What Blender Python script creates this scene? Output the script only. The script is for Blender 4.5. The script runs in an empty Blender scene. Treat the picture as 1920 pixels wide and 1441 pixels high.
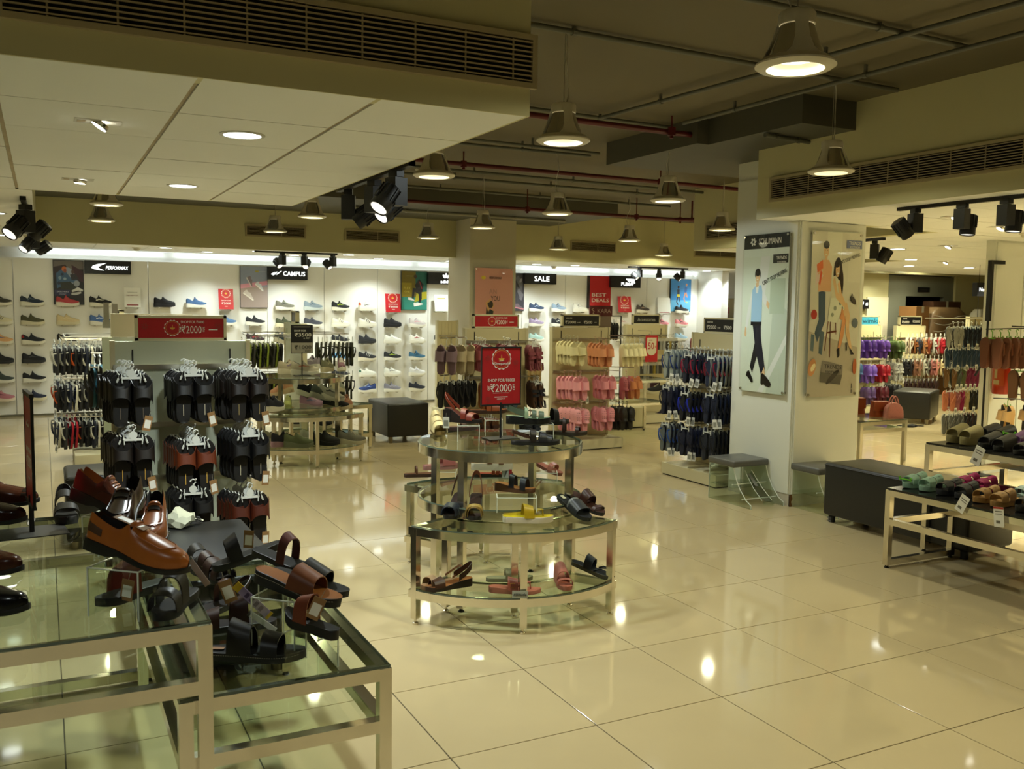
import bpy, bmesh, math, random
import numpy as np
from mathutils import Matrix, Vector, Euler
random.seed(7)
PI = math.pi
D2R = math.radians
SC = bpy.context.scene
COL = SC.collection

# ---------------------------------------------------------------- camera, world, exposure
CH = 1.573
cam_d = bpy.data.cameras.new('camera')
cam_d.sensor_width = 36.0
cam_d.lens = 32.435
cam_d.clip_start = 0.05
cam_d.clip_end = 200
cam = bpy.data.objects.new('camera', cam_d)
COL.objects.link(cam)
YAW, PITCH, ROLL = 0.4706, -0.0839, 0.0137
_d = np.array([math.sin(YAW)*math.cos(PITCH), math.cos(YAW)*math.cos(PITCH), math.sin(PITCH)])
_r = np.array([math.cos(YAW), -math.sin(YAW), 0.0])
_u = np.cross(_r, _d)
_r, _u = math.cos(ROLL)*_r+math.sin(ROLL)*_u, -math.sin(ROLL)*_r+math.cos(ROLL)*_u
cam.matrix_world = Matrix(((_r[0], _u[0], -_d[0], 0), (_r[1], _u[1], -_d[1], 0), (_r[2], _u[2], -_d[2], CH), (0, 0, 0, 1)))
SC.camera = cam
cam_d.dof.use_dof = True
cam_d.dof.focus_distance = 4.6
cam_d.dof.aperture_fstop = 7.5

world = bpy.data.worlds.new('world')
SC.world = world
world.use_nodes = True
bg = world.node_tree.nodes['Background']
bg.inputs[0].default_value = (1.0, 0.90, 0.66, 1)
bg.inputs[1].default_value = 0.06

SC.view_settings.view_transform = 'Standard'
SC.view_settings.look = 'None'
SC.view_settings.gamma = 1.0
SC.view_settings.use_curve_mapping = False
SC.view_settings.exposure = 0.0

WARM = (1.0, 0.95, 0.60)
NEUT = (1.0, 0.97, 0.72)
GRNW = (0.90, 1.0, 0.78)
COOL = (0.86, 0.96, 1.0)
DAYW = (0.90, 1.0, 0.98)

def spot(loc, tgt, power, deg=110, blend=0.6, color=NEUT, size=0.05):
    ld = bpy.data.lights.new('spot', 'SPOT')
    ld.energy = power; ld.spot_size = D2R(deg); ld.spot_blend = blend; ld.color = color; ld.shadow_soft_size = size
    o = bpy.data.objects.new('lamp_light', ld); COL.objects.link(o)
    o.location = loc
    o.rotation_euler = (Vector(tgt)-Vector(loc)).to_track_quat('-Z', 'Y').to_euler()
    return o

def glow(loc, power, color=WARM, size=.08):
    ld = bpy.data.lights.new('glow', 'POINT'); ld.energy = power; ld.color = color; ld.shadow_soft_size = size
    o = bpy.data.objects.new('lamp_light', ld); COL.objects.link(o); o.location = loc

def area(loc, tgt, power, sx, sy, color=NEUT):
    ld = bpy.data.lights.new('area', 'AREA')
    ld.energy = power; ld.shape = 'RECTANGLE'; ld.size = sx; ld.size_y = sy; ld.color = color
    o = bpy.data.objects.new('lamp_light', ld); COL.objects.link(o)
    o.location = loc
    o.rotation_euler = (Vector(tgt)-Vector(loc)).to_track_quat('-Z', 'Y').to_euler()
    return o

K = 2.2   # one dial for all ceiling lamps
def downlight_lamp(x, y, z, p=22, color=NEUT, deg=125):
    spot((x, y, z-0.03), (x, y, 0), p*K, deg, 0.7, color, 0.06)
# cove strip on top of the back wall panels
for i in range(7):
    area((0.7+i*1.9, 14.19, 2.20), (0.7+i*1.9, 14.20, 3.0), 1.7, 1.8, 0.06, COOL)

# ---------------------------------------------------------------- helpers
_mats = {}
def M(name, color=(.5, .5, .5), rough=.5, metal=0.0, spec=.5, noise=0.0, nscale=40, bump=0.0, trans=0.0, emit=None, estr=0.0, coat=0.0, ior=1.45, stretch=None):
    if name in _mats: return _mats[name]
    m = bpy.data.materials.new(name); m.use_nodes = True
    nt = m.node_tree; b = nt.nodes['Principled BSDF']
    c = tuple(color)+(1,)
    b.inputs['Base Color'].default_value = c
    b.inputs['Roughness'].default_value = rough
    b.inputs['Metallic'].default_value = metal
    b.inputs['Specular IOR Level'].default_value = spec
    b.inputs['Transmission Weight'].default_value = trans
    b.inputs['IOR'].default_value = ior
    b.inputs['Coat Weight'].default_value = coat
    if emit:
        b.inputs['Emission Color'].default_value = tuple(emit)+(1,)
        b.inputs['Emission Strength'].default_value = estr
    if noise or bump:
        tc = nt.nodes.new('ShaderNodeTexCoord'); n = nt.nodes.new('ShaderNodeTexNoise')
        n.inputs['Scale'].default_value = nscale; n.inputs['Detail'].default_value = 4
        src = tc.outputs['Object']
        if stretch:
            mp = nt.nodes.new('ShaderNodeMapping'); mp.inputs['Scale'].default_value = stretch
            nt.links.new(src, mp.inputs['Vector']); src = mp.outputs['Vector']
        nt.links.new(src, n.inputs['Vector'])
        if noise:
            mx = nt.nodes.new('ShaderNodeMix'); mx.data_type = 'RGBA'
            mx.inputs[6].default_value = tuple(max(0, x*(1-noise)) for x in color)+(1,)
            mx.inputs[7].default_value = tuple(min(1, x*(1+noise)) for x in color)+(1,)
            nt.links.new(n.outputs['Fac'], mx.inputs[0]); nt.links.new(mx.outputs[2], b.inputs['Base Color'])
        if bump:
            bp = nt.nodes.new('ShaderNodeBump'); bp.inputs['Strength'].default_value = bump; bp.inputs['Distance'].default_value = .002
            nt.links.new(n.outputs['Fac'], bp.inputs['Height']); nt.links.new(bp.outputs['Normal'], b.inputs['Normal'])
    _mats[name] = m
    return m

def hexc(h):
    h = h.lstrip('#'); r = [int(h[i:i+2], 16)/255 for i in (0, 2, 4)]
    return tuple(x/12.92 if x <= .04045 else ((x+.055)/1.055)**2.4 for x in r)
def C(h, rough=.55, **k):      # colour material by hex
    return M('m_%s_%d_%s' % (h, rough*100, '_'.join('%s%s' % i for i in sorted(k.items()))), hexc(h), rough, **k)

def glassm(name, tint=(.86, .95, .90), rough=0.0, mixw=.86):
    if name in _mats: return _mats[name]
    m = bpy.data.materials.new(name); m.use_nodes = True
    nt = m.node_tree; nt.nodes.clear()
    out = nt.nodes.new('ShaderNodeOutputMaterial'); mix = nt.nodes.new('ShaderNodeMixShader')
    tr = nt.nodes.new('ShaderNodeBsdfTransparent'); tr.inputs[0].default_value = tuple(tint)+(1,)
    gl = nt.nodes.new('ShaderNodeBsdfGlossy'); gl.inputs['Roughness'].default_value = rough
    fr = nt.nodes.new('ShaderNodeFresnel'); fr.inputs[0].default_value = 1.45
    ge = nt.nodes.new('ShaderNodeNewGeometry'); mu = nt.nodes.new('ShaderNodeMath'); mu.operation = 'MULTIPLY'; inv = nt.nodes.new('ShaderNodeMath'); inv.operation = 'SUBTRACT'
    inv.inputs[0].default_value = 1.0; nt.links.new(ge.outputs['Backfacing'], inv.inputs[1]); nt.links.new(inv.outputs[0], mu.inputs[0]); nt.links.new(fr.outputs[0], mu.inputs[1])
    nt.links.new(mu.outputs[0], mix.inputs[0]); nt.links.new(tr.outputs[0], mix.inputs[1]); nt.links.new(gl.outputs[0], mix.inputs[2])
    nt.links.new(mix.outputs[0], out.inputs[0])
    _mats[name] = m
    return m

class MB:
    def __init__(s): s.v = []; s.f = []; s.m = []; s.T = Matrix.Identity(4)
    def add(s, vs, fs, m=0):
        o = len(s.v)
        s.v += [tuple(s.T @ Vector(p)) for p in vs]
        s.f += [tuple(o+i for i in f) for f in fs]; s.m += [m]*len(fs) if isinstance(m, int) else list(m)
        return s
    def box(s, x0, x1, y0, y1, z0, z1, m=0):
        return s.add([(x0, y0, z0), (x1, y0, z0), (x1, y1, z0), (x0, y1, z0), (x0, y0, z1), (x1, y0, z1), (x1, y1, z1), (x0, y1, z1)],
                     [(0, 3, 2, 1), (4, 5, 6, 7), (0, 1, 5, 4), (1, 2, 6, 5), (2, 3, 7, 6), (3, 0, 4, 7)], m)
    def bar(s, a, b, w, h, m=0, up=(0, 0, 1)):
        a, b = Vector(a), Vector(b); d = (b-a).normalized(); up = Vector(up)
        x = d.cross(up)
        if x.length < 1e-5: x = d.cross(Vector((0, 1, 0)))
        x.normalize(); u = x.cross(d)
        vs = [p+x*i*w/2+u*j*h/2 for p in (a, b) for i, j in ((-1, -1), (1, -1), (1, 1), (-1, 1))]
        return s.add(vs, [(0, 1, 2, 3), (7, 6, 5, 4), (0, 4, 5, 1), (1, 5, 6, 2), (2, 6, 7, 3), (3, 7, 4, 0)], m)
    def tube(s, pts, r, n=6, m=0, closed=False, caps=True):
        pts = [Vector(p) for p in pts]; N = len(pts); rings = []
        up = Vector((0, 0, 1))
        for i, p in enumerate(pts):
            a = pts[(i-1) % N] if closed or i > 0 else p
            b = pts[(i+1) % N] if closed or i < N-1 else p
            d = (b-a).normalized()
            x = d.cross(up)
            if x.length < .05: x = d.cross(Vector((0, 1, 0)))
            x.normalize(); u = x.cross(d)
            rr = r[i] if isinstance(r, (list, tuple)) else r
            rings.append([p+x*math.cos(2*PI*k/n)*rr+u*math.sin(2*PI*k/n)*rr for k in range(n)])
        return s.loft(rings, m, closed, caps)
    def loft(s, rings, m=0, closed=False, caps=True, loop=True):
        n = len(rings[0]); vs = [p for r in rings for p in r]; fs = []; N = len(rings); ms = []
        for i in range(N if closed else N-1):
            j = (i+1) % N
            for k in range(n if loop else n-1):
                fs.append((i*n+k, i*n+(k+1) % n, j*n+(k+1) % n, j*n+k)); ms.append(m[k] if isinstance(m, (list, tuple)) else m)
        if caps and not closed and loop:
            m0 = m[0] if isinstance(m, (list, tuple)) else m
            fs.append(tuple(range(n-1, -1, -1))); fs.append(tuple((N-1)*n+k for k in range(n))); ms += [m0, m0]
        return s.add(vs, fs, ms)
    def lathe(s, prof, c=(0, 0, 0), n=24, m=0, a0=0, a1=2*PI):
        full = abs(a1-a0-2*PI) < 1e-6; k = n if full else n+1
        rings = [[(c[0]+r*math.cos(a0+(a1-a0)*i/n), c[1]+r*math.sin(a0+(a1-a0)*i/n), c[2]+z) for i in range(k)] for r, z in prof]
        return s.loft(rings, m, False, False, full)
    def disc(s, c, r, n=24, m=0, flip=False):
        vs = [(c[0]+r*math.cos(2*PI*i/n), c[1]+r*math.sin(2*PI*i/n), c[2]) for i in range(n)]
        return s.add(vs, [tuple(range(n))[::-1] if flip else tuple(range(n))], m)
    def prism(s, poly, y0, y1, m=0):      # polygon in x,z extruded along y
        n = len(poly)
        vs = [(x, y0, z) for x, z in poly]+[(x, y1, z) for x, z in poly]
        fs = [tuple(range(n)), tuple(range(2*n-1, n-1, -1))]+[(i, i+n, (i+1) % n+n, (i+1) % n) for i in range(n)]
        return s.add(vs, fs, m)
    def slab(s, poly, z0, z1, m=0):       # polygon in x,y extruded along z
        n = len(poly)
        vs = [(x, y, z0) for x, y in poly]+[(x, y, z1) for x, y in poly]
        fs = [tuple(range(n-1, -1, -1)), tuple(range(n, 2*n))]+[(i, (i+1) % n, (i+1) % n+n, i+n) for i in range(n)]
        return s.add(vs, fs, m)
    def mesh(s, name, smooth=None):
        me = bpy.data.meshes.new(name)
        me.from_pydata(s.v, [], s.f)
        me.polygons.foreach_set('material_index', s.m)
        if smooth:
            me.polygons.foreach_set('use_smooth', [True]*len(s.f)); me.set_sharp_from_angle(angle=D2R(smooth))
        me.update()
        return me

def obj(name, me, mats=None, parent=None, loc=None, rot=None, smooth=None, kind=None, label=None, scale=None):
    if isinstance(me, MB): me = me.mesh(name, smooth)
    if mats is not None:
        if not isinstance(mats, (list, tuple)): mats = [mats]
        if len(me.materials) == 0:
            for m in mats: me.materials.append(m)
    o = bpy.data.objects.new(name, me); COL.objects.link(o)
    if mats is not None:
        for i, m in enumerate(mats):
            if i < len(o.material_slots) and me.materials[i] is not m:
                o.material_slots[i].link = 'OBJECT'; o.material_slots[i].material = m
    if parent: o.parent = parent
    if loc is not None: o.location = loc
    if rot is not None: o.rotation_euler = rot
    if scale is not None: o.scale = scale
    if kind: o['kind'] = kind
    if label: o['label'] = label
    return o

def short(l):
    w = l.split()
    for drop in ('the', 'of', 'a', 'and', 'with'):
        while len(w) > 16 and drop in w[1:]:
            w.pop(len(w)-1-w[::-1].index(drop))
    return ' '.join(w[:16]).rstrip(',')
def thing(name, label, cat, loc=(0, 0, 0), rz=0, group=None, rot=None):
    o = bpy.data.objects.new(name, None); COL.objects.link(o)
    o.empty_display_size = .05
    o.location = loc; o.rotation_euler = rot if rot is not None else (0, 0, rz)
    o['label'] = short(label); o['category'] = cat
    if group: o['group'] = group
    return o
def tag(o, label, cat, group=None):
    o['label'] = short(label); o['category'] = cat
    if group: o['group'] = group
    return o

def text(s, w, h, mat, parent, x, z, y=-0.004, rot=0.0, align='C', depth=.0015, name='lettering', bold=0.0, shear=0.0, flip=False):
    """lettering on a board that faces local -y; w/h: box it is fitted to (w None keeps the aspect)"""
    cu = bpy.data.curves.new('t', 'FONT'); cu.body = s; cu.size = 1; cu.extrude = 0.001; cu.resolution_u = 2; cu.offset = bold; cu.shear = shear
    to = bpy.data.objects.new('t', cu)
    me = bpy.data.meshes.new_from_object(to)
    bpy.data.objects.remove(to); bpy.data.curves.remove(cu)
    n = len(me.vertices)
    if n == 0: return None
    a = np.empty(n*3, 'f'); me.vertices.foreach_get('co', a); a = a.reshape(-1, 3)
    mn, mx = a.min(0), a.max(0)
    sy = h/max(1e-6, mx[1]-mn[1]); sx = sy if w is None else w/max(1e-6, mx[0]-mn[0])
    bx = (a[:, 0]-mn[0])*sx; bz = (a[:, 1]-mn[1])*sy-h/2
    W = (mx[0]-mn[0])*sx
    bx = bx-W/2 if align == 'C' else bx
    if flip: bx = -bx
    cr, sr = math.cos(rot), math.sin(rot)
    by = np.where(a[:, 2] > 0, -depth, 0)
    out = np.stack([x+bx*cr-bz*sr, y+by, z+bx*sr+bz*cr], 1).astype('f')
    me.vertices.foreach_set('co', out.ravel()); me.update()
    me.name = name
    return obj(name, me, [mat], parent)

def smooth_interp(ts, ks, vs):
    """Catmull-Rom style (finite-difference Hermite) interpolation"""
    ks = np.array(ks, float); vs = np.array(vs, float); ts = np.atleast_1d(ts)
    m = np.gradient(vs, ks)
    i = np.clip(np.searchsorted(ks, ts, 'right')-1, 0, len(ks)-2)
    h = ks[i+1]-ks[i]; u = (ts-ks[i])/h
    return ((2*u**3-3*u**2+1)*vs[i]+(u**3-2*u**2+u)*h*m[i]+(-2*u**3+3*u**2)*vs[i+1]+(u**3-u**2)*h*m[i+1])
# ---------------------------------------------------------------- setting
m_tile = M('polished_floor_tile', (.49, .40, .235), .06, noise=.05, nscale=3, spec=.36)
m_grout = M('floor_grout', (.10, .08, .05), .8)
m_cream = M('cream_paint', (.60, .565, .33), .55, noise=.04, nscale=2)
m_white = M('white_panel', (.72, .73, .65), .4, noise=.02, nscale=2)
m_wall = M('white_wall_panel', (.78, .77, .71), .45, noise=.02, nscale=2)
m_ctile = M('ceiling_tile_white', (.86, .87, .84), .7, noise=.02, nscale=3)
m_cbar = M('ceiling_bar_tan', (.42, .34, .22), .6, noise=.3, nscale=9)
m_slab = M('olive_ceiling_paint', (.135, .115, .066), .75, noise=.08, nscale=2)
m_duct = M('grey_duct_paint', (.085, .082, .060), .6, noise=.06, nscale=4)
m_pipe = M('grey_conduit', (.12, .12, .095), .55)
m_red = M('red_pipe_paint', (.10, .010, .012), .4)
m_dark = M('dark_void', (.006, .005, .004), .9)
m_black = M('black_metal', (.012, .012, .012), .45)
m_grille = M('grille_cream', (.42, .36, .22), .5)

def project(x, y, z):
    q = np.array([x, y, z-CH]); dd = q@_d
    if dd < .2: return None
    return 960+1729.87*(q@_r)/dd, 720.5-1729.87*(q@_u)/dd, dd
fl = obj('floor', MB().box(-6, 22, -7, 20, -.12, -.004), m_grout, kind='structure')
tile_me = MB().add([(.0022, .0022, -.006), (.5978, .0022, -.006), (.5978, .5978, -.006), (.0022, .5978, -.006),
                    (.0022, .0022, -.001), (.5978, .0022, -.001), (.5978, .5978, -.001), (.0022, .5978, -.001),
                    (.0035, .0035, 0), (.5965, .0035, 0), (.5965, .5965, 0), (.0035, .5965, 0)],
                   [(8, 9, 10, 11), (0, 1, 5, 4), (1, 2, 6, 5), (2, 3, 7, 6), (3, 0, 4, 7), (4, 5, 9, 8), (5, 6, 10, 9), (6, 7, 11, 10), (7, 4, 8, 11)]).mesh('tile')
cells = []
for i in range(-10, 37):
    for j in range(-13, 33):
        x, y = .0313+.6*i, .4545+.6*j
        vis = 0
        for a, b in ((0, 0), (.6, 0), (0, .6), (.6, .6), (.3, .3)):
            p = project(x+a, y+b, 0)
            if p and -60 < p[0] < 1980 and 500 < p[1] < 1500: vis = 1
        cells.append((0 if vis else 1, math.hypot(x+.3, y+.3), x, y))
cells.sort()
rest = MB()
for n, (vz, dist, x, y) in enumerate(cells):
    if n < 300 and not vz:
        obj('tile', tile_me, m_tile, fl, (x, y, 0))
    else:
        rest.add([(x+.0022, y+.0022, 0), (x+.5978, y+.0022, 0), (x+.5978, y+.5978, 0), (x+.0022, y+.5978, 0)], [(0, 1, 2, 3)])
obj('tile_field', rest, m_tile, fl, kind='stuff')

# walls: back (behind the panels), left, rear, right, far right
obj('wall_back', MB().box(-6, 11.6, 14.26, 14.4, 0, 3.0), m_wall, kind='structure')
obj('wall_left', MB().box(-6.1, -6, -7, 14.4, 0, 3.0), m_cream, kind='structure')
obj('wall_rear', MB().box(-6, 22, -7.1, -7, 0, 3.0), m_cream, kind='structure')
obj('wall_right', MB().box(22, 22.1, -7, 20, 0, 3.0), m_cream, kind='structure')
# main slab ceiling with the high bay
slab = obj('ceiling', MB().box(-6, 22, -7, 20.1, 3.0, 3.1), m_slab, kind='structure')

# white display panels on the back wall, one per bay
xs = [-2.05, -.342, 1.352, 3.02, 3.894, 4.754, 5.616, 6.48, 7.34, 8.2, 9.07, 9.93, 11.10]
wb = obj('wall_back_display', MB().box(-2.05, 11.1, 14.16, 14.2, 0.0, .02), m_white, kind='structure')
for a, b in zip(xs[:-1], xs[1:]):
    obj('panel', MB().box(a+.004, b-.004, 14.1, 14.16, .03, 2.143), m_wall, wb)
obj('cove_strip', MB().box(-.25, 11.1, 14.165, 14.185, 2.06, 2.10), M('led_strip', (.9, .95, 1), .5, emit=COOL, estr=2), wb)
# wall return at the end of the sneaker wall and white wall beyond
obj('wall_back_return', MB().box(11.1, 11.25, 13.4, 14.26, 0, 2.6), m_wall, kind='structure')
obj('wall_far', MB().box(11.25, 22, 14.9, 15.0, 0, 3.0), m_wall, kind='structure')

def soffit(name, x0, x1, y0, y1, z, ox=.465, oy=3.11, px=.59, py=.61, bars=True):
    o = obj(name, MB().box(x0+.015, x1-.015, y0+.015, y1-.015, z+.012, z+.05), m_cbar, kind='structure')
    i0 = math.floor((x0-ox)/px); i1 = math.ceil((x1-ox)/px); j0 = math.floor((y0-oy)/py); j1 = math.ceil((y1-oy)/py)
    for i in range(i0, i1):
        for j in range(j0, j1):
            a0, a1 = max(x0+.002, ox+i*px), min(x1-.002, ox+(i+1)*px); b0, b1 = max(y0+.002, oy+j*py), min(y1-.002, oy+(j+1)*py)
            if a1-a0 < .05 or b1-b0 < .05: continue
            dz = random.uniform(-.0012, .0012)
            obj('tile', MB().box(a0+(.009 if bars else .003), a1-(.009 if bars else .003), b0+.004, b1-.004, z+dz, z+.014), m_ctile, o)
    if bars:
        for i in range(i0, i1+1):
            x = ox+i*px
            if x0+.02 < x < x1-.02: obj('ceiling_bar', MB().box(x-.008, x+.008, y0+.01, y1-.01, z+.006, z+.012), m_cbar, o)
    return o
soffit('ceiling_left', -2.4, 1.64, 3.11, 6.78, 2.28)
obj('ceiling_left_aisle', MB().box(-6, -.04, 6.78, 14.26, 2.28, 2.32), m_ctile, kind='structure')
obj('ceiling_left_side', MB().box(-6, -2.4, 3.11, 6.78, 2.28, 2.32), m_ctile, kind='structure')
soffit('ceiling_back', -.04, 11.6, 12.5, 14.26, 2.28, 0, 12.5, .62, .6, False)
sr = soffit('ceiling_right', 5.0, 9.6, .9, 5.65, 2.28, 5.0, .55, .62, .61, False)
soffit('ceiling_right_back', 7.0, 13.0, 5.65, 9.0, 2.28, 7.0, 5.65, .62, .61, False)
soffit('ceiling_right_rear', 10.6, 13.0, 9.0, 11.5, 2.28, 7.0, 5.65, .62, .61, False)
obj('ceiling_right_far', MB().box(9.6, 22, -7, 5.65, 2.28, 2.33), m_ctile, kind='structure')
obj('ceiling_right_near', MB().box(5.0, 9.6, -7, .9, 2.28, 2.33), m_ctile, kind='structure')
obj('ceiling_right_end', MB().box(13.0, 22, 5.65, 11.5, 2.28, 2.33), m_ctile, kind='structure')

# bulkheads
obj('wall_bulkhead_left', MB().box(-2.4, 1.64, 3.11, 3.2, 2.2805, 3.0).box(1.55, 1.64, 3.2, 6.78, 2.2805, 3.0).box(-.04, 1.55, 6.69, 6.78, 2.2805, 3.0), m_cream, kind='structure')
obj('wall_bulkhead_aisle', MB().box(-.14, -.04, 6.78, 12.5, 2.2805, 3.0), m_cream, kind='structure')
obj('wall_bulkhead_back', MB().box(-.14, 5.41, 12.5, 12.6, 2.2805, 3.0).box(6.14, 12.0, 12.5, 12.6, 2.2805, 3.0), m_cream, kind='structure')
obj('wall_bulkhead_right', MB().box(5.0, 5.1, -7, 5.65, 2.2805, 3.0).box(5.1, 5.33, 5.55, 5.65, 2.2805, 3.0).box(6.05, 7.0, 5.55, 5.65, 2.2805, 3.0)
    .box(7.0, 7.1, 5.55, 9.0, 2.2805, 3.0).box(7.1, 10.6, 8.9, 9.0, 2.2805, 3.0).box(10.6, 10.7, 8.9, 11.5, 2.2805, 3.0).box(10.7, 22, 11.4, 11.5, 2.3305, 3.0), m_cream, kind='structure')
# columns
col = obj('column', MB().box(5.33, 6.05, 5.52, 6.26, 0, 3.0), m_white, kind='structure')
obj('column_panel', MB().box(5.318, 5.33, 5.53, 6.25, .10, 2.66), m_white, col)
obj('column_panel', MB().box(5.342, 6.04, 5.508, 5.52, .10, 2.274), m_white, col)
bb = MB().box(5.322, 5.33, 5.512, 6.26, 0, .098).box(5.322, 6.05, 5.512, 5.52, 0, .098)
obj('skirting', bb, M('worn_skirting', (.55, .50, .40), .4, noise=.3, nscale=8), col)
chip = MB().prism([(5.322, 0), (5.322, .095), (5.345, .095), (5.352, .06), (5.338, .04), (5.35, 0)], 5.5075, 5.511)
obj('chipped_edge', chip, M('chipped_wood', (.13, .055, .015), .8), col)
pil = obj('pillar', MB().box(5.41, 6.14, 12.0, 12.77, 0, 3.0), M('pillar_paint', (.56, .52, .40), .5, noise=.05, nscale=2), kind='structure')
# ducts, beams
obj('beam', MB().box(4.51, 5.0, 4.69, 5.55, 2.81, 3.0).box(4.40, 7.0, 5.65, 6.9, 2.81, 3.0).box(4.51, 5.0, 5.55, 5.65, 2.81, 3.0), m_duct, kind='structure')
obj('beam_back', MB().box(-.04, 6.96, 10.6, 12.5, 2.81, 3.0), m_duct, kind='structure')
# far right: stockroom opening, lit wall, rear bulkhead
obj('wall_cream_panel', MB().box(13.3, 14.9, 12.96, 13.05, 0, 2.6), m_cream, kind='structure')
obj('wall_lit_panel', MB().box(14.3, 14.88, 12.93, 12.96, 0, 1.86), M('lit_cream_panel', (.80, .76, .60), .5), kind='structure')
obj('wall_stockroom', MB().box(14.9, 15.39, 12.95, 13.05, 0, 2.3).box(16.51, 16.78, 12.95, 13.05, 0, 2.3).box(15.39, 16.51, 12.95, 13.05, 1.893, 2.3), M('grey_wall', (.20, .21, .17), .6), kind='structure')
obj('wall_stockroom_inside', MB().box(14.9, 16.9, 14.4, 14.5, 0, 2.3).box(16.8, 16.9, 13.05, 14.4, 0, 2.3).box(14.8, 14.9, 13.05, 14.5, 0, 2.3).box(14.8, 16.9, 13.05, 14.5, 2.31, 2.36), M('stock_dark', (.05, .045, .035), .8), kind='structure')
obj('wall_cream_far', MB().box(16.78, 22, 12.9, 13.0, 0, 3.0), m_cream, kind='structure')
obj('wall_bulkhead_far', MB().box(12.0, 22, 12.6, 12.7, 2.31, 3.0), m_cream, kind='structure')
obj('ceiling_far', MB().box(11.6, 22, 12.7, 14.9, 2.32, 2.36), m_ctile, kind='structure')
pw = obj('column_white', MB().box(8.22, 9.6, 5.9, 6.0, 0, 2.28), m_white, kind='structure')
obj('column_panel', MB().box(8.23, 8.64, 5.888, 5.9, .1, 2.26), m_white, pw); obj('column_panel', MB().box(8.66, 9.09, 5.888, 5.9, .1, 2.26), m_white, pw)

# ventilation grilles -------------------------------------------------
def grille(name, L, H, label, loc, rz, nsl, nv, frame=.02):
    g = thing(name, label, 'vent', loc, rz)
    obj('backing', MB().box(-L/2, L/2, -.004, 0, -H/2, H/2), m_dark, g)
    fb = MB().box(-L/2-frame, L/2+frame, -.02, 0, H/2, H/2+frame).box(-L/2-frame, L/2+frame, -.02, 0, -H/2-frame, -H/2)
    fb.box(-L/2-frame, -L/2, -.02, 0, -H/2, H/2).box(L/2, L/2+frame, -.02, 0, -H/2, H/2)
    obj('frame', fb, m_grille, g)
    sm = MB().box(-L/2, L/2, -.018, -.008, -.0022, .0022).mesh('slat')
    for i in range(nsl): obj('slat', sm, m_grille, g, (0, 0, -H/2+H*(i+.5)/nsl))
    vm = MB().box(-.003, .003, -.012, -.006, -H/2, H/2).mesh('divider')
    for i in range(nv): obj('divider', vm, m_grille, g, (-L/2+L*(i+.6)/nv, 0, 0))
    return g
grille('air_grille', 1.72, .155, 'long slatted air grille on the bulkhead above the white tiled soffit', (.78, 3.11, 2.477), 0, 9, 9)
grille('air_grille', 2.6, .145, 'long slatted air grille on the bulkhead beside the poster column', (5.0, 4.18, 2.49), D2R(-90), 9, 11)
for i, (x, w, d) in enumerate(((2.80, .76, 'left one behind the hanging lamps'), (4.14, .76, 'just left of the far pillar'), (7.76, .8, 'just right of the far pillar'), (10.2, .9, 'rightmost, beside the far corner'))):
    grille('air_grille', w, .12, 'small cream air grille on the far bulkhead, '+d, (x, 12.5, 2.53), 0, 7, 1)
grille('air_grille', 1.1, .15, 'slatted air grille on the short bulkhead behind the poster column', (7.0, 8.2, 2.48), D2R(-90), 9, 3)
ORD = ['first', 'second', 'third', 'fourth', 'fifth', 'sixth', 'seventh', 'eighth', 'ninth', 'tenth', 'eleventh', 'twelfth', 'thirteenth', 'fourteenth', 'fifteenth', 'sixteenth', 'seventeenth', 'eighteenth', 'nineteenth', 'twentieth', 'twenty-first', 'twenty-second', 'twenty-third', 'twenty-fourth']
# ---------------------------------------------------------------- services on the ceiling
def pipe(name, label, pts, r, mat, cat='pipe', group=None, clips=True):
    t = thing(name, label, cat, (0, 0, 0), 0, group)
    obj('tube', MB().tube(pts, r, 8), mat, t, smooth=50)
    if clips:
        a, b = Vector(pts[0]), Vector(pts[-1]); L = (b-a).length; n = max(2, int(L/1.1))
        d = (b-a).normalized()
        for i in range(n):
            p = a+(b-a)*((i+.5)/n)
            obj('clip', MB().tube([p-d*.012, p+d*.012], r*1.35, 8).box(p.x-.008, p.x+.008, p.y-.008, p.y+.008, p.z, 3.0), mat, t)
    return t
Z = 2.972
pipe('conduit', 'grey ceiling conduit running across above the nearest two hanging lamps, second from front', [(1.65, 4.16, Z), (4.86, 4.23, Z)], .015, m_pipe)
pipe('conduit', 'grey ceiling conduit across the front of the open ceiling above the nearest hanging lamp', [(1.7, 3.33, Z), (4.40, 3.385, Z)], .015, m_pipe)
pipe('conduit', 'long grey ceiling conduit running away behind the nearest hanging lamp', [(4.0, 1.8, Z-.02), (3.66, 5.85, Z-.02)], .014, m_pipe)
pipe('conduit', 'long grey ceiling conduit closest to the right bulkhead, passing over the hanging lamp there', [(4.36, 1.2, Z-.03), (4.26, 5.64, Z-.03)], .014, m_pipe)
pipe('conduit', 'short grey conduit just behind the red pipe above the second hanging lamp', [(1.7, 5.82, Z), (4.38, 5.95, Z)], .014, m_pipe)
pipe('conduit', 'upper grey conduit of the pair that ends at the dropped ceiling beam', [(1.7, 6.95, 2.93), (4.42, 7.05, 2.93)], .013, m_pipe)
pipe('conduit', 'lower grey conduit of the pair that ends at the dropped ceiling beam', [(1.7, 7.25, 2.93), (4.42, 7.2, 2.93)], .013, m_pipe)
pipe('conduit', 'grey conduit crossing the open ceiling behind the middle red pipe', [(2.2, 8.75, 2.95), (7.0, 8.85, 2.95)], .016, m_pipe)
pipe('conduit', 'grey conduit running beside the one behind the middle red pipe', [(2.2, 9.25, 2.95), (7.0, 9.35, 2.95)], .016, m_pipe)
pipe('conduit', 'thin grey conduit crossing in front of the far grey duct', [(2.2, 10.2, 2.95), (7.6, 10.3, 2.95)], .016, m_pipe)
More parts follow.
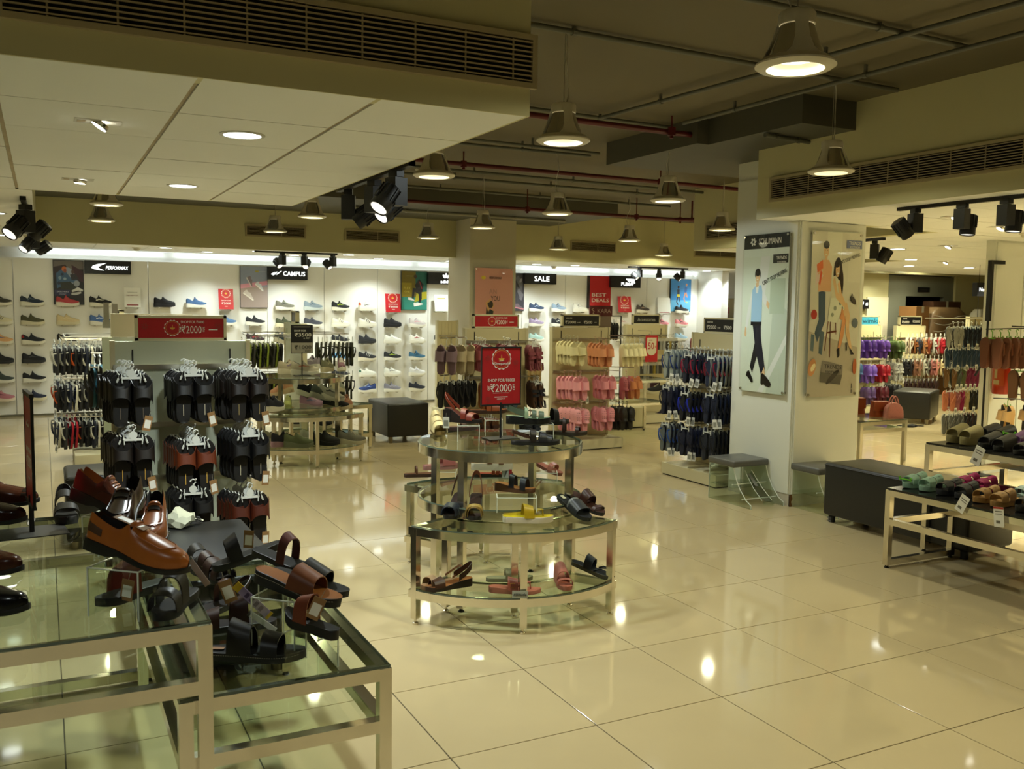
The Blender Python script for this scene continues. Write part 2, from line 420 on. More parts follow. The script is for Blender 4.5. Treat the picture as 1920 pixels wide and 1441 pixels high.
pipe('conduit', 'pale grey conduit fixed under the far grey duct', [(3.4, 11.3, 2.785), (6.6, 11.4, 2.785)], .02, M('pale_conduit', (.24, .23, .18), .5))
pipe('conduit', 'grey conduit stub on the bulkhead edge above the poster column', [(4.52, 5.05, 2.79), (4.98, 5.1, 2.79)], .016, m_pipe)
pipe('conduit', 'oblique grey conduit crossing the middle of the open ceiling', [(2.3, 8.6, 2.955), (3.2, 7.35, 2.955)], .014, m_pipe)
def redpipe(label, y0, x0, x1, z, heads):
    t = thing('sprinkler_pipe', label, 'pipe')
    obj('tube', MB().tube([(x0, y0, z), (x1, y0+.05, z)], .021, 10), m_red, t, smooth=50)
    for hx in heads:
        h = obj('sprinkler_drop', MB().tube([(hx, y0+.02, z-.03), (hx, y0+.02, z+.03)], .03, 8).tube([(hx, y0+.02, z), (hx, y0+.02, 3.0)], .007, 6).tube([(hx, y0+.02, z-.05), (hx, y0+.02, z-.03)], .014, 8), m_red, t)
redpipe('red sprinkler pipe passing behind the second hanging lamp', 5.68, 1.7, 4.4, 2.885, (4.2,))
redpipe('red sprinkler pipe crossing the middle of the open ceiling', 7.95, 1.7, 7.0, 2.885, (3.52, 5.75))
redpipe('red sprinkler pipe running in front of the far grey duct', 10.05, 3.3, 8.1, 2.76, (5.3, 6.9, 7.6))
pipe('sprinkler_pipe', 'short red sprinkler branch pipe turning off near the far corner', [(7.4, 10.2, 2.76), (8.6, 9.2, 2.76)], .021, m_red)

# pendants ---------------------------------------------------------------
m_pw = M('lamp_white_enamel', (.66, .62, .50), .35)
m_chrome = M('lamp_chrome', (.62, .60, .55), .12, 1.0)
m_lampe = M('lamp_glow', (1, 1, 1), .5, emit=(1.0, .93, .72), estr=5.0)
m_lampi = M('lamp_inner_reflector', (.85, .80, .62), .4, emit=(1, .88, .6), estr=.28)
m_cord = M('grey_cord', (.30, .28, .22), .6)
pend_me = None
def pendant(x, y, z, label, top=2.97, col=WARM, k=1.0):
    t = thing('pendant_lamp', label, 'lamp', (x, y, z), random.uniform(0, 2), 'bell pendant lamps')
    global pend_me
    if pend_me is None:
        R = .14
        rim = MB().lathe([(.098, .004), (.100, 0), (.125, .000), (R, .010), (R, .016), (.118, .034), (.100, .030), (.098, .004)], n=36)
        refl = MB().lathe([(.098, .004), (.070, .03), (.066, .034)], n=28)
        bulb = MB().disc((0, 0, .033), .066, 24, 0, True)
        chrome = MB().lathe([(.100, .032), (.088, .065), (.074, .10), (.060, .145), (.058, .150)], n=28)
        arms = MB()
        for k in range(3):
            a = k*2*PI/3
            rings = []
            for r, zz, wd in ((.120, .028, .55), (.105, .055, .36), (.090, .09, .30), (.076, .13, .30), (.066, .165, .38), (.064, .178, .42)):
                rings.append([((r+dr)*math.cos(a+da), (r+dr)*math.sin(a+da), zz) for da, dr in ((-wd, 0), (-wd*.33, 0.002), (wd*.33, .002), (wd, 0), (wd, -.004), (wd*.33, -.003), (-wd*.33, -.003), (-wd, -.004))])
            arms.loft(rings)
        cap = MB().lathe([(.0601, .150), (.064, .152), (.064, .188), (.058, .196), (.02, .198), (0.001, .198)], n=28)
        pend_me = [rim.mesh('rim', 40), refl.mesh('reflector', 40), bulb.mesh('bulb'), chrome.mesh('chrome_cone', 40), arms.mesh('arms', 40), cap.mesh('cap', 40)]
    for me, m in zip(pend_me, (m_pw, m_lampi, m_lampe, m_chrome, m_pw, m_pw)): obj(me.name, me, m, t)
    h = top-z
    obj('suspension_wire', MB().tube([(0, 0, .19), (0.004, 0, h)], .0022, 5), m_cord, t)
    s = random.choice((-1, 1))
    pts = [(0.02*s, 0, .195)]+[(s*(.02+.035*math.sin(k/7*PI*2.2)*(1-k/8)), .01*math.sin(k), .195+(h-.195)*k/7) for k in range(1, 8)]
    obj('power_cord', MB().tube(pts, .0032, 5), M('white_cord', (.5, .47, .38), .5), t)
    spot((x, y, z-.012), (x, y, 0), 20*K*k, 128, .75, col, .06)
    spot((x, y, z-.004), (x, y, 0), (1.8 if x > 4.2 and y < 7 else 4.2)*K*k, 174, .12, col, .05)
PEND = [(2.388, 2.526, 'nearest and largest white bell pendant lamp, near the top right'),
        (2.423, 4.218, 'white bell pendant lamp just right of the white soffit corner, second nearest'),
        (4.363, 4.274, 'white bell pendant lamp hanging in front of the long bulkhead grille'),
        (4.445, 6.058, 'pale bell pendant lamp on a long straight wire under the dropped beam'),
        (4.226, 7.44, 'bell pendant lamp with a bright spot on its chrome, above the red standing sign'),
        (2.333, 5.765, 'bell pendant lamp beside the black track spots under the soffit edge'),
        (4.303, 9.217, 'bell pendant lamp hanging in front of the far pillar'),
        (6.534, 7.917, 'bell pendant lamp directly left of the poster column'),
        (6.645, 9.844, 'bell pendant lamp between the far duct end and the poster column, upper of three'),
        (6.805, 11.93, 'small far bell pendant lamp left of the third small air grille'),
        (8.9, 12.2, 'smallest bell pendant lamp low near the far corner grille'),
        (4.383, 11.014, 'bell pendant lamp just left of the far pillar'),
        (2.392, 9.097, 'bell pendant lamp cut by the edge of the white soffit, right of two grilles'),
        (2.50, 11.2, 'bell pendant lamp in front of the leftmost small air grille'),
        (.533, 9.033, 'upper of two bell pendant lamps at the left, under the soffit edge'),
        (.585, 10.868, 'lower of two bell pendant lamps at the left')]
for i, (x, y, l) in enumerate(PEND): pendant(x, y, 2.42, l, 2.97, DAYW if i in (1, 3) else WARM, 1.5 if i == 3 else (.75 if i == 0 else 1.0))
for q in ((14.0, 11.9, 2.3, 'far bell pendant lamp below the rear bulkhead at the right, lower one'), (15.2, 12.3, 2.42, 'farthest bell pendant lamp below the rear bulkhead at the right, upper one')):
    pendant(q[0], q[1], q[2], q[3], 2.6)

# recessed downlights -----------------------------------------------------
m_trim = M('downlight_trim', (.55, .54, .48), .4)
m_dl = M('downlight_glow', (1, 1, 1), .5, emit=(.93, 1.0, .96), estr=9.0)
m_gim = M('gimbal_lens', (1, 1, 1), .5, emit=(1.0, .95, .80), estr=12.0)
dl_me = (MB().lathe([(.077, -.002), (.078, -.006), (.094, -.004), (.094, .0)], n=32).mesh('trim', 40), MB().disc((0, 0, -.0035), .0775, 28, 0, True).mesh('lens'))
def downlight(x, y, label, z=2.28, group=None, p=20, color=NEUT, s=1.0, deg=125):
    t = thing('downlight', label, 'light', (x, y, z), 0, group)
    for me, m in zip(dl_me, (m_trim, m_dl)): obj(me.name, me, m, t, scale=(s, s, 1))
    downlight_lamp(x, y, z, p, color, deg)
gb_me = [MB().box(-.085, .085, -.05, .05, -.003, 0).mesh('plate'), MB().lathe([(.034, 0), (.036, -.012), (.03, -.02)], n=20).mesh('ring'), MB().disc((0, 0, -.018), .031, 20, 0, True).mesh('lens'), MB().box(-.075, -.045, -.02, .02, -.0045, -.003).mesh('terminal_plate')]
def gimbal(x, y, label, z=2.28, rz=0, tilt=.35, p=22, tgt=None):
    t = thing('gimbal_spotlight', label, 'light', (x, y, z), rz)
    obj('plate', gb_me[0], m_trim, t); obj('terminal_plate', gb_me[3], m_cbar, t)
    obj('ring', gb_me[1], m_chrome, t, (.012, 0, -.004), (0, tilt, 0)); obj('lens', gb_me[2], m_gim, t, (.012, 0, -.006), (0, tilt, 0))
    spot((x, y, z-.04), tgt or (x+.2, y+.4, 0), p*K, 75, .5, NEUT, .04)
downlight(.77, 4.05, 'larger round downlight in the white soffit, nearer one', p=62, color=DAYW)
downlight(.78, 5.98, 'round downlight in the white soffit, farther one', p=62, color=DAYW)
gimbal(.215, 4.06, 'damaged gimbal spotlight with a bare bright reflector in the white soffit', tilt=.6)
gimbal(.204, 6.02, 'small rectangular gimbal spotlight near the far edge of the white soffit', tilt=.1)
for i, (x, y) in enumerate(((-.33, 8.7), (-.42, 10.2), (-.38, 11.6))):
    downlight(x, y, ('nearest', 'middle', 'farthest')[i]+' of three downlights seen edge-on in the left aisle ceiling', p=30, color=DAYW)
for i, (x, y) in enumerate(((1.45, 12.85), (2.07, 13.5), (2.63, 12.85), (3.28, 13.5), (3.90, 12.85), (4.6, 13.6), (5.75, 13.5), (7.3, 13.5), (7.96, 13.38), (8.9, 13.0), (10.9, 13.6), (11.4, 13.2))):
    downlight(x, y, 'downlight in the ceiling strip over the sneaker wall, %s from its left end' % ORD[i], p=30, color=DAYW)
gimbal(6.0, 4.65, 'gimbal spotlight behind the first black track spot at the right', rz=-.5, tilt=.5, p=60, tgt=(6.9, 4.4, 0))
gimbal(7.0, 5.0, 'gimbal spotlight behind the second black track spot at the right', rz=-.5, tilt=.5, p=80, tgt=(7.2, 4.9, 0))
gimbal(8.53, 6.68, 'brightest tilted gimbal spotlight in the right ceiling', rz=-.4, tilt=.5, p=80)
gimbal(11.2, 8.8, 'smaller bright gimbal spotlight farther back in the right ceiling', rz=-.4, tilt=.4, p=60)
for i, (x, y, d) in enumerate(((8.55, 7.34, 'nearest, beside the hanging double spot'), (10.4, 8.7, 'small, just beyond the nearest one'), (11.8, 9.9, 'long bright one before the rear bulkhead'), (12.9, 9.7, 'beside the black panel frame'), (9.2, 4.6, 'out at the right edge'), (7.4, 3.0, 'over the right display tables'), (12.2, 6.8, 'over the right aisle'))):
    downlight(x, y, 'flush round downlight in the right ceiling, '+d, p=80, color=WARM)
for i, (x, y) in enumerate(((14.2, 12.2), (16.0, 14.2), (14.25, 12.2))):
    downlight(x, y, ('downlight in front of the stockroom wall at the far right', 'downlight beyond the stockroom', 'downlight before the lit cream panel left of the stockroom')[i], z=(2.6, 2.9, 2.6)[i], p=(20, 20, 34)[i])
# unseen lamps added behind and beside the camera to brighten near things and ceiling
for i, (x, y, p) in enumerate(((-1.2, .6, 44), (1.6, .2, 24), (-.6, -1.6, 44), (2.2, -1.8, 24), (4.0, .2, 18), (4.0, -2.2, 18), (-2.5, 2.0, 40), (6.2, 2.4, 60), (6.2, .2, 60), (7.6, 1.2, 80), (7.1, 3.8, 110), (8.7, 4.2, 110), (7.1, 2.7, 100), (8.7, 2.7, 100))):
    downlight(x, y, 'shop downlight out of view behind or beside the viewpoint, %s in the row' % ORD[i], z=2.27 if x > 5 else 2.9, p=p, color=DAYW if x < 0 else NEUT, deg=86 if x > 5 else 125, group='added fill downlights behind the viewpoint')

# smoke detectors -----------------------------------------------------------
def detector(x, y, z, label):
    t = thing('smoke_detector', label, 'detector', (x, y, z))
    obj('base', MB().lathe([(.055, 0), (.055, -.012), (.042, -.016)], n=24), m_pw, t, smooth=40)
    obj('sensor_head', MB().lathe([(.040, -.016), (.038, -.03), (.026, -.042), (.001, -.044)], n=24), m_pw, t, smooth=40)
detector(1.12, 13.1, 2.28, 'round smoke detector on the ceiling strip at the left')
detector(7.9, 14.0, 2.28, 'round smoke detector over the lit wall, right of the white lettered sign')
detector(3.55, 9.15, 2.99, 'white smoke detector on the olive ceiling before the far duct')
detector(7.7, 5.25, 2.28, 'white smoke detector on the right ceiling near the black frame')
detector(-.12, 11.4, 2.28, 'dark little detector beside the left track spots')

# track spotlights ------------------------------------------------------------
sp_me = None
def track(name_label, a, b):
    t = thing('light_track', name_label, 'track')
    obj('rail', MB().bar(a, b, .035, .03), m_black, t)
    obj('end_cap', MB().bar(Vector(a), Vector(a)+(Vector(b)-Vector(a)).normalized()*.03, .039, .034), m_black, t)
    return t
def tspot(x, y, z, label, az=0, tilt=.6, s=1.0, p=30, tgt=None, color=NEUT, deg=45):
    global sp_me
    t = thing('track_spotlight', label, 'spotlight', (x, y, z), az)
    if sp_me is None:
        fins = MB()
        for k in range(14):
            a = 2*PI*k/14
            fins.bar((.046*math.cos(a), .046*math.sin(a), .0), (.046*math.cos(a), .046*math.sin(a), .075), .004, .012, up=(math.cos(a), math.sin(a), 0))
        head = MB().lathe([(.001, .085), (.040, .08), (.046, .07), (.047, -.045), (.044, -.05), (.040, -.045)], n=24)
        sp_me = (MB().box(-.03, .03, -.022, .022, -.03, 0).mesh('adapter'), MB().box(-.036, .036, -.036, .036, -.16, -.034).box(-.012, .012, -.012, .012, -.034, -.03).mesh('driver_box'),
                 head.mesh('head', 40), fins.mesh('cooling_fins'), MB().disc((0, 0, -.044), .041, 20, 0, True).mesh('lens'), MB().box(-.008, .008, -.055, .055, -.012, .012).mesh('yoke'))
    obj('adapter', sp_me[0], m_black, t, scale=(s,)*3); obj('driver_box', sp_me[1], m_black, t, scale=(s,)*3)
    off = (0, -.075*s, -.145*s)
    h = obj('head', sp_me[2], m_black, t, off, (tilt, 0, 0), scale=(s,)*3)
    obj('cooling_fins', sp_me[3], m_black, h); obj('lens', sp_me[4], M('spot_lens', (.5, .5, .45), .2, emit=(1, .95, .8), estr=1.2), h); obj('yoke', sp_me[5], m_black, h)
    if p and tgt:
        W = Matrix.Rotation(az, 3, 'Z') @ Vector(off)
        d = (Vector(tgt)-(Vector((x, y, z))+W)).normalized()
        spot(Vector((x, y, z))+W+d*.08*s, tgt, p*K, deg, .5, color, .04)
track('black light track under the edge of the white soffit near the centre', (1.68, 4.45, 2.29), (1.68, 5.75, 2.29))
tspot(1.70, 5.60, 2.28, 'leftmost black track spotlight under the white soffit edge', 1.2, .9, 1.15, 30, (.8, 5.4, .9))
tspot(1.70, 5.10, 2.28, 'middle black track spotlight under the white soffit edge, tilted left', 1.9, .9, 1.15, 16, (2.2, 4.6, .6))
tspot(1.68, 4.68, 2.28, 'rightmost and largest black track spotlight under the white soffit edge', -1.2, -.7, 1.15, 16, (2.3, 4.4, .5))
track('black light track at the left edge below the white soffit', (-.10, 7.2, 2.27), (-.06, 11.3, 2.27))
tspot(-.09, 7.6, 2.26, 'upper left black track spotlight with fins at the left edge', -.9, -.8, 1.25, 14, (-1.5, 9.5, .8))
tspot(-.09, 8.1, 2.26, 'upper right black track spotlight at the left edge', 1.2, .8, 1.1, 20, (.8, 9.5, .8))
tspot(-.06, 10.3, 2.26, 'lower left black track spotlight at the left edge', -.9, -.8, 1.1, 12, (-.3, 14.1, 1.1))
tspot(-.06, 10.7, 2.26, 'lower right black track spotlight at the left edge', 1.1, 1.0, 1.1, 12, (.5, 14.1, 1.0))
track('black light track on the ceiling strip before the sneaker wall, left of the far pillar', (2.55, 12.66, 2.27), (3.68, 12.66, 2.27))
for i, x in enumerate((2.92, 3.22, 3.62)):
    tspot(x, 12.66, 2.26, ('left', 'middle', 'right')[i]+' black spotlight of the track before the sneaker wall', (.5, -.6, .7)[i]+PI, .8, 1.0, 9, ((2.6, 14.1, 1.1), (3.6, 14.1, 1.1), (4.6, 14.1, 1.1))[i], NEUT, 60)
track('black light track on the ceiling strip right of the far pillar', (8.77, 13.0, 2.27), (10.0, 13.0, 2.27))
for i, x in enumerate((9.0, 9.4, 9.9)):
    tspot(x, 13.0, 2.26, ('left', 'middle', 'right')[i]+' black spotlight of the track right of the far pillar', (.5, -.6, .7)[i]+PI, .8, 1.0, 8, ((8.3, 14.1, 1.1), (9.4, 14.1, 1.1), (10.6, 14.1, 1.1))[i], NEUT, 60)
track('black light track in front of the right ceiling', (5.19, 2.2, 2.272), (5.21, 4.48, 2.272))
tspot(5.21, 4.34, 2.262, 'left big black track spotlight at the right, head turned to a point', -1.9, .75, 1.0, 24, (5.3, 3.2, .5))
tspot(5.20, 3.98, 2.262, 'middle big black track spotlight at the right, double cylinder', 1.7, .1, 1.0, 20, (5.2, 2.8, .5))
tspot(5.20, 3.68, 2.262, 'right big black track spotlight at the right picture edge', 1.5, .12, 1.0, 40, (6.2, 3.4, .6))
track('short black light track beyond the poster column', (7.15, 6.3, 2.27), (7.25, 6.9, 2.27))
tspot(7.2, 6.45, 2.26, 'black hanging double spotlight beyond the poster column', .6, .5, 1.1, 40, (8.5, 8.5, .9))
tspot(7.2, 6.75, 2.26, 'black hanging spotlight behind the double one beyond the poster column', 1.6, -.5, 1.1, 40, (8.0, 9.5, .9))
track('black light track beside the black panel frame at the far right', (11.6, 8.2, 2.27), (12.5, 8.3, 2.27))
tspot(12.2, 8.3, 2.26, 'tilted black spotlight under the track at the far right', .4, -.6, 1.15, 40, (12.6, 10.5, .8))
# ---------------------------------------------------------------- footwear builders
T_IN = ([0, .03, .1, .25, .4, .55, .7, .82, .92, .98, 1], [.02, .075, .105, .115, .108, .125, .152, .150, .115, .060, .012])
T_OUT = ([0, .03, .1, .25, .4, .55, .7, .82, .92, .98, 1], [.02, .075, .105, .118, .128, .150, .163, .145, .100, .050, .012])
def wid(t, L, s=1, wide=1.0, point=0.0):
    """inner, outer half-width (y = +inner, -outer)"""
    k = 1-point*np.clip((np.atleast_1d(t)-.6)/.4, 0, 1)
    return smooth_interp(t, *T_IN)*L*wide*k, smooth_interp(t, *T_OUT)*L*wide*k
ST = np.array([0, .015, .05, .1, .18, .28, .38, .48, .58, .68, .78, .86, .93, .975, 1.0])
ST_LO = np.array([0, .03, .12, .3, .5, .7, .85, .96, 1.0])

class Foot:
    """geometry of one foot: length along +x (heel at x=-L/2), ground z=0"""
    def __init__(s, L=.27, foot=1, heel=.0, spring=.006, thick=.02, wide=1.0, point=0.0, wedge=True, contour=.0, grow=0.0):
        s.L, s.foot, s.heel, s.spring, s.thick, s.wide, s.point, s.wedge, s.contour, s.grow = L, foot, heel, spring, thick, wide, point, wedge, contour, grow
    def zt(s, t):
        t = np.atleast_1d(t).astype(float)
        h = s.heel*(1-np.clip((t-.18)/.5, 0, 1))**1.0
        h = s.heel*(1-(lambda u: u*u*(3-2*u))(np.clip((t-.12)/.55, 0, 1)))
        sp = s.spring*np.clip((t-.72)/.28, 0, 1)**2
        return s.thick+h+sp
    def zb(s, t):
        t = np.atleast_1d(t).astype(float)
        sp = s.spring*np.clip((t-.72)/.28, 0, 1)**2
        if s.wedge: return sp
        return np.where(t < .3, 0, np.maximum(0, s.zt(t)-s.thick*1.1))
    def edge(s, t, side):
        i, o = wid(t, s.L, 1, s.wide, s.point)
        y = i if side > 0 else -o
        return y*s.foot
    def sole(s, mb, lo=False, inset=.0, m_side=0, m_top=1, dz=0.0):
        ts = ST_LO if lo else ST
        i, o = wid(ts, s.L, 1, s.wide, s.point); i = i+s.grow; o = o+s.grow
        zt, zb = s.zt(ts), s.zb(ts)
        rings = []
        for k, t in enumerate(ts):
            x = (t-.5)*(s.L+2*s.grow)
            a, b = i[k]*s.foot, -o[k]*s.foot
            mid = (a+b)/2; c = s.contour
            rings.append([(x, b*.93, zb[k]), (x, b, zb[k]*.55+zt[k]*.45), (x, b*.98, zt[k]-.001), (x, b*.90, zt[k]), (x, mid, zt[k]-c), (x, a*.90, zt[k]), (x, a*.98, zt[k]-.001), (x, a, zb[k]*.55+zt[k]*.45), (x, a*.93, zb[k])])
        ms = [m_side, m_side, m_side, m_top, m_top, m_side, m_side, m_side, m_side]
        if s.foot < 0: rings = [r[::-1] for r in rings]; ms = [m_side, m_side, m_top, m_top, m_side, m_side, m_side, m_side, m_side][:9]; ms = [m_side, m_side, m_side, m_top, m_top, m_side, m_side, m_side, m_side]
        return mb.loft(rings, ms)
    def strap(s, mb, ta, tb, w, h, th=.003, n=9, m=0, flat=.6, lean=0.0, wm=None, base=.004, out=1.0):
        """band from the inner edge at ta over the foot to the outer edge at tb"""
        rings = []
        ya, yb = float(s.edge(ta, 1)[0])*out, float(s.edge(tb, -1)[0])*out
        for k in range(n):
            u = k/(n-1); a = PI*u
            t = ta+(tb-ta)*u; x = (t-.5)*s.L
            c = math.cos(a); y = (ya+yb)/2+(ya-yb)/2*(math.copysign(abs(c)**.8, c))
            sn = math.sin(a)**flat if 0 < k < n-1 else 0
            zz = float(s.zt(t)[0])-base+h*sn
            ww = w if wm is None else w+(wm-w)*math.sin(a)
            nx = lean*sn
            nrm = Vector((0, math.copysign(1, c)*abs(c)*1.0*s.foot if True else 0, sn)).normalized() if True else 0
            p = Vector((x+nx, y, zz)); nv = Vector((0, (1 if y*1 > (ya+yb)/2 else -1)*abs(c), max(.05, sn))).normalized()*th
            # slope of band along x: keep it lying on the foot, front edge lower
            tz = -h*.25*sn*(ww/.05)
            hx = Vector((ww/2, 0, 0)); 
            rings.append([p-hx+Vector((0, 0, -tz*.5)), p+hx+Vector((0, 0, tz*.5)), p+hx+nv+Vector((0, 0, tz*.5)), p-hx+nv+Vector((0, 0, -tz*.5))])
        return mb.loft(rings, m)
    def thong(s, mb, ta=.36, tp=.80, w=.012, h=.03, th=.003, m=0):
        """V straps from both sides to a post between the toes"""
        xp = (tp-.5)*s.L; yp = (float(s.edge(tp, 1)[0])*.35)
        zp = float(s.zt(tp)[0])
        for sd in (1, -1):
            y0 = float(s.edge(ta, sd)[0])*.95; z0 = float(s.zt(ta)[0]); x0 = (ta-.5)*s.L
            pts = []
            for k in range(6):
                u = k/5
                x = x0+(xp-x0)*u; y = y0+(yp-y0)*(u**1.3); zz = z0+(zp-z0)*u+h*math.sin(min(1, u*1.15+.0)*PI*.62+.0)*(1 if k else 0)
                pts.append(Vector((x, y, zz)))
            rings = []
            for k, p in enumerate(pts):
                q = pts[min(k+1, 5)]-pts[max(k-1, 0)]; d = q.normalized(); sid = d.cross(Vector((0, -sd*.7, .7))).normalized()
                ww = w*(1.0-.45*k/5)
                nr = sid.cross(d).normalized()*th
                rings.append([p-sid*ww/2, p+sid*ww/2, p+sid*ww/2+nr, p-sid*ww/2+nr])
            mb.loft(rings, m)
        mb.tube([(xp, yp, zp-.004), (xp-.004, yp, zp+h*.93)], w*.32, 6, m)
        return mb
    def backstrap(s, mb, ta=.30, h=.06, w=.014, th=.003, m=0, rise=.02, n=11):
        xa = (ta-.5)*s.L; z0 = float(s.zt(ta)[0]); zh = float(s.zt(.03)[0])
        ya, yb = float(s.edge(ta, 1)[0]), float(s.edge(ta, -1)[0])
        xh = -.5*s.L+.006; rings = []
        for k in range(n):
            u = k/(n-1); a = PI*u; sn = math.sin(a)
            x = xa+(xh-xa)*sn**.8 if 0 < k < n-1 else xa
            c = math.cos(a); y = (ya+yb)/2+(ya-yb)/2*math.copysign(abs(c)**.7, c)*(1-.15*sn)
            z = (z0+rise)*(1-sn)+(zh+h)*sn
            nv = Vector((-sn, math.copysign(1, c*(ya-yb))*abs(c), 0)).normalized()*th
            p = Vector((x, y, z)); wv = Vector((0, 0, w/2))
            rings.append([p-wv, p-wv+nv, p+wv+nv, p+wv])
        return mb.loft(rings, m)

class Upper:
    """closed shoe upper as a surface S(t,s); s 0..1 from the outer side over the top to the inner side"""
    def __init__(s, ft, collar=.075, dip=.055, tongue=.085, vamp=.05, toe=.03, t_open=(.05, .42), wopen=.62, p=.75, tk=None):
        s.ft = ft; s.o = t_open; s.wopen = wopen; s.p = p
        t0, t1 = t_open
        s.kt = [0, .04, .12, .24, .36, t1, t1+.09, .66, .78, .88, .95, 1.0]
        s.kh = [collar*.75, collar, collar*.94, dip, dip*1.03, tongue, tongue*.86, vamp*1.12, vamp, toe*1.15, toe*.9, toe*.45]
        if tk: s.kt, s.kh = tk
    def h(s, t): return float(smooth_interp(t, s.kt, s.kh)[0])
    def pt(s, t, u, off=0.0):
        f = s.ft
        i, o = wid(t, f.L, 1, f.wide, f.point); a, b = float(i[0])*f.foot, -float(o[0])*f.foot
        zb = float(f.zt(t)[0])-.003; h = s.h(t)
        th = PI*u; c = math.cos(th); sn = math.sin(th)
        y = (a+b)/2-(a-b)/2*f.foot*math.copysign(abs(c)**.85, c)*(1+.03*math.sin(2*min(th, PI-th)))
        z = zb+h*(sn**s.p if sn > 0 else 0)
        x = (t-.5)*f.L
        if off:
            nrm = Vector((0, -c*f.foot, max(.15, sn))).normalized(); x, y, z = x+nrm.x*off, y+nrm.y*off, z+nrm.z*off
        return Vector((x, y, z))
    def mesh(s, mb, ts=None, m=0, m_in=1, ns=13):
        ts = ts if ts is not None else np.array([0, .01, .03, .06, .1, .17, .24, .31, .37, .405, .43, .48, .54, .60, .66, .72, .78, .83, .88, .92, .955, .98, .994, 1.0])
        rings = []; mats = []
        for t in ts:
            r = [s.pt(t, k/(ns-1)) for k in range(ns)]
            op = s.o[0] <= t < s.o[1]
            if op:
                zi = float(s.ft.zt(t)[0])+.002
                j0 = 4; j1 = ns-5
                rim = min(r[j0].z, r[j1].z); top = s.h(t)+float(s.ft.zt(t)[0])-.003
                lift = (top-rim)
                for j in (2, 3, 4): r[j].z += lift*(.3, .65, 1)[j-2]; r[ns-1-j].z += lift*(.3, .65, 1)[j-2]
                cy = (r[j0].y+r[j1].y)/2
                for j in range(j0+1, j1):
                    w = 1-2*(j-j0-1)/(j1-j0-2)
                    r[j] = Vector((r[j].x, cy+(r[j0].y-cy)*.93*w if abs(w) > .99 else cy+(r[j0].y-cy)*.8*w, zi if abs(w) < .99 else zi+(r[j0].z-zi)*.35))
            rings.append(r); mats.append(op)
        n = ns; vs = [p for r in rings for p in r]; fs = []; ms = []
        for i in range(len(rings)-1):
            for k in range(n-1):
                fs.append((i*n+k, i*n+k+1, (i+1)*n+k+1, (i+1)*n+k) if s.ft.foot < 0 else (i*n+k, (i+1)*n+k, (i+1)*n+k+1, i*n+k+1))
                ms.append(m_in if (4 <= k < n-5 and (mats[i] or mats[i+1]) and ts[i+1] <= s.o[1]+.03) else m)
        fs.append(tuple(range(n))); ms.append(m)
        return mb.add(vs, fs, ms)
    def patch(s, mb, t0, t1, u0, u1, off=.0015, nt=4, nu=4, m=0, taper=None):
        rings = []
        for i in range(nt+1):
            t = t0+(t1-t0)*i/nt; a, b = (u0, u1) if taper is None else (u0+(taper[0]-u0)*i/nt, u1+(taper[1]-u1)*i/nt)
            rings.append([s.pt(t, a+(b-a)*k/nu, off) for k in range(nu+1)]+[s.pt(t, a+(b-a)*k/nu, -.002) for k in range(nu, -1, -1)])
        return mb.loft(rings, m)

# ---------------------------------------------------------------- sneakers
SNK = {}
def sneaker_meshes(kind, foot):
    key = (kind, foot)
    if key in SNK: return SNK[key]
    L = .285
    ft = Foot(L, foot, heel=.020 if kind != 'flat' else .008, spring=.020, thick=.032, wide=.94)
    if kind == 'slip': up = Upper(ft, .080, .060, .105, .056, .034, (.05, .40))
    elif kind == 'knit': up = Upper(ft, .09, .07, .10, .056, .034, (.05, .42))
    else: up = Upper(ft, .090, .070, .104, .062, .038, (.05, .42))
    sole = MB(); ft2 = Foot(L, foot, heel=ft.heel, spring=ft.spring, thick=ft.thick+.004, wide=.98, grow=.004); ft2.sole(sole, False, m_top=0)
    um = MB(); up.mesh(um)
    lace = MB(); tongue = MB()
    if kind == 'lace' or kind == 'flat':
        for k in range(5):
            t = .455+.045*k
            up.patch(lace, t, t+.014, .36, .64, .005, 1, 4)
        up.patch(tongue, .38, .45, .40, .60, .010, 2, 3)
    else:
        up.patch(tongue, .40, .46, .36, .64, .006, 2, 3)
        lace = None
    heel = MB(); up.patch(heel, .012, .12, .10, .30, .003, 3, 3, 0, (.10, .22)); up.patch(heel, .012, .12, .90, .70, .003, 3, 3, 0, (.90, .78))
    acc = MB()
    for sd in (0, 1):
        for k in range(3):
            t = .40+.075*k; u0, u1 = (.10, .34) if sd == 0 else (.90, .66)
            rings = []
            for q in range(5):
                u = u0+(u1-u0)*q/4; tt = t+.07*q/4
                rings.append([up.pt(tt, u, .0022), up.pt(tt+.028, u, .0022), up.pt(tt+.028, u, -.002), up.pt(tt, u, -.002)])
            acc.loft(rings)
    swo = MB()
    for sd in (0, 1):
        rings = []
        for q in range(7):
            v = q/6; tt = .30+.36*v; uu = .20-.08*math.sin(PI*v)+.10*v; w = .035*(1-v)+.006
            if sd: uu = 1-uu; w = -w
            rings.append([up.pt(tt, uu-w, .0022), up.pt(tt, uu+w, .0022), up.pt(tt, uu+w, -.002), up.pt(tt, uu-w, -.002)])
        swo.loft(rings)
    SNK[key] = dict(sole=sole.mesh('sole', 50), upper=um.mesh('upper', 60), laces=lace.mesh('laces') if lace else None, tongue=tongue.mesh('tongue', 60), heel_counter=heel.mesh('heel_counter', 60), stripes=acc.mesh('stripes', 60), side_flash=swo.mesh('side_flash', 60))
    return SNK[key]
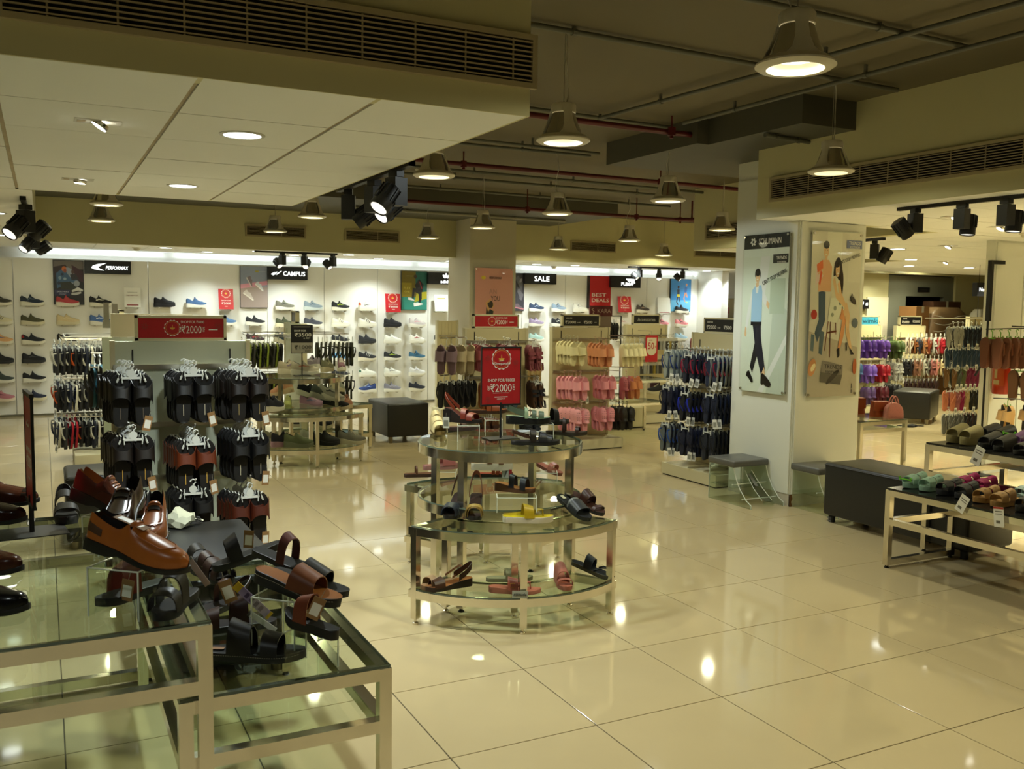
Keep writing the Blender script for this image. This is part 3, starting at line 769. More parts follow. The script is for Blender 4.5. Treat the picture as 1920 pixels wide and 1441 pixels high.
def sneaker(label, loc, rot, up='202428', sole='d8d4c4', acc=None, kind='slip', foot=1, lace=None, deco='side_flash', inner='1a1a1a', group=None, scale=1.0, heel=None, cat='sneaker'):
    me = sneaker_meshes(kind, foot)
    t = thing('sneaker', label, cat, loc, 0, group, rot)
    if scale != 1: t.scale = (scale,)*3
    fab = dict(rough=.75, noise=.18, nscale=160)
    obj('sole', me['sole'], C(sole, .6), t)
    obj('upper', me['upper'], [C(up, **fab), C(inner, .8)], t)
    obj('tongue', me['tongue'], C(lace or up, **fab), t)
    if me['laces']: obj('laces', me['laces'], C(lace or sole, .7), t)
    if heel: obj('heel_counter', me['heel_counter'], C(heel, .6), t)
    if acc: obj(deco, me[deco], C(acc, .5), t)
    return t

# pegs that carry a wall shoe
peg_me = None
m_peg = M('clear_peg', (.45, .42, .32), .25)
def pegs(x, z, what):
    global peg_me
    if peg_me is None: peg_me = MB().tube([(-.075, 0, 0), (-.075, -.11, 0)], .007, 8).mesh('peg', 40), MB().tube([(.075, 0, 0), (.075, -.11, 0)], .007, 8).mesh('peg', 40), MB().box(-.095, .095, -.112, -.02, .006, .010).mesh('plate')
    t = thing('shoe_bracket', 'wall pegs under the '+what, 'bracket', (x, 14.1, z-.0105), 0, 'wall shoe brackets')
    obj('peg', peg_me[0], m_peg, t); obj('peg', peg_me[1], m_peg, t); obj('plate', peg_me[2], M('acrylic_plate', (.5, .48, .38), .2), t)

RZ = [1.502, 1.247, .987, .728, .472, .222]
RN = ['top', 'second', 'third', 'fourth', 'fifth', 'lowest']
CX = {0: -.50, 1: -.12, 2: .31, 3: .72, 4: 1.13, 5: 1.555, 6: 1.99, 7: 2.41, 8: 2.83, 9: 3.27, 10: 3.70, 11: 4.13, 12: 4.56, 13: 4.98, 14: 5.40, 15: 5.83, 17: 7.59, 18: 8.03, 19: 8.46, 20: 9.36, 21: 9.80, 22: 10.24, 23: 10.68}
COLD = {0: 'at the left picture edge', 1: 'left of the seated-figures poster', 2: 'under the seated-figures poster', 3: 'under the swoosh sign', 4: 'under the blank white card', 5: 'above the red banner, left one', 6: 'above the red banner, right one', 7: 'under the left red card', 8: 'under the white-shoes poster', 9: 'first column right of the white-shoes poster', 10: 'second column right of the white-shoes poster', 11: 'third column right of the white-shoes poster', 12: 'left of the right red card', 13: 'under the right red card', 14: 'under the green-yellow poster', 15: 'beside the far pillar', 17: 'first column under the SALE sign', 18: 'second column under the SALE sign', 19: 'just right of the SALE sign', 20: 'under the tilted red card', 21: 'right of the tilted red card', 22: 'under the silver card', 23: 'under the blue runners poster'}
# (column,row): colour words, upper, sole, accent, kind, deco, direction(1 toe right)
W, CRM, BLK = 'd9d6c6', 'cfc6a4', '17181a'
WALL = [
 (0, 0, 'olive black running', '3a3a34', W, '8a8674', 'slip', 1), (0, 1, 'cream striped', 'd6cfae', W, '6a6a60', 'lace', 1), (0, 2, 'peach and blue', 'd8a878', W, '3a5a9a', 'lace', 1), (0, 3, 'black knit', '1c1d1f', '26262a', None, 'slip', 1), (0, 4, 'dark green-grey', '3c4440', W, None, 'slip', 1), (0, 5, 'dusty pink', 'b07078', 'd8c8b0', '7a4048', 'lace', 1),
 (1, 0, 'dark blue slip-on', '26303f', W, '5a6a7a', 'slip', 1), (1, 1, 'olive green', '4c4c34', 'd0cab0', None, 'slip', 1), (1, 2, 'navy with red heel', '20262f', W, None, 'slip', 1), (1, 3, 'black grey-tabbed', '1b1c20', '2a2a2c', '4a4a4c', 'lace', 1), (1, 4, 'black white-soled', '16171a', W, None, 'slip', 1), (1, 5, 'navy cream-soled', '1a2134', CRM, None, 'slip', 1),
 (2, 0, 'coral red', 'b04448', W, None, 'slip', 1), (2, 1, 'beige cream', 'd2c096', CRM, 'e0d0a8', 'lace', 1), (2, 2, 'black strappy', '1a1a1c', W, None, 'lace', 1), 
 (3, 0, 'black and white', '1d1d1e', W, 'd8d4c0', 'lace', 1), (3, 1, 'blue and white', '4a6aa0', W, 'd9e0ea', 'lace', 1),
 (4, 1, 'neon and black', '23261e', '1c1e1a', 'b8d828', 'lace', 1),
 (5, 0, 'all black', '121214', '1a1a1c', None, 'lace', 1), (6, 0, 'steel blue', '3a5a80', W, None, 'slip', 1), (7, 1, 'mid blue', '4a6a8c', W, None, 'slip', 1),
 (8, 1, 'black low', '1e1e20', W, None, 'slip', 1), (8, 2, 'red and black', '2a1c1e', W, 'a01820', 'lace', 1),
 (9, 0, 'grey olive', '6a685a', W, '2c3026', 'lace', 1), (9, 1, 'olive slip-on', '3c4028', CRM, None, 'slip', 1),
 (10, 0, 'pale blue grey', '7c8a92', 'b8c0bc', '4a5a66', 'lace', 1), (10, 1, 'dark grey', '3a3c44', W, '20222a', 'lace', 1),
 (11, 0, 'black with lime stripe', '17181a', W, 'a8c020', 'lace', 1), (11, 1, 'white grey striped', 'd4d0b8', W, '4a4a40', 'lace', 1), (11, 2, 'black running', '17181a', W, None, 'lace', 1), (11, 3, 'sky blue', '5a90b8', W, 'd0dce0', 'lace', 1), (11, 4, 'black trainer', '17181a', W, None, 'slip', 1),
 (12, 0, 'white with orange heel', 'd8d4c2', W, '3a3a36', 'lace', 1), (12, 1, 'white black-striped', 'd2cebc', W, '1a1a1a', 'lace', 1), (12, 2, 'all dark grey', '222326', '2c2c2e', None, 'slip', 1), (12, 3, 'black grey-striped', '1c1c1e', 'd0c8b0', 'a0a098', 'lace', 1), (12, 4, 'plain white with green heel', 'd6d6c8', W, None, 'flat', 1), (12, 5, 'bright blue', '24386c', W, '6a80b0', 'lace', -1),
 (13, 1, 'plain black', '141416', '1c1c1e', None, 'lace', 1), (13, 2, 'plain white', 'd8d8cc', W, 'c8c8bc', 'lace', 1), (13, 3, 'black with green flash', '191a1a', W, '9ab030', 'lace', 1), (13, 4, 'white with grey flash', 'd6d6ca', W, '7a7a74', 'lace', 1), (13, 5, 'lilac grey', '7c7a84', W, '9a98a0', 'lace', 1),
 (14, 1, 'pale grey pink', 'b8b0ac', W, 'c88890', 'lace', 1), (14, 2, 'white with red line', 'd8d6ca', W, 'a04048', 'lace', 1), (14, 3, 'teal blue', '34607a', W, '1e3c50', 'slip', 1), (14, 4, 'white silver', 'd0d0cc', W, 'a8a8b0', 'lace', 1), (14, 5, 'black navy', '1a1d26', 'd0ccb8', None, 'lace', 1),
 (15, 2, 'grey', '5a5a58', W, None, 'slip', 1),
 (17, 0, 'navy blue', '2a3a54', W, '90a0b0', 'lace', 1), (17, 1, 'lilac', '8c7c94', W, 'c0b0c4', 'lace', 1), (17, 2, 'mint', '9ab8b0', W, None, 'lace', 1), (18, 0, 'light blue grey', '8294a4', W, '405468', 'lace', 1), (18, 1, 'black', '1a1b1d', W, 'c8c8bc', 'lace', 1), (19, 0, 'white', 'd8d6ca', W, 'b0b0a8', 'lace', 1), (19, 1, 'pale grey', 'b0aca0', W, None, 'lace', 1),
 (20, 1, 'white with pink tongue', 'd8d2c6', W, 'c07880', 'lace', 1), (21, 0, 'brown taupe', '4a403a', W, 'a89888', 'lace', 1), (22, 1, 'pink', 'c88088', W, '3a2a30', 'lace', 1), (23, 0, 'black white-soled', '17181a', W, None, 'slip', 1), (23, 1, 'salmon pink', 'cc7c80', W, '2a2024', 'lace', 1), (23, 2, 'pale sky blue', '98b4c4', W, None, 'lace', 1), (20, 2, 'grey mesh', '8a8880', W, None, 'lace', 1), (22, 2, 'white mesh', 'd0ccc0', W, None, 'slip', 1),
]
for c, r, nm, up, so, ac, kd, dr in WALL:
    z = RZ[r]-(.02 if c < 17 and c > 8 else 0)*(1 if r < 3 else 1.5)
    x = CX[c]
    deco = 'stripes' if 'striped' in nm else 'side_flash'
    s = sneaker('%s sneaker, %s wall row, %s' % (nm, RN[r], COLD[c]), (x, 14.02, z), (0, 0, random.uniform(-.1, .02) if dr > 0 else PI), up, so, ac, kd, 1 if dr > 0 else -1, deco=deco, heel='a02028' if 'red heel' in nm else ('c85030' if 'orange heel' in nm else ('2c6048' if 'green heel' in nm else None)))
    pegs(x, z, '%s sneaker, %s row, %s' % (nm, RN[r], COLD[c]))
# ---------------------------------------------------------------- signs and posters
m_lit = M('lit_letters', (1, 1, 1), .4, emit=(.95, 1, 1), estr=2.2)
m_boardblack = M('sign_black', (.010, .010, .011), .35)
m_cardwhite = M('card_white', (.74, .73, .66), .4)
m_signred = M('sign_red', (.42, .014, .018), .4)
m_offwhite = M('print_white', (.80, .77, .68), .5)
m_gold = M('print_gold', (.62, .36, .05), .5)
m_frame = M('sign_frame_cream', (.58, .53, .34), .45)

def pc(h): return C(h, .5)
def shape(mb_list, poly, col, lay=1, parent=None):
    """flat print: one outline, a fraction of a millimetre proud"""
    mb_list.append((poly, col, lay))
def print_on(parent, shapes, y=-.001, name='print'):
    mats = []; mb = MB()
    for i, (poly, col) in enumerate(shapes):
        m = pc(col) if isinstance(col, str) else col
        if m not in mats: mats.append(m)
        yy = y-.00012*i
        n = len(poly)
        a = sum(poly[k][0]*poly[(k+1) % n][1]-poly[(k+1) % n][0]*poly[k][1] for k in range(n))
        pl = poly if a > 0 else poly[::-1]
        mb.add([(p[0], yy, p[1]) for p in pl], [tuple(range(n))], mats.index(m))
    return obj(name, mb, mats, parent)
def ell(cx, cz, rx, rz, n=16, rot=0, a0=0, a1=2*PI):
    k = n if abs(a1-a0-2*PI) < 1e-6 else n+1
    c, s = math.cos(rot), math.sin(rot)
    return [(cx+rx*math.cos(a0+(a1-a0)*i/n)*c-rz*math.sin(a0+(a1-a0)*i/n)*s, cz+rx*math.cos(a0+(a1-a0)*i/n)*s+rz*math.sin(a0+(a1-a0)*i/n)*c) for i in range(k)]
def limb(pts, ws):
    """tapering band along a polyline, flat print"""
    L, R = [], []
    for i, p in enumerate(pts):
        a = pts[max(i-1, 0)]; b = pts[min(i+1, len(pts)-1)]
        dx, dz = b[0]-a[0], b[1]-a[1]; l = math.hypot(dx, dz) or 1
        nx, nz = -dz/l, dx/l
        L.append((p[0]+nx*ws[i], p[1]+nz*ws[i])); R.append((p[0]-nx*ws[i], p[1]-nz*ws[i]))
    return L+R[::-1]
def rect(x0, x1, z0, z1): return [(x0, z0), (x1, z0), (x1, z1), (x0, z1)]

def board(name, label, cat, loc, w, h, th=.03, mat=None, rz=0, rot=None, group=None):
    t = thing(name, label, cat, loc, rz, group, rot)
    obj('board', MB().box(-w/2, w/2, 0, th, -h/2, h/2), mat or m_boardblack, t)
    return t
YB = 14.06
# lit black name boards
b = board('lit_sign', 'black lit sign with a white swoosh and slanted lettering, leftmost on the sneaker wall', 'sign', (.825, YB-.06, 2.04), .59, .18, .08)
text('PERFORMAX', .29, .05, m_lit, b, .115, -.005, shear=.25, bold=.0)
print_on(b, [([(-.21, -.01), (-.19, .02), (-.13, .042), (-.02, .058), (-.06, .04), (-.09, .018), (-.095, -.005), (-.08, -.03), (-.05, -.045), (-.11, -.04), (-.17, -.03)], m_lit), ([(-.13, .0), (-.07, .035), (-.045, .04), (-.085, .0), (-.06, -.03), (-.10, -.025)], m_boardblack)], -.002, 'logo')
b = board('lit_sign', 'black lit sign with a zigzag mark and bold white lettering beside the white-shoes poster', 'sign', (3.315, YB-.06, 2.03), .59, .19, .08)
text('CAMPUS', .33, .066, m_lit, b, .09, -.005, bold=.004)
print_on(b, [(limb([(-.25, -.02), (-.20, .01), (-.235, -.03), (-.16, .01), (-.185, -.025), (-.10, .03)], [.006, .012, .010, .012, .010, .003]), m_lit)], -.002, 'logo')
b = board('lit_sign', 'black lit sign half hidden by the far pillar, with a white three-leaf mark', 'sign', (5.83, YB-.06, 2.02), .5, .19, .08)
text('adidas', .20, .055, m_lit, b, .06, -.05, bold=.004)
print_on(b, [(ell(.06, .045, .018, .04), m_lit), (ell(.025, .03, .016, .036, rot=.6), m_lit), (ell(.095, .03, .016, .036, rot=-.6), m_lit), (rect(.02, .10, -.003, .001), m_boardblack), (rect(.02, .10, .006, .010), m_boardblack)], -.002, 'logo')
b = board('lit_sign', 'black lit sign reading SALE in plain white capitals', 'sign', (7.65, YB-.06, 2.06), .62, .185, .08)
text('SALE', .29, .085, m_lit, b, .02, 0, bold=.0)
b = board('lit_sign', 'black lit sign with a leaping cat mark beside the red deals poster', 'sign', (9.40, YB-.06, 2.05), .64, .21, .08)
text('PUMA', .24, .06, m_lit, b, .02, -.04, bold=.01)
print_on(b, [([(.05, .01), (.10, .03), (.13, .03), (.17, .06), (.21, .075), (.235, .09), (.23, .07), (.245, .06), (.20, .045), (.18, .02), (.20, -.02), (.185, -.025), (.165, .0), (.15, .0), (.17, -.03), (.13, -.06), (.14, -.02), (.11, .005), (.06, .02), (.02, .05), (.0, .055), (.03, .03)], m_lit)], -.002, 'logo')
# posters on the sneaker wall
def poster(label, x0, x1, z0, z1, shapes, words=(), base='d8d4c4', y=YB, edge=m_boardblack):
    w, h = x1-x0, z1-z0
    t = board('poster', label, 'poster', ((x0+x1)/2, y, (z0+z1)/2), w, h, .035, edge)
    sh = [(rect(-w/2+.004, w/2-.004, -h/2+.004, h/2-.004), base)]
    for poly, col in shapes: sh.append(([(px*w, pz*h) for px, pz in poly], col))
    print_on(t, sh)
    for s_, ww, hh, px, pz, colr in words: text(s_, ww*w if ww else None, hh*h, pc(colr) if isinstance(colr, str) else colr, t, px*w, pz*h, -.004)
    return t
poster('dark poster of two seated figures, one in an orange beanie and blue camouflage jacket', .14, .52, 1.52, 2.126, [
    (rect(-.48, .48, .30, .48), '6a625c'), ([(-.48, .34), (-.1, .40), (.0, .30), (-.48, .1)], '2a1a20'), ([(.1, .40), (.48, .25), (.48, .0), (.2, .1)], '3a1a28'), (ell(-.05, .12, .26, .22), '8a94a4'),
    ([(-.40, .20), (-.22, .30), (-.08, .24), (.05, .12), (.30, .06), (.28, -.02), (-.02, .02), (-.10, -.05), (-.38, -.14)], '38587a'), (ell(-.28, .1, .05, .04), '7890a8'), (ell(-.20, .18, .05, .03), '1c2c44'), (ell(-.12, .08, .05, .03), '8aa0b4'), (ell(-.32, -.02, .05, .04), '1c2c44'),
    (ell(-.14, .30, .075, .06), 'c4682c'), (ell(-.11, .26, .05, .05), '8a4a34'), (ell(.14, .24, .05, .05), '4a3430'), ([(.05, .18), (.22, .2), (.34, .08), (.1, .05)], '2a2830'),
    ([(-.28, .0), (.05, .02), (.28, -.12), (.14, -.18), (-.24, -.16)], '23261a'), ([(.2, .02), (.30, .04), (.28, -.01)], 'b06048'), (ell(.26, -.02, .1, .07), '8a9098'), (limb([(.1, -.2), (.3, -.14), (.46, -.18)], [.02, .04, .02]), 'c8c8c4'), (limb([(.08, -.26), (.25, -.25), (.4, -.22)], [.02, .03, .02]), 'b4b4b4'),
    (rect(-.46, .04, -.30, -.17), '20244a')], [('SKECHERS', .38, .03, -.2, -.21, 'c8c8d8'), ('STREET', .22, .025, -.2, -.265, 'a8a8c0')], '17161a')
def flatshoe(cx, cz, s, rot, body, sole='e4e0d8'):
    P = [(-.5, 0), (-.48, .25), (-.40, .34), (-.25, .24), (-.05, .30), (.15, .16), (.4, .06), (.5, -.02)]; Q = [(-.5, 0), (.5, -.02), (.48, -.10), (-.48, -.10)]
    c, si = math.cos(rot), math.sin(rot)
    f = lambda pl: [(cx+(x*c-z*si)*s, cz+(x*si+z*c)*s*.62) for x, z in pl]
    return [(f(P), body), (f(Q), sole)]
poster('grey and pink poster showing three pale knit shoes', 2.62, 3.02, 1.507, 2.12, [
    (rect(-.49, .49, .02, .49), '8890a4'), (rect(-.49, .49, -.49, .02), '9a8a84'), ([(-.49, .06), (.49, .16), (.49, .06), (-.49, -.04)], 'c88a9c'), (rect(.05, .18, .36, .40), 'a89a40')] + flatshoe(-.16, .12, .42, -1.1, '7a6c74', 'c8c0c0')+flatshoe(.20, -.0, .42, -.75, 'c8ccd0')+flatshoe(-.2, -.22, .48, -.65, 'c4bcb8', 'dcd8d0'), [('performax', .26, .03, .30, .38, 'b0b4c0')], '8e8a92')
poster('green and yellow poster of a seated man in dark tracksuit and white shoes', 5.14, 5.58, 1.50, 2.125, [
    (rect(-.49, .49, -.1, .49), '6a5c18'), (rect(.05, .49, -.05, .49), '1c5c50'), (rect(-.49, .49, -.49, -.17), '2c8070'), (rect(-.49, -.1, -.17, .2), '8a7a1c'), ([(.0, -.3), (.49, -.2), (.49, -.02), (.1, -.05)], 'a8a01c'),
    (limb([(.1, .22), (.22, .10), (.20, -.02)], [.12, .15, .12]), '1c1a1c'), (ell(.04, .36, .06, .055), '3a2a22'), (limb([(.12, .24), (.28, .12), (.10, .02)], [.04, .045, .03]), '2c2a2e'), (limb([(.18, -.02), (-.02, .02), (-.06, -.2)], [.07, .06, .04]), '201e20'), (limb([(.22, -.02), (.24, -.2), (.20, -.3)], [.07, .055, .04]), '201e20'), (limb([(.2, .24), (.3, .05)], [.008, .008]), 'b03020')]
    + flatshoe(-.12, -.23, .26, -.2, 'dcdcd4')+flatshoe(.16, -.36, .36, .25, 'dcdcd4'), [('FLEX', .26, .06, -.28, .06, 'c8b850'), ('ONE', .2, .05, -.28, -.03, 'c8b850'), ('performax', .25, .02, -.2, .37, 'c0c0a0')], '6a6018')
poster('dark poster of pale rock and a shoe, half hidden behind the far pillar', 6.89, 7.36, 1.503, 2.15, [
    (limb([(.2, .4), (.35, .2), (.3, .0)], [.06, .12, .08]), '5a5a60'), (limb([(.25, .05), (.4, -.1), (.35, -.2)], [.05, .09, .05]), '6c6a70'), (limb([(.15, .3), (.3, .1)], [.02, .03]), '2a2a30'), (ell(.36, .3, .07, .04, rot=.8), '8a8890')]+flatshoe(.25, -.4, .5, -.2, '6a5a60', 'c07a80'), [], '3c3a40')
b = poster('tall bright red poster reading BEST DEALS beside a black edge', 8.64, 9.12, 1.559, 2.145, [(rect(-.49, -.42, -.49, .49), '14100e')], [('BEST', .62, .105, -.02, -.08, m_offwhite), ('DEALS', .74, .105, .04, -.24, m_offwhite)], 'b0161c')
poster('bright blue poster of two runners', 10.44, 10.91, 1.529, 2.135, [
    (rect(-.49, .49, -.15, .49), '2a78b4'), (rect(-.49, .49, -.49, -.15), '5a9cc0'), (limb([(-.12, .18), (-.12, .02)], [.06, .06]), '2a2a30'), (ell(-.12, .25, .05, .05), '3a2a24'), (limb([(-.12, .03), (-.12, -.05)], [.07, .07]), 'c8b820'), (limb([(-.14, -.05), (-.2, -.2), (-.12, -.3)], [.03, .025, .02]), '3a2a24'), (limb([(-.08, -.05), (-.06, -.2)], [.03, .02]), '3a2a24'),
    (limb([(.25, .25), (.22, .08)], [.06, .06]), '2c5a94'), (ell(.27, .32, .045, .045), 'b07a5a'), (limb([(.22, .08), (.15, -.1), (.22, -.2)], [.035, .025, .02]), 'b07a5a'), (limb([(.25, .08), (.32, -.06)], [.035, .02]), 'b07a5a'), (ell(.3, -.22, .06, .015), 'b8d030')], [], '2a78b4')
# cards standing on pegs
def emblem(t, cx, cz, r, rim=m_offwhite):
    out = []
    n = 48
    scal = [(cx+r*(1+.05*math.cos(14*a))*math.cos(a), cz+r*(1+.05*math.cos(14*a))*math.sin(a)) for a in [2*PI*i/112 for i in range(112)]]
    out.append((scal, rim)); out.append((ell(cx, cz, r*.93, r*.93, 40), m_signred)); out.append((ell(cx, cz, r*.82, r*.82, 40), m_gold)); out.append((ell(cx, cz, r*.79, r*.79, 40), m_signred))
    out.append((ell(cx, cz+r*.06, r*.30, r*.26, 20, 0, PI, 2*PI), m_gold)); out.append(([(cx-r*.05, cz+r*.08), (cx+r*.05, cz+r*.08), (cx+r*.03, cz+r*.30), (cx, cz+r*.46), (cx-r*.03, cz+r*.30)], m_gold))
    return out
def star(cx, cz, r):
    out = []
    for k in range(8):
        a = k*PI/4+.2
        out.append((ell(cx+r*.6*math.cos(a), cz+r*.6*math.sin(a), r*.42, r*.09, 8, a), C('8a3a34', .5)))
    return out
def red_card(t, w, h, third='3000'):
    print_on(t, emblem(t, 0, h*.27, w*.30))
    text('SHOP FOR', w*.62, h*.05, m_offwhite, t, 0, -.08*h); text('₹'+third, w*.62, h*.10, m_offwhite, t, 0, -.21*h); text('OFF', w*.2, h*.04, m_offwhite, t, 0, -.36*h)
for lb, x, z, w, h, n3 in (('left red card sign standing on wall pegs beside the white-shoes poster', 2.40, 1.63, .21, .30, '2000'), ('right red card sign standing on wall pegs beside the green and yellow poster', 4.97, 1.61, .25, .295, '3000'), ('tilted red card sign on pegs right of the red deals poster', 9.37, 1.645, .28, .29, '3000')):
    t = board('card_sign', lb, 'sign', (x, 13.98, z), w, h, .006, m_signred, rot=(-.15, 0, 0))
    red_card(t, w, h, n3); pegs(x, z-h/2-.002, lb)
for lb, x, z, w, h, mat, red in (('white card sign with a red line standing on wall pegs at the left', 1.13, 1.633, .215, .275, m_cardwhite, 1), ('white price card sign beside the far pillar', 5.80, 1.62, .24, .27, m_cardwhite, 2), ('shiny silver-white blank card sign on pegs beside the runners poster', 10.24, 1.635, .29, .29, M('card_silver', (.66, .66, .62), .15), 0)):
    t = board('card_sign', lb, 'sign', (x, 13.98, z), w, h, .006, mat, rot=(-.15, 0, 0)); pegs(x, z-h/2-.002, lb)
    if red == 1: text('REDEEM AT', w*.7, h*.05, pc('7a2a2a'), t, 0, .1*h); print_on(t, [(rect(-w*.35, w*.35, -h*.42, -h*.36), '8a2020'), (rect(-w*.3, w*.3, h*.25, h*.27), '8a8478')])
    elif red == 2: print_on(t, [(rect(-w*.3, w*.3, h*.24, h*.30), 'a89a30')]+[(rect(-w*.38, w*.38, h*(.16-.1*k), h*(.165-.1*k)), '8a8478') for k in range(5)])
    else: print_on(t, [(rect(-w*.4, w*.4, -h*.46, -h*.42), '8a2020')])

# big posters on the near column -----------------------------------------------
m_acr = glassm('acrylic_sheet', (.96, .97, .95))
m_stand = M('steel_standoff', (.5, .48, .42), .25, 1.0)
def lift(h, k=1.75):
    return '%02x%02x%02x' % tuple(min(238, int(int(h[i:i+2], 16)*(1+(k-1)*min(1, int(h[i:i+2], 16)/110)))) for i in (0, 2, 4))
def big_poster(label, loc, rz, w, h, shapes, base):
    base = lift(base, 1.5); shapes = [(p_, lift(c_, 1.5) if isinstance(c_, str) else c_) for p_, c_ in shapes]
    t = thing('poster', label, 'poster', loc, rz)
    obj('board', MB().box(-w/2, w/2, -.004, 0, -h/2, h/2), C('b8b8b0', .3), t)
    print_on(t, [(rect(-w/2+.002, w/2-.002, -h/2+.002, h/2-.002), base)]+[([(px*w, pz*h) for px, pz in poly], col) for poly, col in shapes], -.0045)
    obj('acrylic_cover', MB().box(-w/2-.008, w/2+.008, -.012, -.009, -h/2-.008, h/2+.008), m_acr, t)
    so = MB().tube([(0, .02, 0), (0, -.016, 0)], .010, 12).mesh('standoff', 40)
    for sx in (-1, 1):
        for sz in (-1, 1): obj('standoff', so, m_stand, t, (sx*(w/2-.014), 0, sz*(h/2-.018)))
    return t
SK = 'b08468'
man = [([(-.5, -.5), (.5, -.5), (.5, .36), (-.5, .36)], '989c94'), ([(.1, -.5), (.5, -.5), (.5, .02), (.2, .1)], '8a9088'), ([(-.1, -.5), (.02, -.5), (.5, -.18), (.5, -.12)], 'a4a69e'), ([(-.2, .1), (-.1, .36), (.1, .36), (.0, .1)], 'a6a89e'), (rect(.12, .44, .0, .22), '848c80'),
       (rect(-.5, .5, .41, .5), '131312'), (rect(.16, .485, .315, .37), '20211f'),
       # walking figure
       (limb([(-.27, .12), (-.36, -.02), (-.40, -.10)], [.035, .03, .02]), 'a8aaa8'), (ell(-.405, -.13, .022, .020), SK), (limb([(-.40, -.09), (-.42, -.14)], [.018, .012]), SK),
       (limb([(-.08, .14), (.02, .085), (.09, .055)], [.035, .03, .018]), 'a2a4a2'), (limb([(.05, .07), (.11, .045)], [.018, .02]), SK),
       (limb([(-.14, -.03), (-.10, -.16), (-.25, -.36)], [.075, .06, .035]), '14131c'), (limb([(-.17, -.03), (-.10, -.20), (.03, -.375)], [.085, .07, .045]), '1a1a2a'),
       ([(-.28, .15), (-.20, .18), (-.08, .18), (-.05, .14), (-.05, -.05), (-.29, -.06)], '7088a8'), ([(-.21, .185), (-.13, .185), (-.15, .13), (-.19, .13)], 'b8bcc4'), (rect(-.29, -.05, -.075, -.052), '101018'),
       (limb([(-.17, .2), (-.165, .17)], [.03, .03]), SK), (ell(-.165, .235, .052, .036), SK), (ell(-.165, .262, .058, .024), '1a1614'), (ell(-.115, .25, .012, .02), '1a1614'), (ell(-.215, .25, .012, .02), '1a1614'), (ell(-.185, .238, .008, .003), '1a1614'), (ell(-.148, .238, .008, .003), '1a1614'), (limb([(-.185, .217), (-.148, .217)], [.003, .003]), 'c8a090'),
       (limb([(.02, -.36), (.05, -.395)], [.04, .03]), SK), ([(-.02, -.385), (.02, -.375), (.10, -.395), (.19, -.425), (.215, -.445), (.18, -.462), (.08, -.455), (.06, -.445), (.0, -.452), (-.02, -.44)], '150f0e'),
       ([(-.34, -.375), (-.29, -.365), (-.25, -.39), (-.2, -.42), (-.19, -.44), (-.23, -.443), (-.30, -.415), (-.36, -.40)], '150f0e')]
p = big_poster('tall acrylic poster of a man in a blue waistcoat striding, on the left face of the column', (5.297, 5.85, 1.545), D2R(-90), .53, 1.30, man, '9a9e98')
text('SCHUMANN', .26, .05, m_offwhite, p, .045, .455*1.3, -.009)
print_on(p, [(ell(-.152+.022*math.cos(k*PI/3), .455*1.3+.022*math.sin(k*PI/3), .016, .008, 10, k*PI/3+.7), m_offwhite) for k in range(6)], -.0085, 'logo')
text('TRENDS', .115, .026, m_offwhite, p, .185, .450, -.009); text('FOOTWEAR', .10, .018, m_offwhite, p, .19, .415, -.009)
text("CAN'T STOP MOVING", .29, .035, pc('2a2c28'), p, .11, .30, -.009, rot=.36)
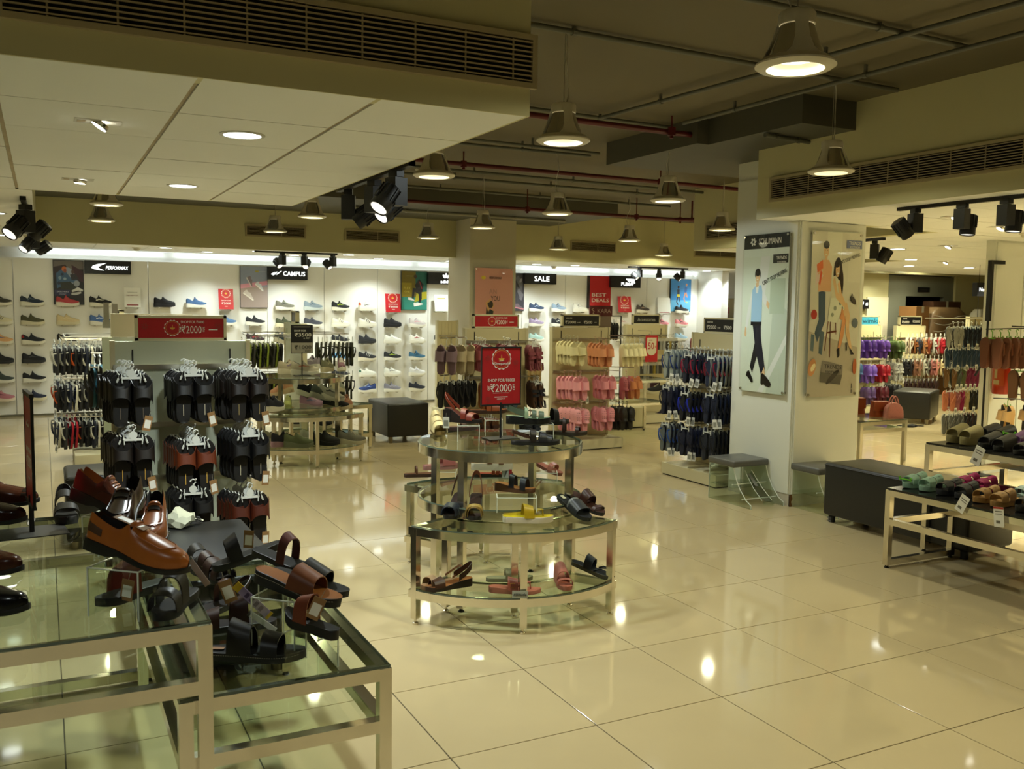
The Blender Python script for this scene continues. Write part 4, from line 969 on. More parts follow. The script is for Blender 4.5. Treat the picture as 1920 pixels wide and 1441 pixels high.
cpl = [([(-.5, -.5), (.5, -.5), (.5, .5), (-.5, .5)], '98948c'), ([(-.5, -.5), (.5, -.5), (.5, -.2), (-.5, -.1)], '847c72'), (rect(-.2, .1, .2, .5), 'a09c94'), (rect(.24, .5, .2, .5), '9c9890'),
       # standing man
       (limb([(-.28, .14), (-.27, .0), (-.22, -.06)], [.06, .055, .05]), '3a4450'), (limb([(-.26, .13), (-.24, -.02), (-.36, -.14)], [.06, .055, .04]), '3c4854'), (limb([(-.24, -.1), (-.26, -.24)], [.045, .035]), '465058'), (limb([(-.42, -.12), (-.43, -.22)], [.035, .03]), '4a545c'),
       ([(-.37, .30), (-.26, .33), (-.16, .33), (-.09, .29), (-.10, .14), (-.35, .14)], 'a07c64'), (limb([(-.37, .29), (-.40, .20), (-.27, .25)], [.04, .03, .02]), 'a89090'), ([(-.40, .30), (-.28, .33), (-.27, .28), (-.38, .25)], 'a8583c'), (limb([(-.30, .26), (-.33, .18)], [.02, .015]), '9a4a34'), (ell(-.265, .255, .02, .018), SK),
       (ell(-.22, .385, .055, .042), SK), (ell(-.22, .42, .06, .024), '1a1614'), (ell(-.24, .388, .008, .003), '1a1614'), (ell(-.20, .388, .008, .003), '1a1614'), (limb([(-.235, .362), (-.205, .362)], [.003, .003]), 'c8a090'), (limb([(-.22, .35), (-.22, .33)], [.025, .025]), SK),
       # stool
       (limb([(-.12, -.03), (-.18, -.22)], [.008, .007]), '5a3424'), (limb([(.02, -.03), (.04, -.12)], [.008, .006]), '5a3424'), (limb([(-.08, -.03), (-.07, -.26)], [.008, .007]), '5a3424'), (limb([(-.15, -.11), (.05, -.10)], [.005, .005]), '5a3424'),
       # seated woman
       (ell(.03, .25, .09, .10), '221814'), (ell(.10, .19, .05, .09), '2a1c18'), ([(-.10, .22), (-.02, .24), (.08, .20), (.09, .10), (-.08, .09)], '9a9688'), ([(-.10, .10), (.10, .11), (.24, .05), (.10, .0), (.06, -.05), (-.14, -.04)], 'a4a094'), (ell(.0, .04, .03, .015), '6a6e68'), (ell(.1, .07, .03, .012), '6a6e68'), (ell(-.05, .0, .03, .012), '74786c'), (ell(.15, .04, .02, .012), '6a6e68'),
       (limb([(-.05, .22), (.02, .12), (.22, .05)], [.025, .022, .016]), SK), (limb([(.05, .2), (.1, .12), (.22, .045)], [.025, .022, .016]), SK), (limb([(.12, .01), (.20, -.02), (.16, -.12), (.10, -.22)], [.04, .045, .034, .02]), 'a07054'), (limb([(.20, .05), (.27, -.02), (.27, -.10), (.36, -.215)], [.045, .042, .034, .018]), SK),
       (ell(.02, .27, .042, .042), SK), (ell(.0, .305, .05, .02), '221814'), (ell(.01, .272, .007, .003), '1a1614'), (ell(.04, .272, .007, .003), '1a1614'), (limb([(.012, .25), (.042, .252)], [.004, .004]), 'dcc8bc'),
       ([(.07, -.21), (.12, -.20), (.13, -.25), (.09, -.265)], '1c1614'), ([(.33, -.20), (.40, -.23), (.43, -.245), (.36, -.245)], '1c1614'), (rect(.25, .28, -.22, -.17), '3a342e'),
       # floating shoes
       (ell(.36, .09, .07, .02, rot=-.25), '3a342e'), (limb([(.32, .09), (.34, .13)], [.006, .006]), '2a2420'), (ell(-.42, .0, .06, .03), '7a3028'), (ell(.42, -.05, .06, .03), '4a5058'), (ell(-.42, -.32, .08, .05, rot=.3), '8a6448'), (ell(-.40, -.32, .05, .02, rot=.3), 'a89478'), (ell(.45, -.32, .04, .05), '7a4a30'),
       ([(-.2, -.28), (.2, -.31), (.2, -.37), (-.24, -.35)], '5e5a54'), ([(-.24, -.35), (.2, -.37), (.16, -.43), (-.26, -.41)], '4a4640'), (ell(.0, -.38, .14, .02, rot=.3), '332e2a'), (rect(.18, .495, .405, .455), '4a5068')]
p = big_poster('tall acrylic poster of a standing man and a seated woman, on the right face of the column', (5.70, 5.486, 1.545), 0, .54, 1.32, cpl, '98948c')
text('TRENDS', .13, .028, m_offwhite, p, .185, .578, -.010); text('FOOTWEAR', .11, .018, m_offwhite, p, .19, .545, -.010)
text("CAN'T STOP MOVING", .25, .028, pc('3a3a36'), p, .13, .45, -.010, rot=.33)
text('TRENDS', .19, .034, pc('24221f'), p, .0, -.42, -.010, rot=-.06); text('FOOTWEAR', .16, .022, pc('24221f'), p, .0, -.465, -.010, rot=-.06)
print_on(p, [(rect(.215, .222, -.60, -.56), '1a1a1a'), (rect(.215, .222, -.64, -.61), '1a1a1a')], -.009)
# pink poster on the far pillar
pk = [(rect(-.5, .5, -.5, .5), 'a8706c'), (limb([(-.1, -.2), (-.06, -.34), (-.1, -.5)], [.09, .06, .08]), 'a87858'), (limb([(-.13, -.22), (-.02, -.26)], [.05, .05]), '2e3230'), (limb([(-.12, -.37), (-.02, -.37)], [.05, .05]), '8a9488'), (ell(-.05, -.12, .05, .05), 'a87858'), (ell(-.08, -.10, .06, .06), '2a201c'), (limb([(-.1, -.06), (-.16, -.16), (-.2, -.4)], [.05, .04, .02]), '2a201c'), (limb([(-.13, -.2), (-.2, -.08), (-.08, -.02)], [.03, .025, .02]), 'a87858'), (ell(-.28, .34, .06, .03), 'b08a20')]
p = big_poster('pink acrylic poster of a woman in sportswear on the far pillar', (5.775, 11.965, 1.69), 0, .60, .86, pk, 'a8706c')
text('PERFORMAX', .20, .035, pc('3a2624'), p, .02, .34*.86, -.009, shear=.2); text('AN', .12, .07, pc('c89088'), p, -.02, .10, -.009); text('YOU', .14, .07, pc('2a1c1c'), p, .02, .0, -.009)
# ---------------------------------------------------------------- hanging footwear
RH = Matrix(((0, -1, 0, 0), (0, 0, -1, 0), (1, 0, 0, 0), (0, 0, 0, 1)))   # foot frame -> hanging frame (toe up, footbed towards -y)
HG = {}
def hang_mesh(kind, foot):
    key = (kind, foot)
    if key in HG: return HG[key]
    lo = kind != 'mule'
    if kind == 'mule': ft = Foot(.285, foot, heel=.006, spring=.006, thick=.024, wide=1.14, contour=.004)
    elif kind == 'thong': ft = Foot(.27, foot, heel=.004, spring=.004, thick=.020, wide=1.0)
    elif kind == 'eva': ft = Foot(.26, foot, heel=.010, spring=.012, thick=.034, wide=1.06, contour=.006)
    elif kind == 'clog': ft = Foot(.26, foot, heel=.010, spring=.016, thick=.026, wide=1.06)
    else: ft = Foot(.26, foot, heel=.008, spring=.006, thick=.022, wide=1.0, contour=.003)
    sm = MB(); sm.T = RH; ft.sole(sm, lo)
    um = MB(); um.T = RH; holes = None
    if kind == 'mule':
        ft.strap(um, .66, .64, .135, .052, .003, 13, 0, .6, wm=.045, out=1.0)
    elif kind == 'thong': ft.thong(um, .36, .80, .016, .028)
    elif kind == 'eva': ft.strap(um, .62, .62, .105, .048, .007, 9, 0, .55, wm=.085, out=.99)
    elif kind == 'sandal':
        ft.strap(um, .70, .66, .03, .035, .003, 8); ft.strap(um, .50, .56, .026, .045, .003, 8); ft.backstrap(um, .30, .045, .012)
    elif kind == 'clog':
        up = Upper(ft, .05, .05, .075, .062, .042, (-.1, .40))
        ts = np.array([.41, .44, .50, .56, .62, .68, .74, .8, .86, .91, .95, .98, 1.0])
        rings = [[up.pt(t, k/10) for k in range(11)]+[up.pt(t, k/10, -.004) for k in range(10, -1, -1)] for t in ts]
        um.loft(rings)
        holes = MB(); holes.T = RH
        for t in (.56, .66, .76, .85):
            for u in ((.28, .42, .58, .72) if t < .8 else (.36, .5, .64)):
                c = up.pt(t, u, .0012); ring = []
                for q in range(6):
                    a = 2*PI*q/6; ring.append(up.pt(t+.016*math.cos(a), u+.026*math.sin(a), .0014))
                holes.add(ring, [tuple(range(6))] if foot > 0 else [tuple(range(5, -1, -1))])
    HG[key] = (sm.mesh('sole', 50), um.mesh('strap', 50), holes.mesh('vent_holes') if holes else None)
    return HG[key]
hm = None
m_hang = M('hanger_white', (.66, .68, .64), .4)
def hanger_mesh():
    global hm
    if hm is None:
        h = MB()
        h.prism([(-.045, -.006), (.045, -.006), (.045, .006), (-.045, .006)], -.004, .004)
        for s in (-1, 1):
            h.tube([(s*.045, -.002, .028), (s*.047, -.002, 0), (s*.043, -.003, -.026)], [.003, .005, .004], 6)
            h.tube([(s*.068, -.003, .030), (s*.060, -.004, .018), (s*.064, -.004, -.004), (s*.071, -.003, -.022)], [.003, .005, .006, .005], 6)
        h.prism(ell(0, .024, .021, .021, 14), -.0035, .0035)
        h.tube([(0, 0, .04), (.004, 0, .052), (.014, 0, .062), (.012, 0, .074), (0, 0, .080), (-.012, 0, .074), (-.015, 0, .066)], .0042, 6)
        hm = h.mesh('hanger', 50)
    return hm
hs_me = None
def hanger_small():
    global hs_me
    if hs_me is None:
        h = MB(); h.bar((-.045, 0, 0), (.045, 0, 0), .006, .008)
        for s in (-1, 1): h.bar((s*.05, -.002, .022), (s*.05, -.002, -.022), .006, .007)
        h.tube([(0, 0, 0), (0, 0, .05), (.012, 0, .066), (0, 0, .078), (-.012, 0, .07)], .004, 5)
        hs_me = h.mesh('hanger')
    return hs_me
tg_me = MB().box(-.022, .022, -.0012, 0, -.08, 0).mesh('price_tag')
tl_me = MB().box(-.016, .016, -.0018, -.0012, -.066, -.022).mesh('tag_label')
st_me = MB().tube([(0, 0, 0), (.003, 0, .03)], .001, 4).mesh('tag_string')
m_kraft = M('kraft_card', (.26, .14, .05), .7, noise=.1, nscale=60)
def price_tag(parent, loc, rot, white=False, s=1.0):
    g = obj('price_tag', tg_me, m_cardwhite if white else m_kraft, parent, loc, rot, scale=(s,)*3)
    obj('tag_label', tl_me, m_cardwhite if not white else C('8a8a80', .6), g)
    obj('tag_string', st_me, m_cord, g)
    return g
def pair(label, loc, rz, kind, sole, top, up, hanger=True, big=False, tagw=None, group=None, name='slipper_pair', gap=.052, mark=None, lean=0.0, hcol=None, scale=1.0):
    t = thing(name, label, 'slippers', loc, 0, group, (0, lean, rz))
    if scale != 1: t.scale = (scale,)*3
    fm = dict(rough=.6, noise=.1, nscale=60)
    for f in (1, -1):
        sm, um, hl = hang_mesh(kind, f)
        y = 0
        xs_ = -f*gap
        so = obj('sole', sm, [C(sole, .6), C(top, .6)], t, (xs_, 0, -.155))
        if mark: obj('insole_mark', MB().box(-.002, .002, -.0006, .0006, -.03, .03), C(mark, .4), so, (0, -.031, -.07))
        uo = obj('strap', um, C(up, .45), t, (xs_, 0, -.155))
        if hl: obj('vent_holes', hl, C('14100e', .9), uo)
    if hanger: obj('hanger', hanger_mesh() if big else hanger_small(), C(hcol, .4) if hcol else m_hang, t, (0, -.032 if big else -.026, -.035))
    if tagw: price_tag(t, (.085, -.035, -.24), (0, .25*random.uniform(-1, 1), .3), tagw == 'w')
    return t

# ---------------------------------------------------------------- gondola racks
m_gpan = M('rack_panel_sage', (.54, .58, .44), .5, noise=.02, nscale=3)
m_gbeige = M('rack_panel_beige', (.58, .51, .30), .5, noise=.02, nscale=3)
m_steel = M('brushed_steel', (.55, .52, .44), .28, 1.0, noise=.12, nscale=30, stretch=(1, 1, 12))
m_wire = M('hook_steel', (.45, .42, .36), .3, 1.0)
class Rack:
    def __init__(s, name, label, loc, rz, w, cols, rows, pan=None, depth=.34, top=1.35, both=False, header=None, base=True, hook=.34):
        s.loc = Vector((loc[0], loc[1], 0)); s.rz = rz; s.w = w
        t = s.t = thing(name, label, 'rack', (loc[0], loc[1], 0), rz)
        pan = pan or m_gpan
        obj('panel', MB().box(-w/2, w/2, 0, .05, .12, top), pan, t)
        for sx in (-1, 1): obj('upright', MB().box(sx*w/2-.012, sx*w/2+.012, -.008, .058, .0, top+.004), m_frame, t)
        if base:
            y1 = depth if both else .05
            obj('base', MB().box(-w/2, w/2, -depth, y1+.004, .012, .115), m_frame, t)
            obj('plinth', MB().box(-w/2+.01, w/2-.01, -depth+.012, y1-.008, 0, .012), m_black, t)
        for z in rows:
            obj('rail', MB().box(-w/2, w/2, -.018, 0, z-.014, z+.014), m_steel, t)
            if both: obj('rail', MB().box(-w/2, w/2, .05, .068, z-.014, z+.014), m_steel, t)
        sl = MB().box(-.004, .004, -.004, 0, -.07, .07).mesh('slot')
        for sx in (-.36, .36): obj('slot', sl, m_black, t, (sx*w, 0, rows[0]+.03))
        hk = MB().tube([(0, 0, 0), (0, -hook+.02, .012), (0, -hook, .03)], .0045, 6).mesh('hook', 40)
        for z in rows:
            for x in cols: obj('hook', hk, m_wire, t, (x, -.018, z+.008))
        if header: s.header(header, top)
    def header(s, h, top):
        t = s.t; w, hh, kind, words = h
        f = MB(); b = .016; x = w/2; z0 = top+.003; z1 = z0+hh
        f.box(-x, x, .005, .05, z0, z0+b).box(-x, x, .005, .05, z1-b, z1).box(-x, -x+b, .005, .05, z0, z1).box(x-b, x, .005, .05, z0, z1)
        obj('header_frame', f, m_frame, t)
        o = obj('header_board', MB().box(-x+b, x-b, .010, .044, z0+b, z1-b), m_signred if kind == 'red' else m_boardblack, t)
        for s_, ww, lh, px, pz, mat in words: text(s_, ww, lh, mat, o, px, z0+hh/2+pz, .0095, depth=.001)
        if kind == 'red':
            ob = print_on(o, [(rect(.15, .20, z0+hh/2-.012, z0+hh/2-.006), m_offwhite)]+emblem(None, -.05, z0+hh/2, .045)+star(-.20, z0+hh/2+.01, .022)+star(.20, z0+hh/2+.01, .022), .0095)
    def place(s, x, y, z): return s.loc+Matrix.Rotation(s.rz, 3, 'Z') @ Vector((x, y, z))
    def stack(s, x, z, where, n, kind, nm, sole, top, up, sp=.045, front=.33, yaw=0.0, big=False, tagw=None, mark=None, jit=.02, hcol=None, gap=.052, scale=1.0, dx=0.0, lean=0.0):
        for k in range(n):
            r = random.uniform
            y = -front+k*sp
            lb = '%s slippers, %s, %s' % (nm, 'front pair' if k == 0 else ORD[k]+' pair from the front', where)
            pair(lb, s.place(x+dx*k+r(-.006, .006), y, z+.045+r(-.006, .006)+.012*0), s.rz+yaw+r(-jit, jit), kind, sole, top, up, True, big, tagw if k < (1 if big else 2) else None, 'pairs on the '+where, gap=gap, mark=mark if k == 0 else None, hcol=hcol, scale=scale, lean=lean)

CM, CW = 'e6dcac', m_offwhite
deep = [('SHOP FOR ₹6000', .13, .016, .06, .035, m_offwhite), ('₹2000', .11, .045, .055, -.008, m_offwhite), ('GET', .012, .03, -.008, -.008, m_offwhite), ('OFF', .012, .03, .122, -.008, m_offwhite)]
def offer(a, b): return [('SHOP FOR', .08, .014, -.16, .03, m_offwhite), ('₹'+a, .14, .034, -.14, -.015, m_offwhite), ('& GET', .04, .012, -.03, -.02, m_offwhite), ('₹'+b, .11, .034, .09, -.015, m_offwhite), ('OFF', .03, .012, .19, -.02, m_offwhite)]
# near rack with black leather slippers
G1 = Rack('slipper_rack', 'nearest sage-grey rack hung with black leather slippers under a red festive header', (.713, 5.6), 0, .74, (-.30, .015, .31), (1.205, .875, .57), header=(.50, .145, 'red', deep))
spec = [(-.30, 1.165, 'top left hook of near rack', 6, 'black leather', '0b0a09', '0d0c0b', '0d0b09', '5a5248'), (.015, 1.165, 'top middle hook of near rack', 5, 'black textured', '090909', '0c0b0a', '0a0909', 'b0a890'), (.31, 1.165, 'top right hook of near rack', 6, 'black-brown', '0c0a09', '110c09', '160d09', '8a7a50'),
        (-.30, .83, 'middle left hook of near rack', 6, 'dark brown', '0d0a09', '120e0d', '150e0b', 'b08a40'), (.015, .795, 'centre hook of near rack', 6, 'tan-strapped', '0d0a09', '161210', '5e2810', 'c09a48'), (.31, .825, 'middle right hook of near rack', 5, 'plain black', '090808', '0b0b0b', '090909', 'b0a890'),
        (-.30, .52, 'bottom left hook of near rack', 3, 'black', '090909', '0c0b0a', '0a0909', None), (.0, .52, 'bottom middle hook of near rack', 4, 'soft black', '090909', '0c0b0a', '0a0909', None), (.31, .47, 'bottom right hook of near rack', 5, 'red-brown strapped', '0d0a09', '110d0c', '4a1c0c', None)]
for x, z, wh, n, nm, so, tp, up, mk in spec:
    G1.stack(x, z, wh, n, 'mule', nm, so, tp, up, sp=.042, front=.32, gap=.056, big=True, tagw='k', mark=mk, dx=-.008 if x < .2 else -.012)
# cream back-to-back rack right behind it (only its edge and top show)
t = thing('slipper_rack', 'sage-grey rack panel seen just behind the left edge of the nearest rack', 'rack', (.62, 5.95, 0)); obj('panel', MB().box(-.31, .35, 0, .05, .1, 1.36), m_gpan, t); obj('header_frame', MB().box(-.26, .2, .0, .05, 1.363, 1.50), m_frame, t); obj('base', MB().box(-.31, .35, -.02, .3, 0, .1), m_frame, t)
# side arm with teal and brown soles between the two racks
for k in range(5):
    pair(('teal' if k < 3 else 'rust brown')+'-soled slipper pair, %s from the left, behind the near rack' % ORD[k], (.30+.03*k, 6.25, 1.20), D2R(-62), 'thong', ('1c4854', '1c4854', '1c4854', '5a2c1c', '5a2c1c')[k], '1a1816', '141414', group='soles behind the near rack')
t = thing('hanging_arm_rail', 'short chrome arm holding teal-soled slippers behind the near rack', 'rail', (0, 0, 0)); obj('rod', MB().tube([(.26, 6.25, 1.252), (.50, 6.25, 1.252)], .006, 6), m_wire, t)
obj('bracket', MB().tube([(.50, 6.25, 1.252), (.50, 5.95, 1.252)], .006, 6), m_wire, t)

# striped flip-flop rack at the left, seen from its side
G2 = Rack('flip_flop_rack', 'left rack of striped dark flip-flops seen edge-on with white wire rails', (.66, 10.0), D2R(-90), .9, (-.3, .05, .36), (1.19, .82, .46), hook=.5, depth=.42, header=(.5, .14, 'black', []))
obj('wire_frame', MB().tube([(-.42, -.48, 1.24), (-.42, -.02, 1.24), (.42, -.02, 1.24), (.42, -.48, 1.24)], .005, 6, 0, True), M('white_wire', (.75, .74, .66), .4), G2.t)
obj('post', MB().box(-.40, -.34, -.10, -.05, 1.35, 1.56).box(-.41, -.33, -.11, -.04, 1.30, 1.38), m_steel, G2.t); obj('post', MB().box(.24, .29, -.06, -.01, 1.35, 1.55).box(.23, .30, -.07, 0, 1.30, 1.38), m_steel, G2.t)
g2c = [('black', '131314', '16161a', 'd0ccb8'), ('black and grey', '2c2c2c', '16161a', 'c8c4b0'), ('navy', '1a2030', '141824', 'c8c4b0'), ('black orange-logo', '121212', '16161a', 'b04a18'), ('charcoal', '202022', '1c1c20', '8a887c'), ('navy white-edged', 'ccc8b4', '12182a', '1a2438'), ('plain black', '17171a', '141416', '202020')]
for ri, z in enumerate((1.13, .77, .41)):
    for ci, x in enumerate((-.28, .10)):
        for k in range(9):
            nm, so, tp, up = g2c[(k*3+ri*2+ci) % 7]
            if ri == 2 and k in (2, 3): nm, so, tp, up = ('red-edged', 'a01024', '16161a', '1a1a1c')
            pair('%s flip-flops, %s from the left, %s row, %s hooks, left striped rack' % (nm, ORD[k], ('top', 'middle', 'bottom')[ri], ('far', 'near')[1 if x > 0 else 0]), G2.place(x, -.54+.05*k, z+.03-.012*random.random()), D2R(-90)+random.uniform(-.12, .12)+.25, 'thong', so, tp, up, group='flip-flops on the left rack', lean=random.uniform(.05, .28), tagw='w' if (k == 0 and ri) else None)
# rack behind the sneaker stand, olive and lime flip-flops
G7 = Rack('flip_flop_rack', 'two-sided rack of olive and lime flip-flops behind the sneaker stand', (2.56, 10.6), D2R(-90), .8, (-.25, .2), (1.19, .80), hook=.5, both=True, header=(.22, .14, 'black', []), depth=.40)
obj('wire_frame', MB().tube([(-.36, -.5, 1.24), (.36, -.5, 1.24), (.36, .55, 1.24), (-.36, .55, 1.24)], .005, 6, 0, True), m_steel, G7.t)
for sd, cols_, nmx in ((-1, [('black', '131314', '1a1a1a', '141414'), ('lime-edged', '78882c', '1c1e14', '20241a'), ('grey', '3c3c38', '26261f', '1c1c1c'), ('lime', '8a9a34', '2a2e18', '20241a')], 'left'), (1, [('dark olive', '23240f', '1c1d10', '16160e'), ('olive', '2c2c16', '20200f', '16160e')], 'right')):
    for ri, z in enumerate((1.13, .74)):
        for k in range(9):
            nm, so, tp, up = cols_[(k*3+ri) % len(cols_)]
            pair('%s flip-flops, %s from the outside, %s row, %s side of the olive rack' % (nm, ORD[k], ('top', 'lower')[ri], nmx), (2.56+sd*(.60-.05*k), 10.35, z+.03), D2R(-90)*(-sd)+random.uniform(-.1, .1)+(.22 if sd < 0 else -.2), 'thong', so, tp, up, group='flip-flops on the olive rack', lean=random.uniform(.0, .2), tagw='w' if k == 1 else None)
# empty beige tower beside the far pillar
t = thing('display_tower', 'narrow empty beige slat tower with chrome rails left of the far pillar', 'rack', (5.14, 12.2, 0))
obj('panel', MB().box(-.12, .16, 0, .05, .12, 1.36), m_gbeige, t); obj('upright', MB().box(-.145, -.12, -.01, .06, 0, 1.37), m_frame, t); obj('upright', MB().box(.16, .185, -.01, .06, 0, 1.37), m_frame, t); obj('base', MB().box(-.2, .24, -.3, .05, 0, .13), m_frame, t)
for z in (1.15, .75, .40): obj('rail', MB().box(-.12, .16, -.02, 0, z-.012, z+.012), m_steel, t)
for x in (-.10, -.05, 0, .05, .10): obj('slat', MB().box(x-.018, x+.018, -.006, 0, .14, 1.34), m_gbeige, t)
obj('standard', MB().box(.06, .075, -.03, -.02, .3, 1.2), m_steel, t)

# women's rack with the red header left of the pink clogs
G4 = Rack('slipper_rack', 'beige rack of dusty red and sand slippers with a red header, behind the standing sign', (4.165, 8.55), 0, .70, (-.30, -.02, .26), (1.215, .85, .50), m_gbeige, header=(.52, .14, 'red', deep))
obj('side_arm', MB().tube([(-.75, -.30, 1.262), (-.36, -.02, 1.262)], .006, 6).tube([(-.75, -.30, .90), (-.36, -.02, .90)], .006, 6), m_wire, G4.t)
for k, (nm, so, tp, up) in enumerate([('mauve grey', '8a7078', '6c545c', '7a626a'), ('sand', 'b0a282', 'a09070', 'a89878'), ('pale sand', 'b8aa88', 'a89876', 'b0a07e')]):
    pair('%s slipper pair, %s from the left, on the left side arm of the red-header rack' % (nm, ORD[k]), G4.place(-.66+.11*k, -.27+.02*k, 1.225), -.75, 'eva', so, tp, up, group='side arm slippers', scale=1.12)
G4.stack(-.30, 1.18, 'top left hook of the red-header rack', 5, 'eva', 'dusty red', '8a3c40', '7a343a', '8c4046', sp=.05)
G4.stack(.26, 1.17, 'top right hook of the red-header rack', 4, 'sandal', 'rose maroon', '6a3038', '8a4a50', '7a3840', sp=.06, yaw=.25, dx=.02)
G4.stack(-.02, 1.18, 'top middle hook of the red-header rack', 4, 'eva', 'wine red', '6c2a30', '74343a', '6c2a30', sp=.05)
for k in range(5): pair('black studded slipper pair, %s from the left, lower side arm of the red-header rack' % ORD[k], G4.place(-.68+.075*k, -.27+.02*k, .865), -1.1, 'thong', '17181a', '1a1a1c', '141414', group='lower side arm slippers')
G4.stack(-.27, .80, 'lower left hook of the red-header rack', 5, 'sandal', 'tan orange', '7c4418', '8a5020', '7a3c14', sp=.05, yaw=.45, dx=.015)
G4.stack(.0, .80, 'lower middle hook of the red-header rack', 4, 'thong', 'slate blue', '3a4650', '46525c', '303a44', sp=.05)
G4.stack(.30, .79, 'lower right hook of the red-header rack', 5, 'sandal', 'brown and black', '3a2214', '4a2c1a', '16161c', sp=.06, yaw=.4, dx=.015)
G4.stack(-.22, .45, 'bottom left hook of the red-header rack', 3, 'sandal', 'brown', '4a2814', '5a3418', '3a1e10', sp=.06)
G4.stack(.25, .45, 'bottom right hook of the red-header rack', 3, 'sandal', 'dark blue', '2a3038', '343c46', '202630', sp=.06)

# clog rack
G3 = Rack('clog_rack', 'beige rack of cream, peach and pink clogs under a black offer header', (5.455, 9.0), 0, .74, (-.27, .10, .30), (1.215, .855, .505), m_gbeige, header=(.50, .145, 'black', offer('2000', '500')))
obj('side_arm', MB().tube([(.36, -.02, 1.262), (.66, -.22, 1.262)], .006, 6).tube([(.36, -.02, .90), (.58, -.22, .90)], .006, 6), m_wire, G3.t)
G3.stack(-.26, 1.185, 'top left hook of the clog rack', 5, 'eva', 'cream', CM, 'dcd2a2', CM, sp=.055, mark='5a5a40', hcol='c8c4a8', dx=-.012)
G3.stack(.10, 1.165, 'top middle hook of the clog rack', 4, 'eva', 'peach', 'dc966c', 'd08c62', 'dc966c', sp=.055, hcol='c8a890', dx=-.012)
for k in range(4): pair('cream white clog pair, %s from the left, on the right side arm of the clog rack' % ORD[k], G3.place(.40+.075*k, -.24+.01*k, 1.20), .55, 'eva', 'e8e0b8', 'e0d8ac', 'e8e0b8', group='cream side arm clogs', tagw='w' if k == 3 else None, mark='4a4a40' if k == 3 else None)
G3.stack(-.22, .80, 'middle left hook of the clog rack', 5, 'eva', 'rose pink', 'eea2ae', 'e296a2', 'eea2ae', sp=.06, hcol='d0b0a8', tagw='w', dx=-.015)
G3.stack(.14, .80, 'middle hook of the clog rack', 3, 'eva', 'deep rose pink', 'e2929e', 'd88894', 'e2929e', sp=.06, hcol='d0b0a8', tagw='w', dx=-.01)
for k, (nm, c) in enumerate((('dark rose', 'b0606a'), ('peach orange', 'c88054'))): pair('%s clog pair on the middle right arm of the clog rack' % nm, G3.place(.42+.12*k, -.26, .83), .3, 'eva' if k else 'clog', c, c, c, hcol='d0b0a8')
G3.stack(-.20, .45, 'bottom left hook of the clog rack', 5, 'clog', 'pink perforated', 'eca4ae', 'd8909c', 'eca4ae', sp=.06, hcol='c8a8a0', dx=-.015)
G3.stack(.13, .45, 'bottom middle hook of the clog rack', 3, 'clog', 'rose perforated', 'e0929e', 'cc8490', 'e0929e', sp=.06, hcol='c8a8a0', dx=-.01)
G3.stack(.40, .44, 'bottom right hook of the clog rack', 4, 'clog', 'black perforated', '23211c', '1c1a16', '23211c', sp=.06, hcol='2a2a26', dx=-.01)
for k in range(3): pair('beige slide pair, %s from the left, between the clog rack and the red-header rack' % ORD[k], (4.86+.07*k, 9.25, .98), -1.0, 'eva', 'b8a070', 'a89060', 'b8a070', group='beige slides')

# blue flip-flop rack by the column
G6 = Rack('flip_flop_rack', 'rack of navy and blue flip-flops with white tags standing beside the poster column', (5.58, 6.74), D2R(-90), .80, (-.30, .0, .30), (1.19, .84, .51), m_gbeige, header=(.50, .145, 'black', offer('2000', '500')), depth=.33, hook=.36)
g6 = [(-.30, 1.165, 'top left', 6, 'grey-topped blue', '60686a', '8c9490', '16326a'), (.0, 1.145, 'top middle', 6, 'navy crimson-strapped', '141824', '161c30', '8a1030'), (.32, 1.14, 'top right', 6, 'navy white-edged', '8a8c84', '14203a', '70102c'),
      (-.32, .82, 'middle left', 5, 'dark navy', '12162a', '141a30', '10142a'), (-.04, .79, 'middle', 5, 'black royal-strapped', '14161c', '16181e', '1428a8'), (.32, .81, 'middle right', 6, 'navy blue', '141a28', '141e36', '12182c'),
      (-.32, .475, 'bottom left', 4, 'black and blue', '121420', '60686a', '1a4a9a'), (-.02, .47, 'bottom middle', 5, 'indigo', '14182a', '161c34', '141a30'), (.30, .48, 'bottom right', 5, 'grey-navy', '23262c', '1c2230', '12161f')]
for x, z, wh, n, nm, so, tp, up in g6:
    G6.stack(x, z, wh+' hook of the blue rack', n, 'thong', nm, so, tp, up, sp=.045, front=.33, tagw='w', jit=.06)
# accessories rack
G5 = Rack('accessory_rack', 'beige accessories rack with small packets, far back left of the fire extinguisher', (7.55, 10.7), 0, .68, (-.2, 0, .2), (1.20, .85), m_gbeige, header=(.46, .14, 'black', [('Accessories', .30, .05, 0, 0, C('a8a69a', .5))]))
for r in range(2):
    for k in range(12):
        c = ('8a8a80', '2a2620', '6a6a60', '8a7a30', '23201a', 'a0a098')[(k*5+r) % 6]
        t = thing('accessory_packet', 'small %s hanging packet, %s from the left in the %s row of the accessories rack' % ({'8': 'grey', '2': 'dark', '6': 'dull', 'a': 'silver'}[c[0]], ORD[k], ('upper', 'lower')[r]), 'packet', (7.28+.052*k, 10.66-.24, 1.11-.33*r), random.uniform(-.3, .3), 'accessory packets')
        obj('card', MB().box(-.022, .022, 0, .002, -.10, .06), C('b0ac9c', .5), t); obj('pouch', MB().box(-.019, .019, -.018, 0, -.095, .02), C(c, .3), t); obj('hang_hook', MB().tube([(0, 0, .05), (0, .2, .08)], .003, 5), m_wire, t)
t = board('hanging_sign', 'red hanging sign with a cream panel reading up to 50% on the accessories rack', 'sign', (7.40, 10.36, 1.03), .20, .36, .006, m_signred)
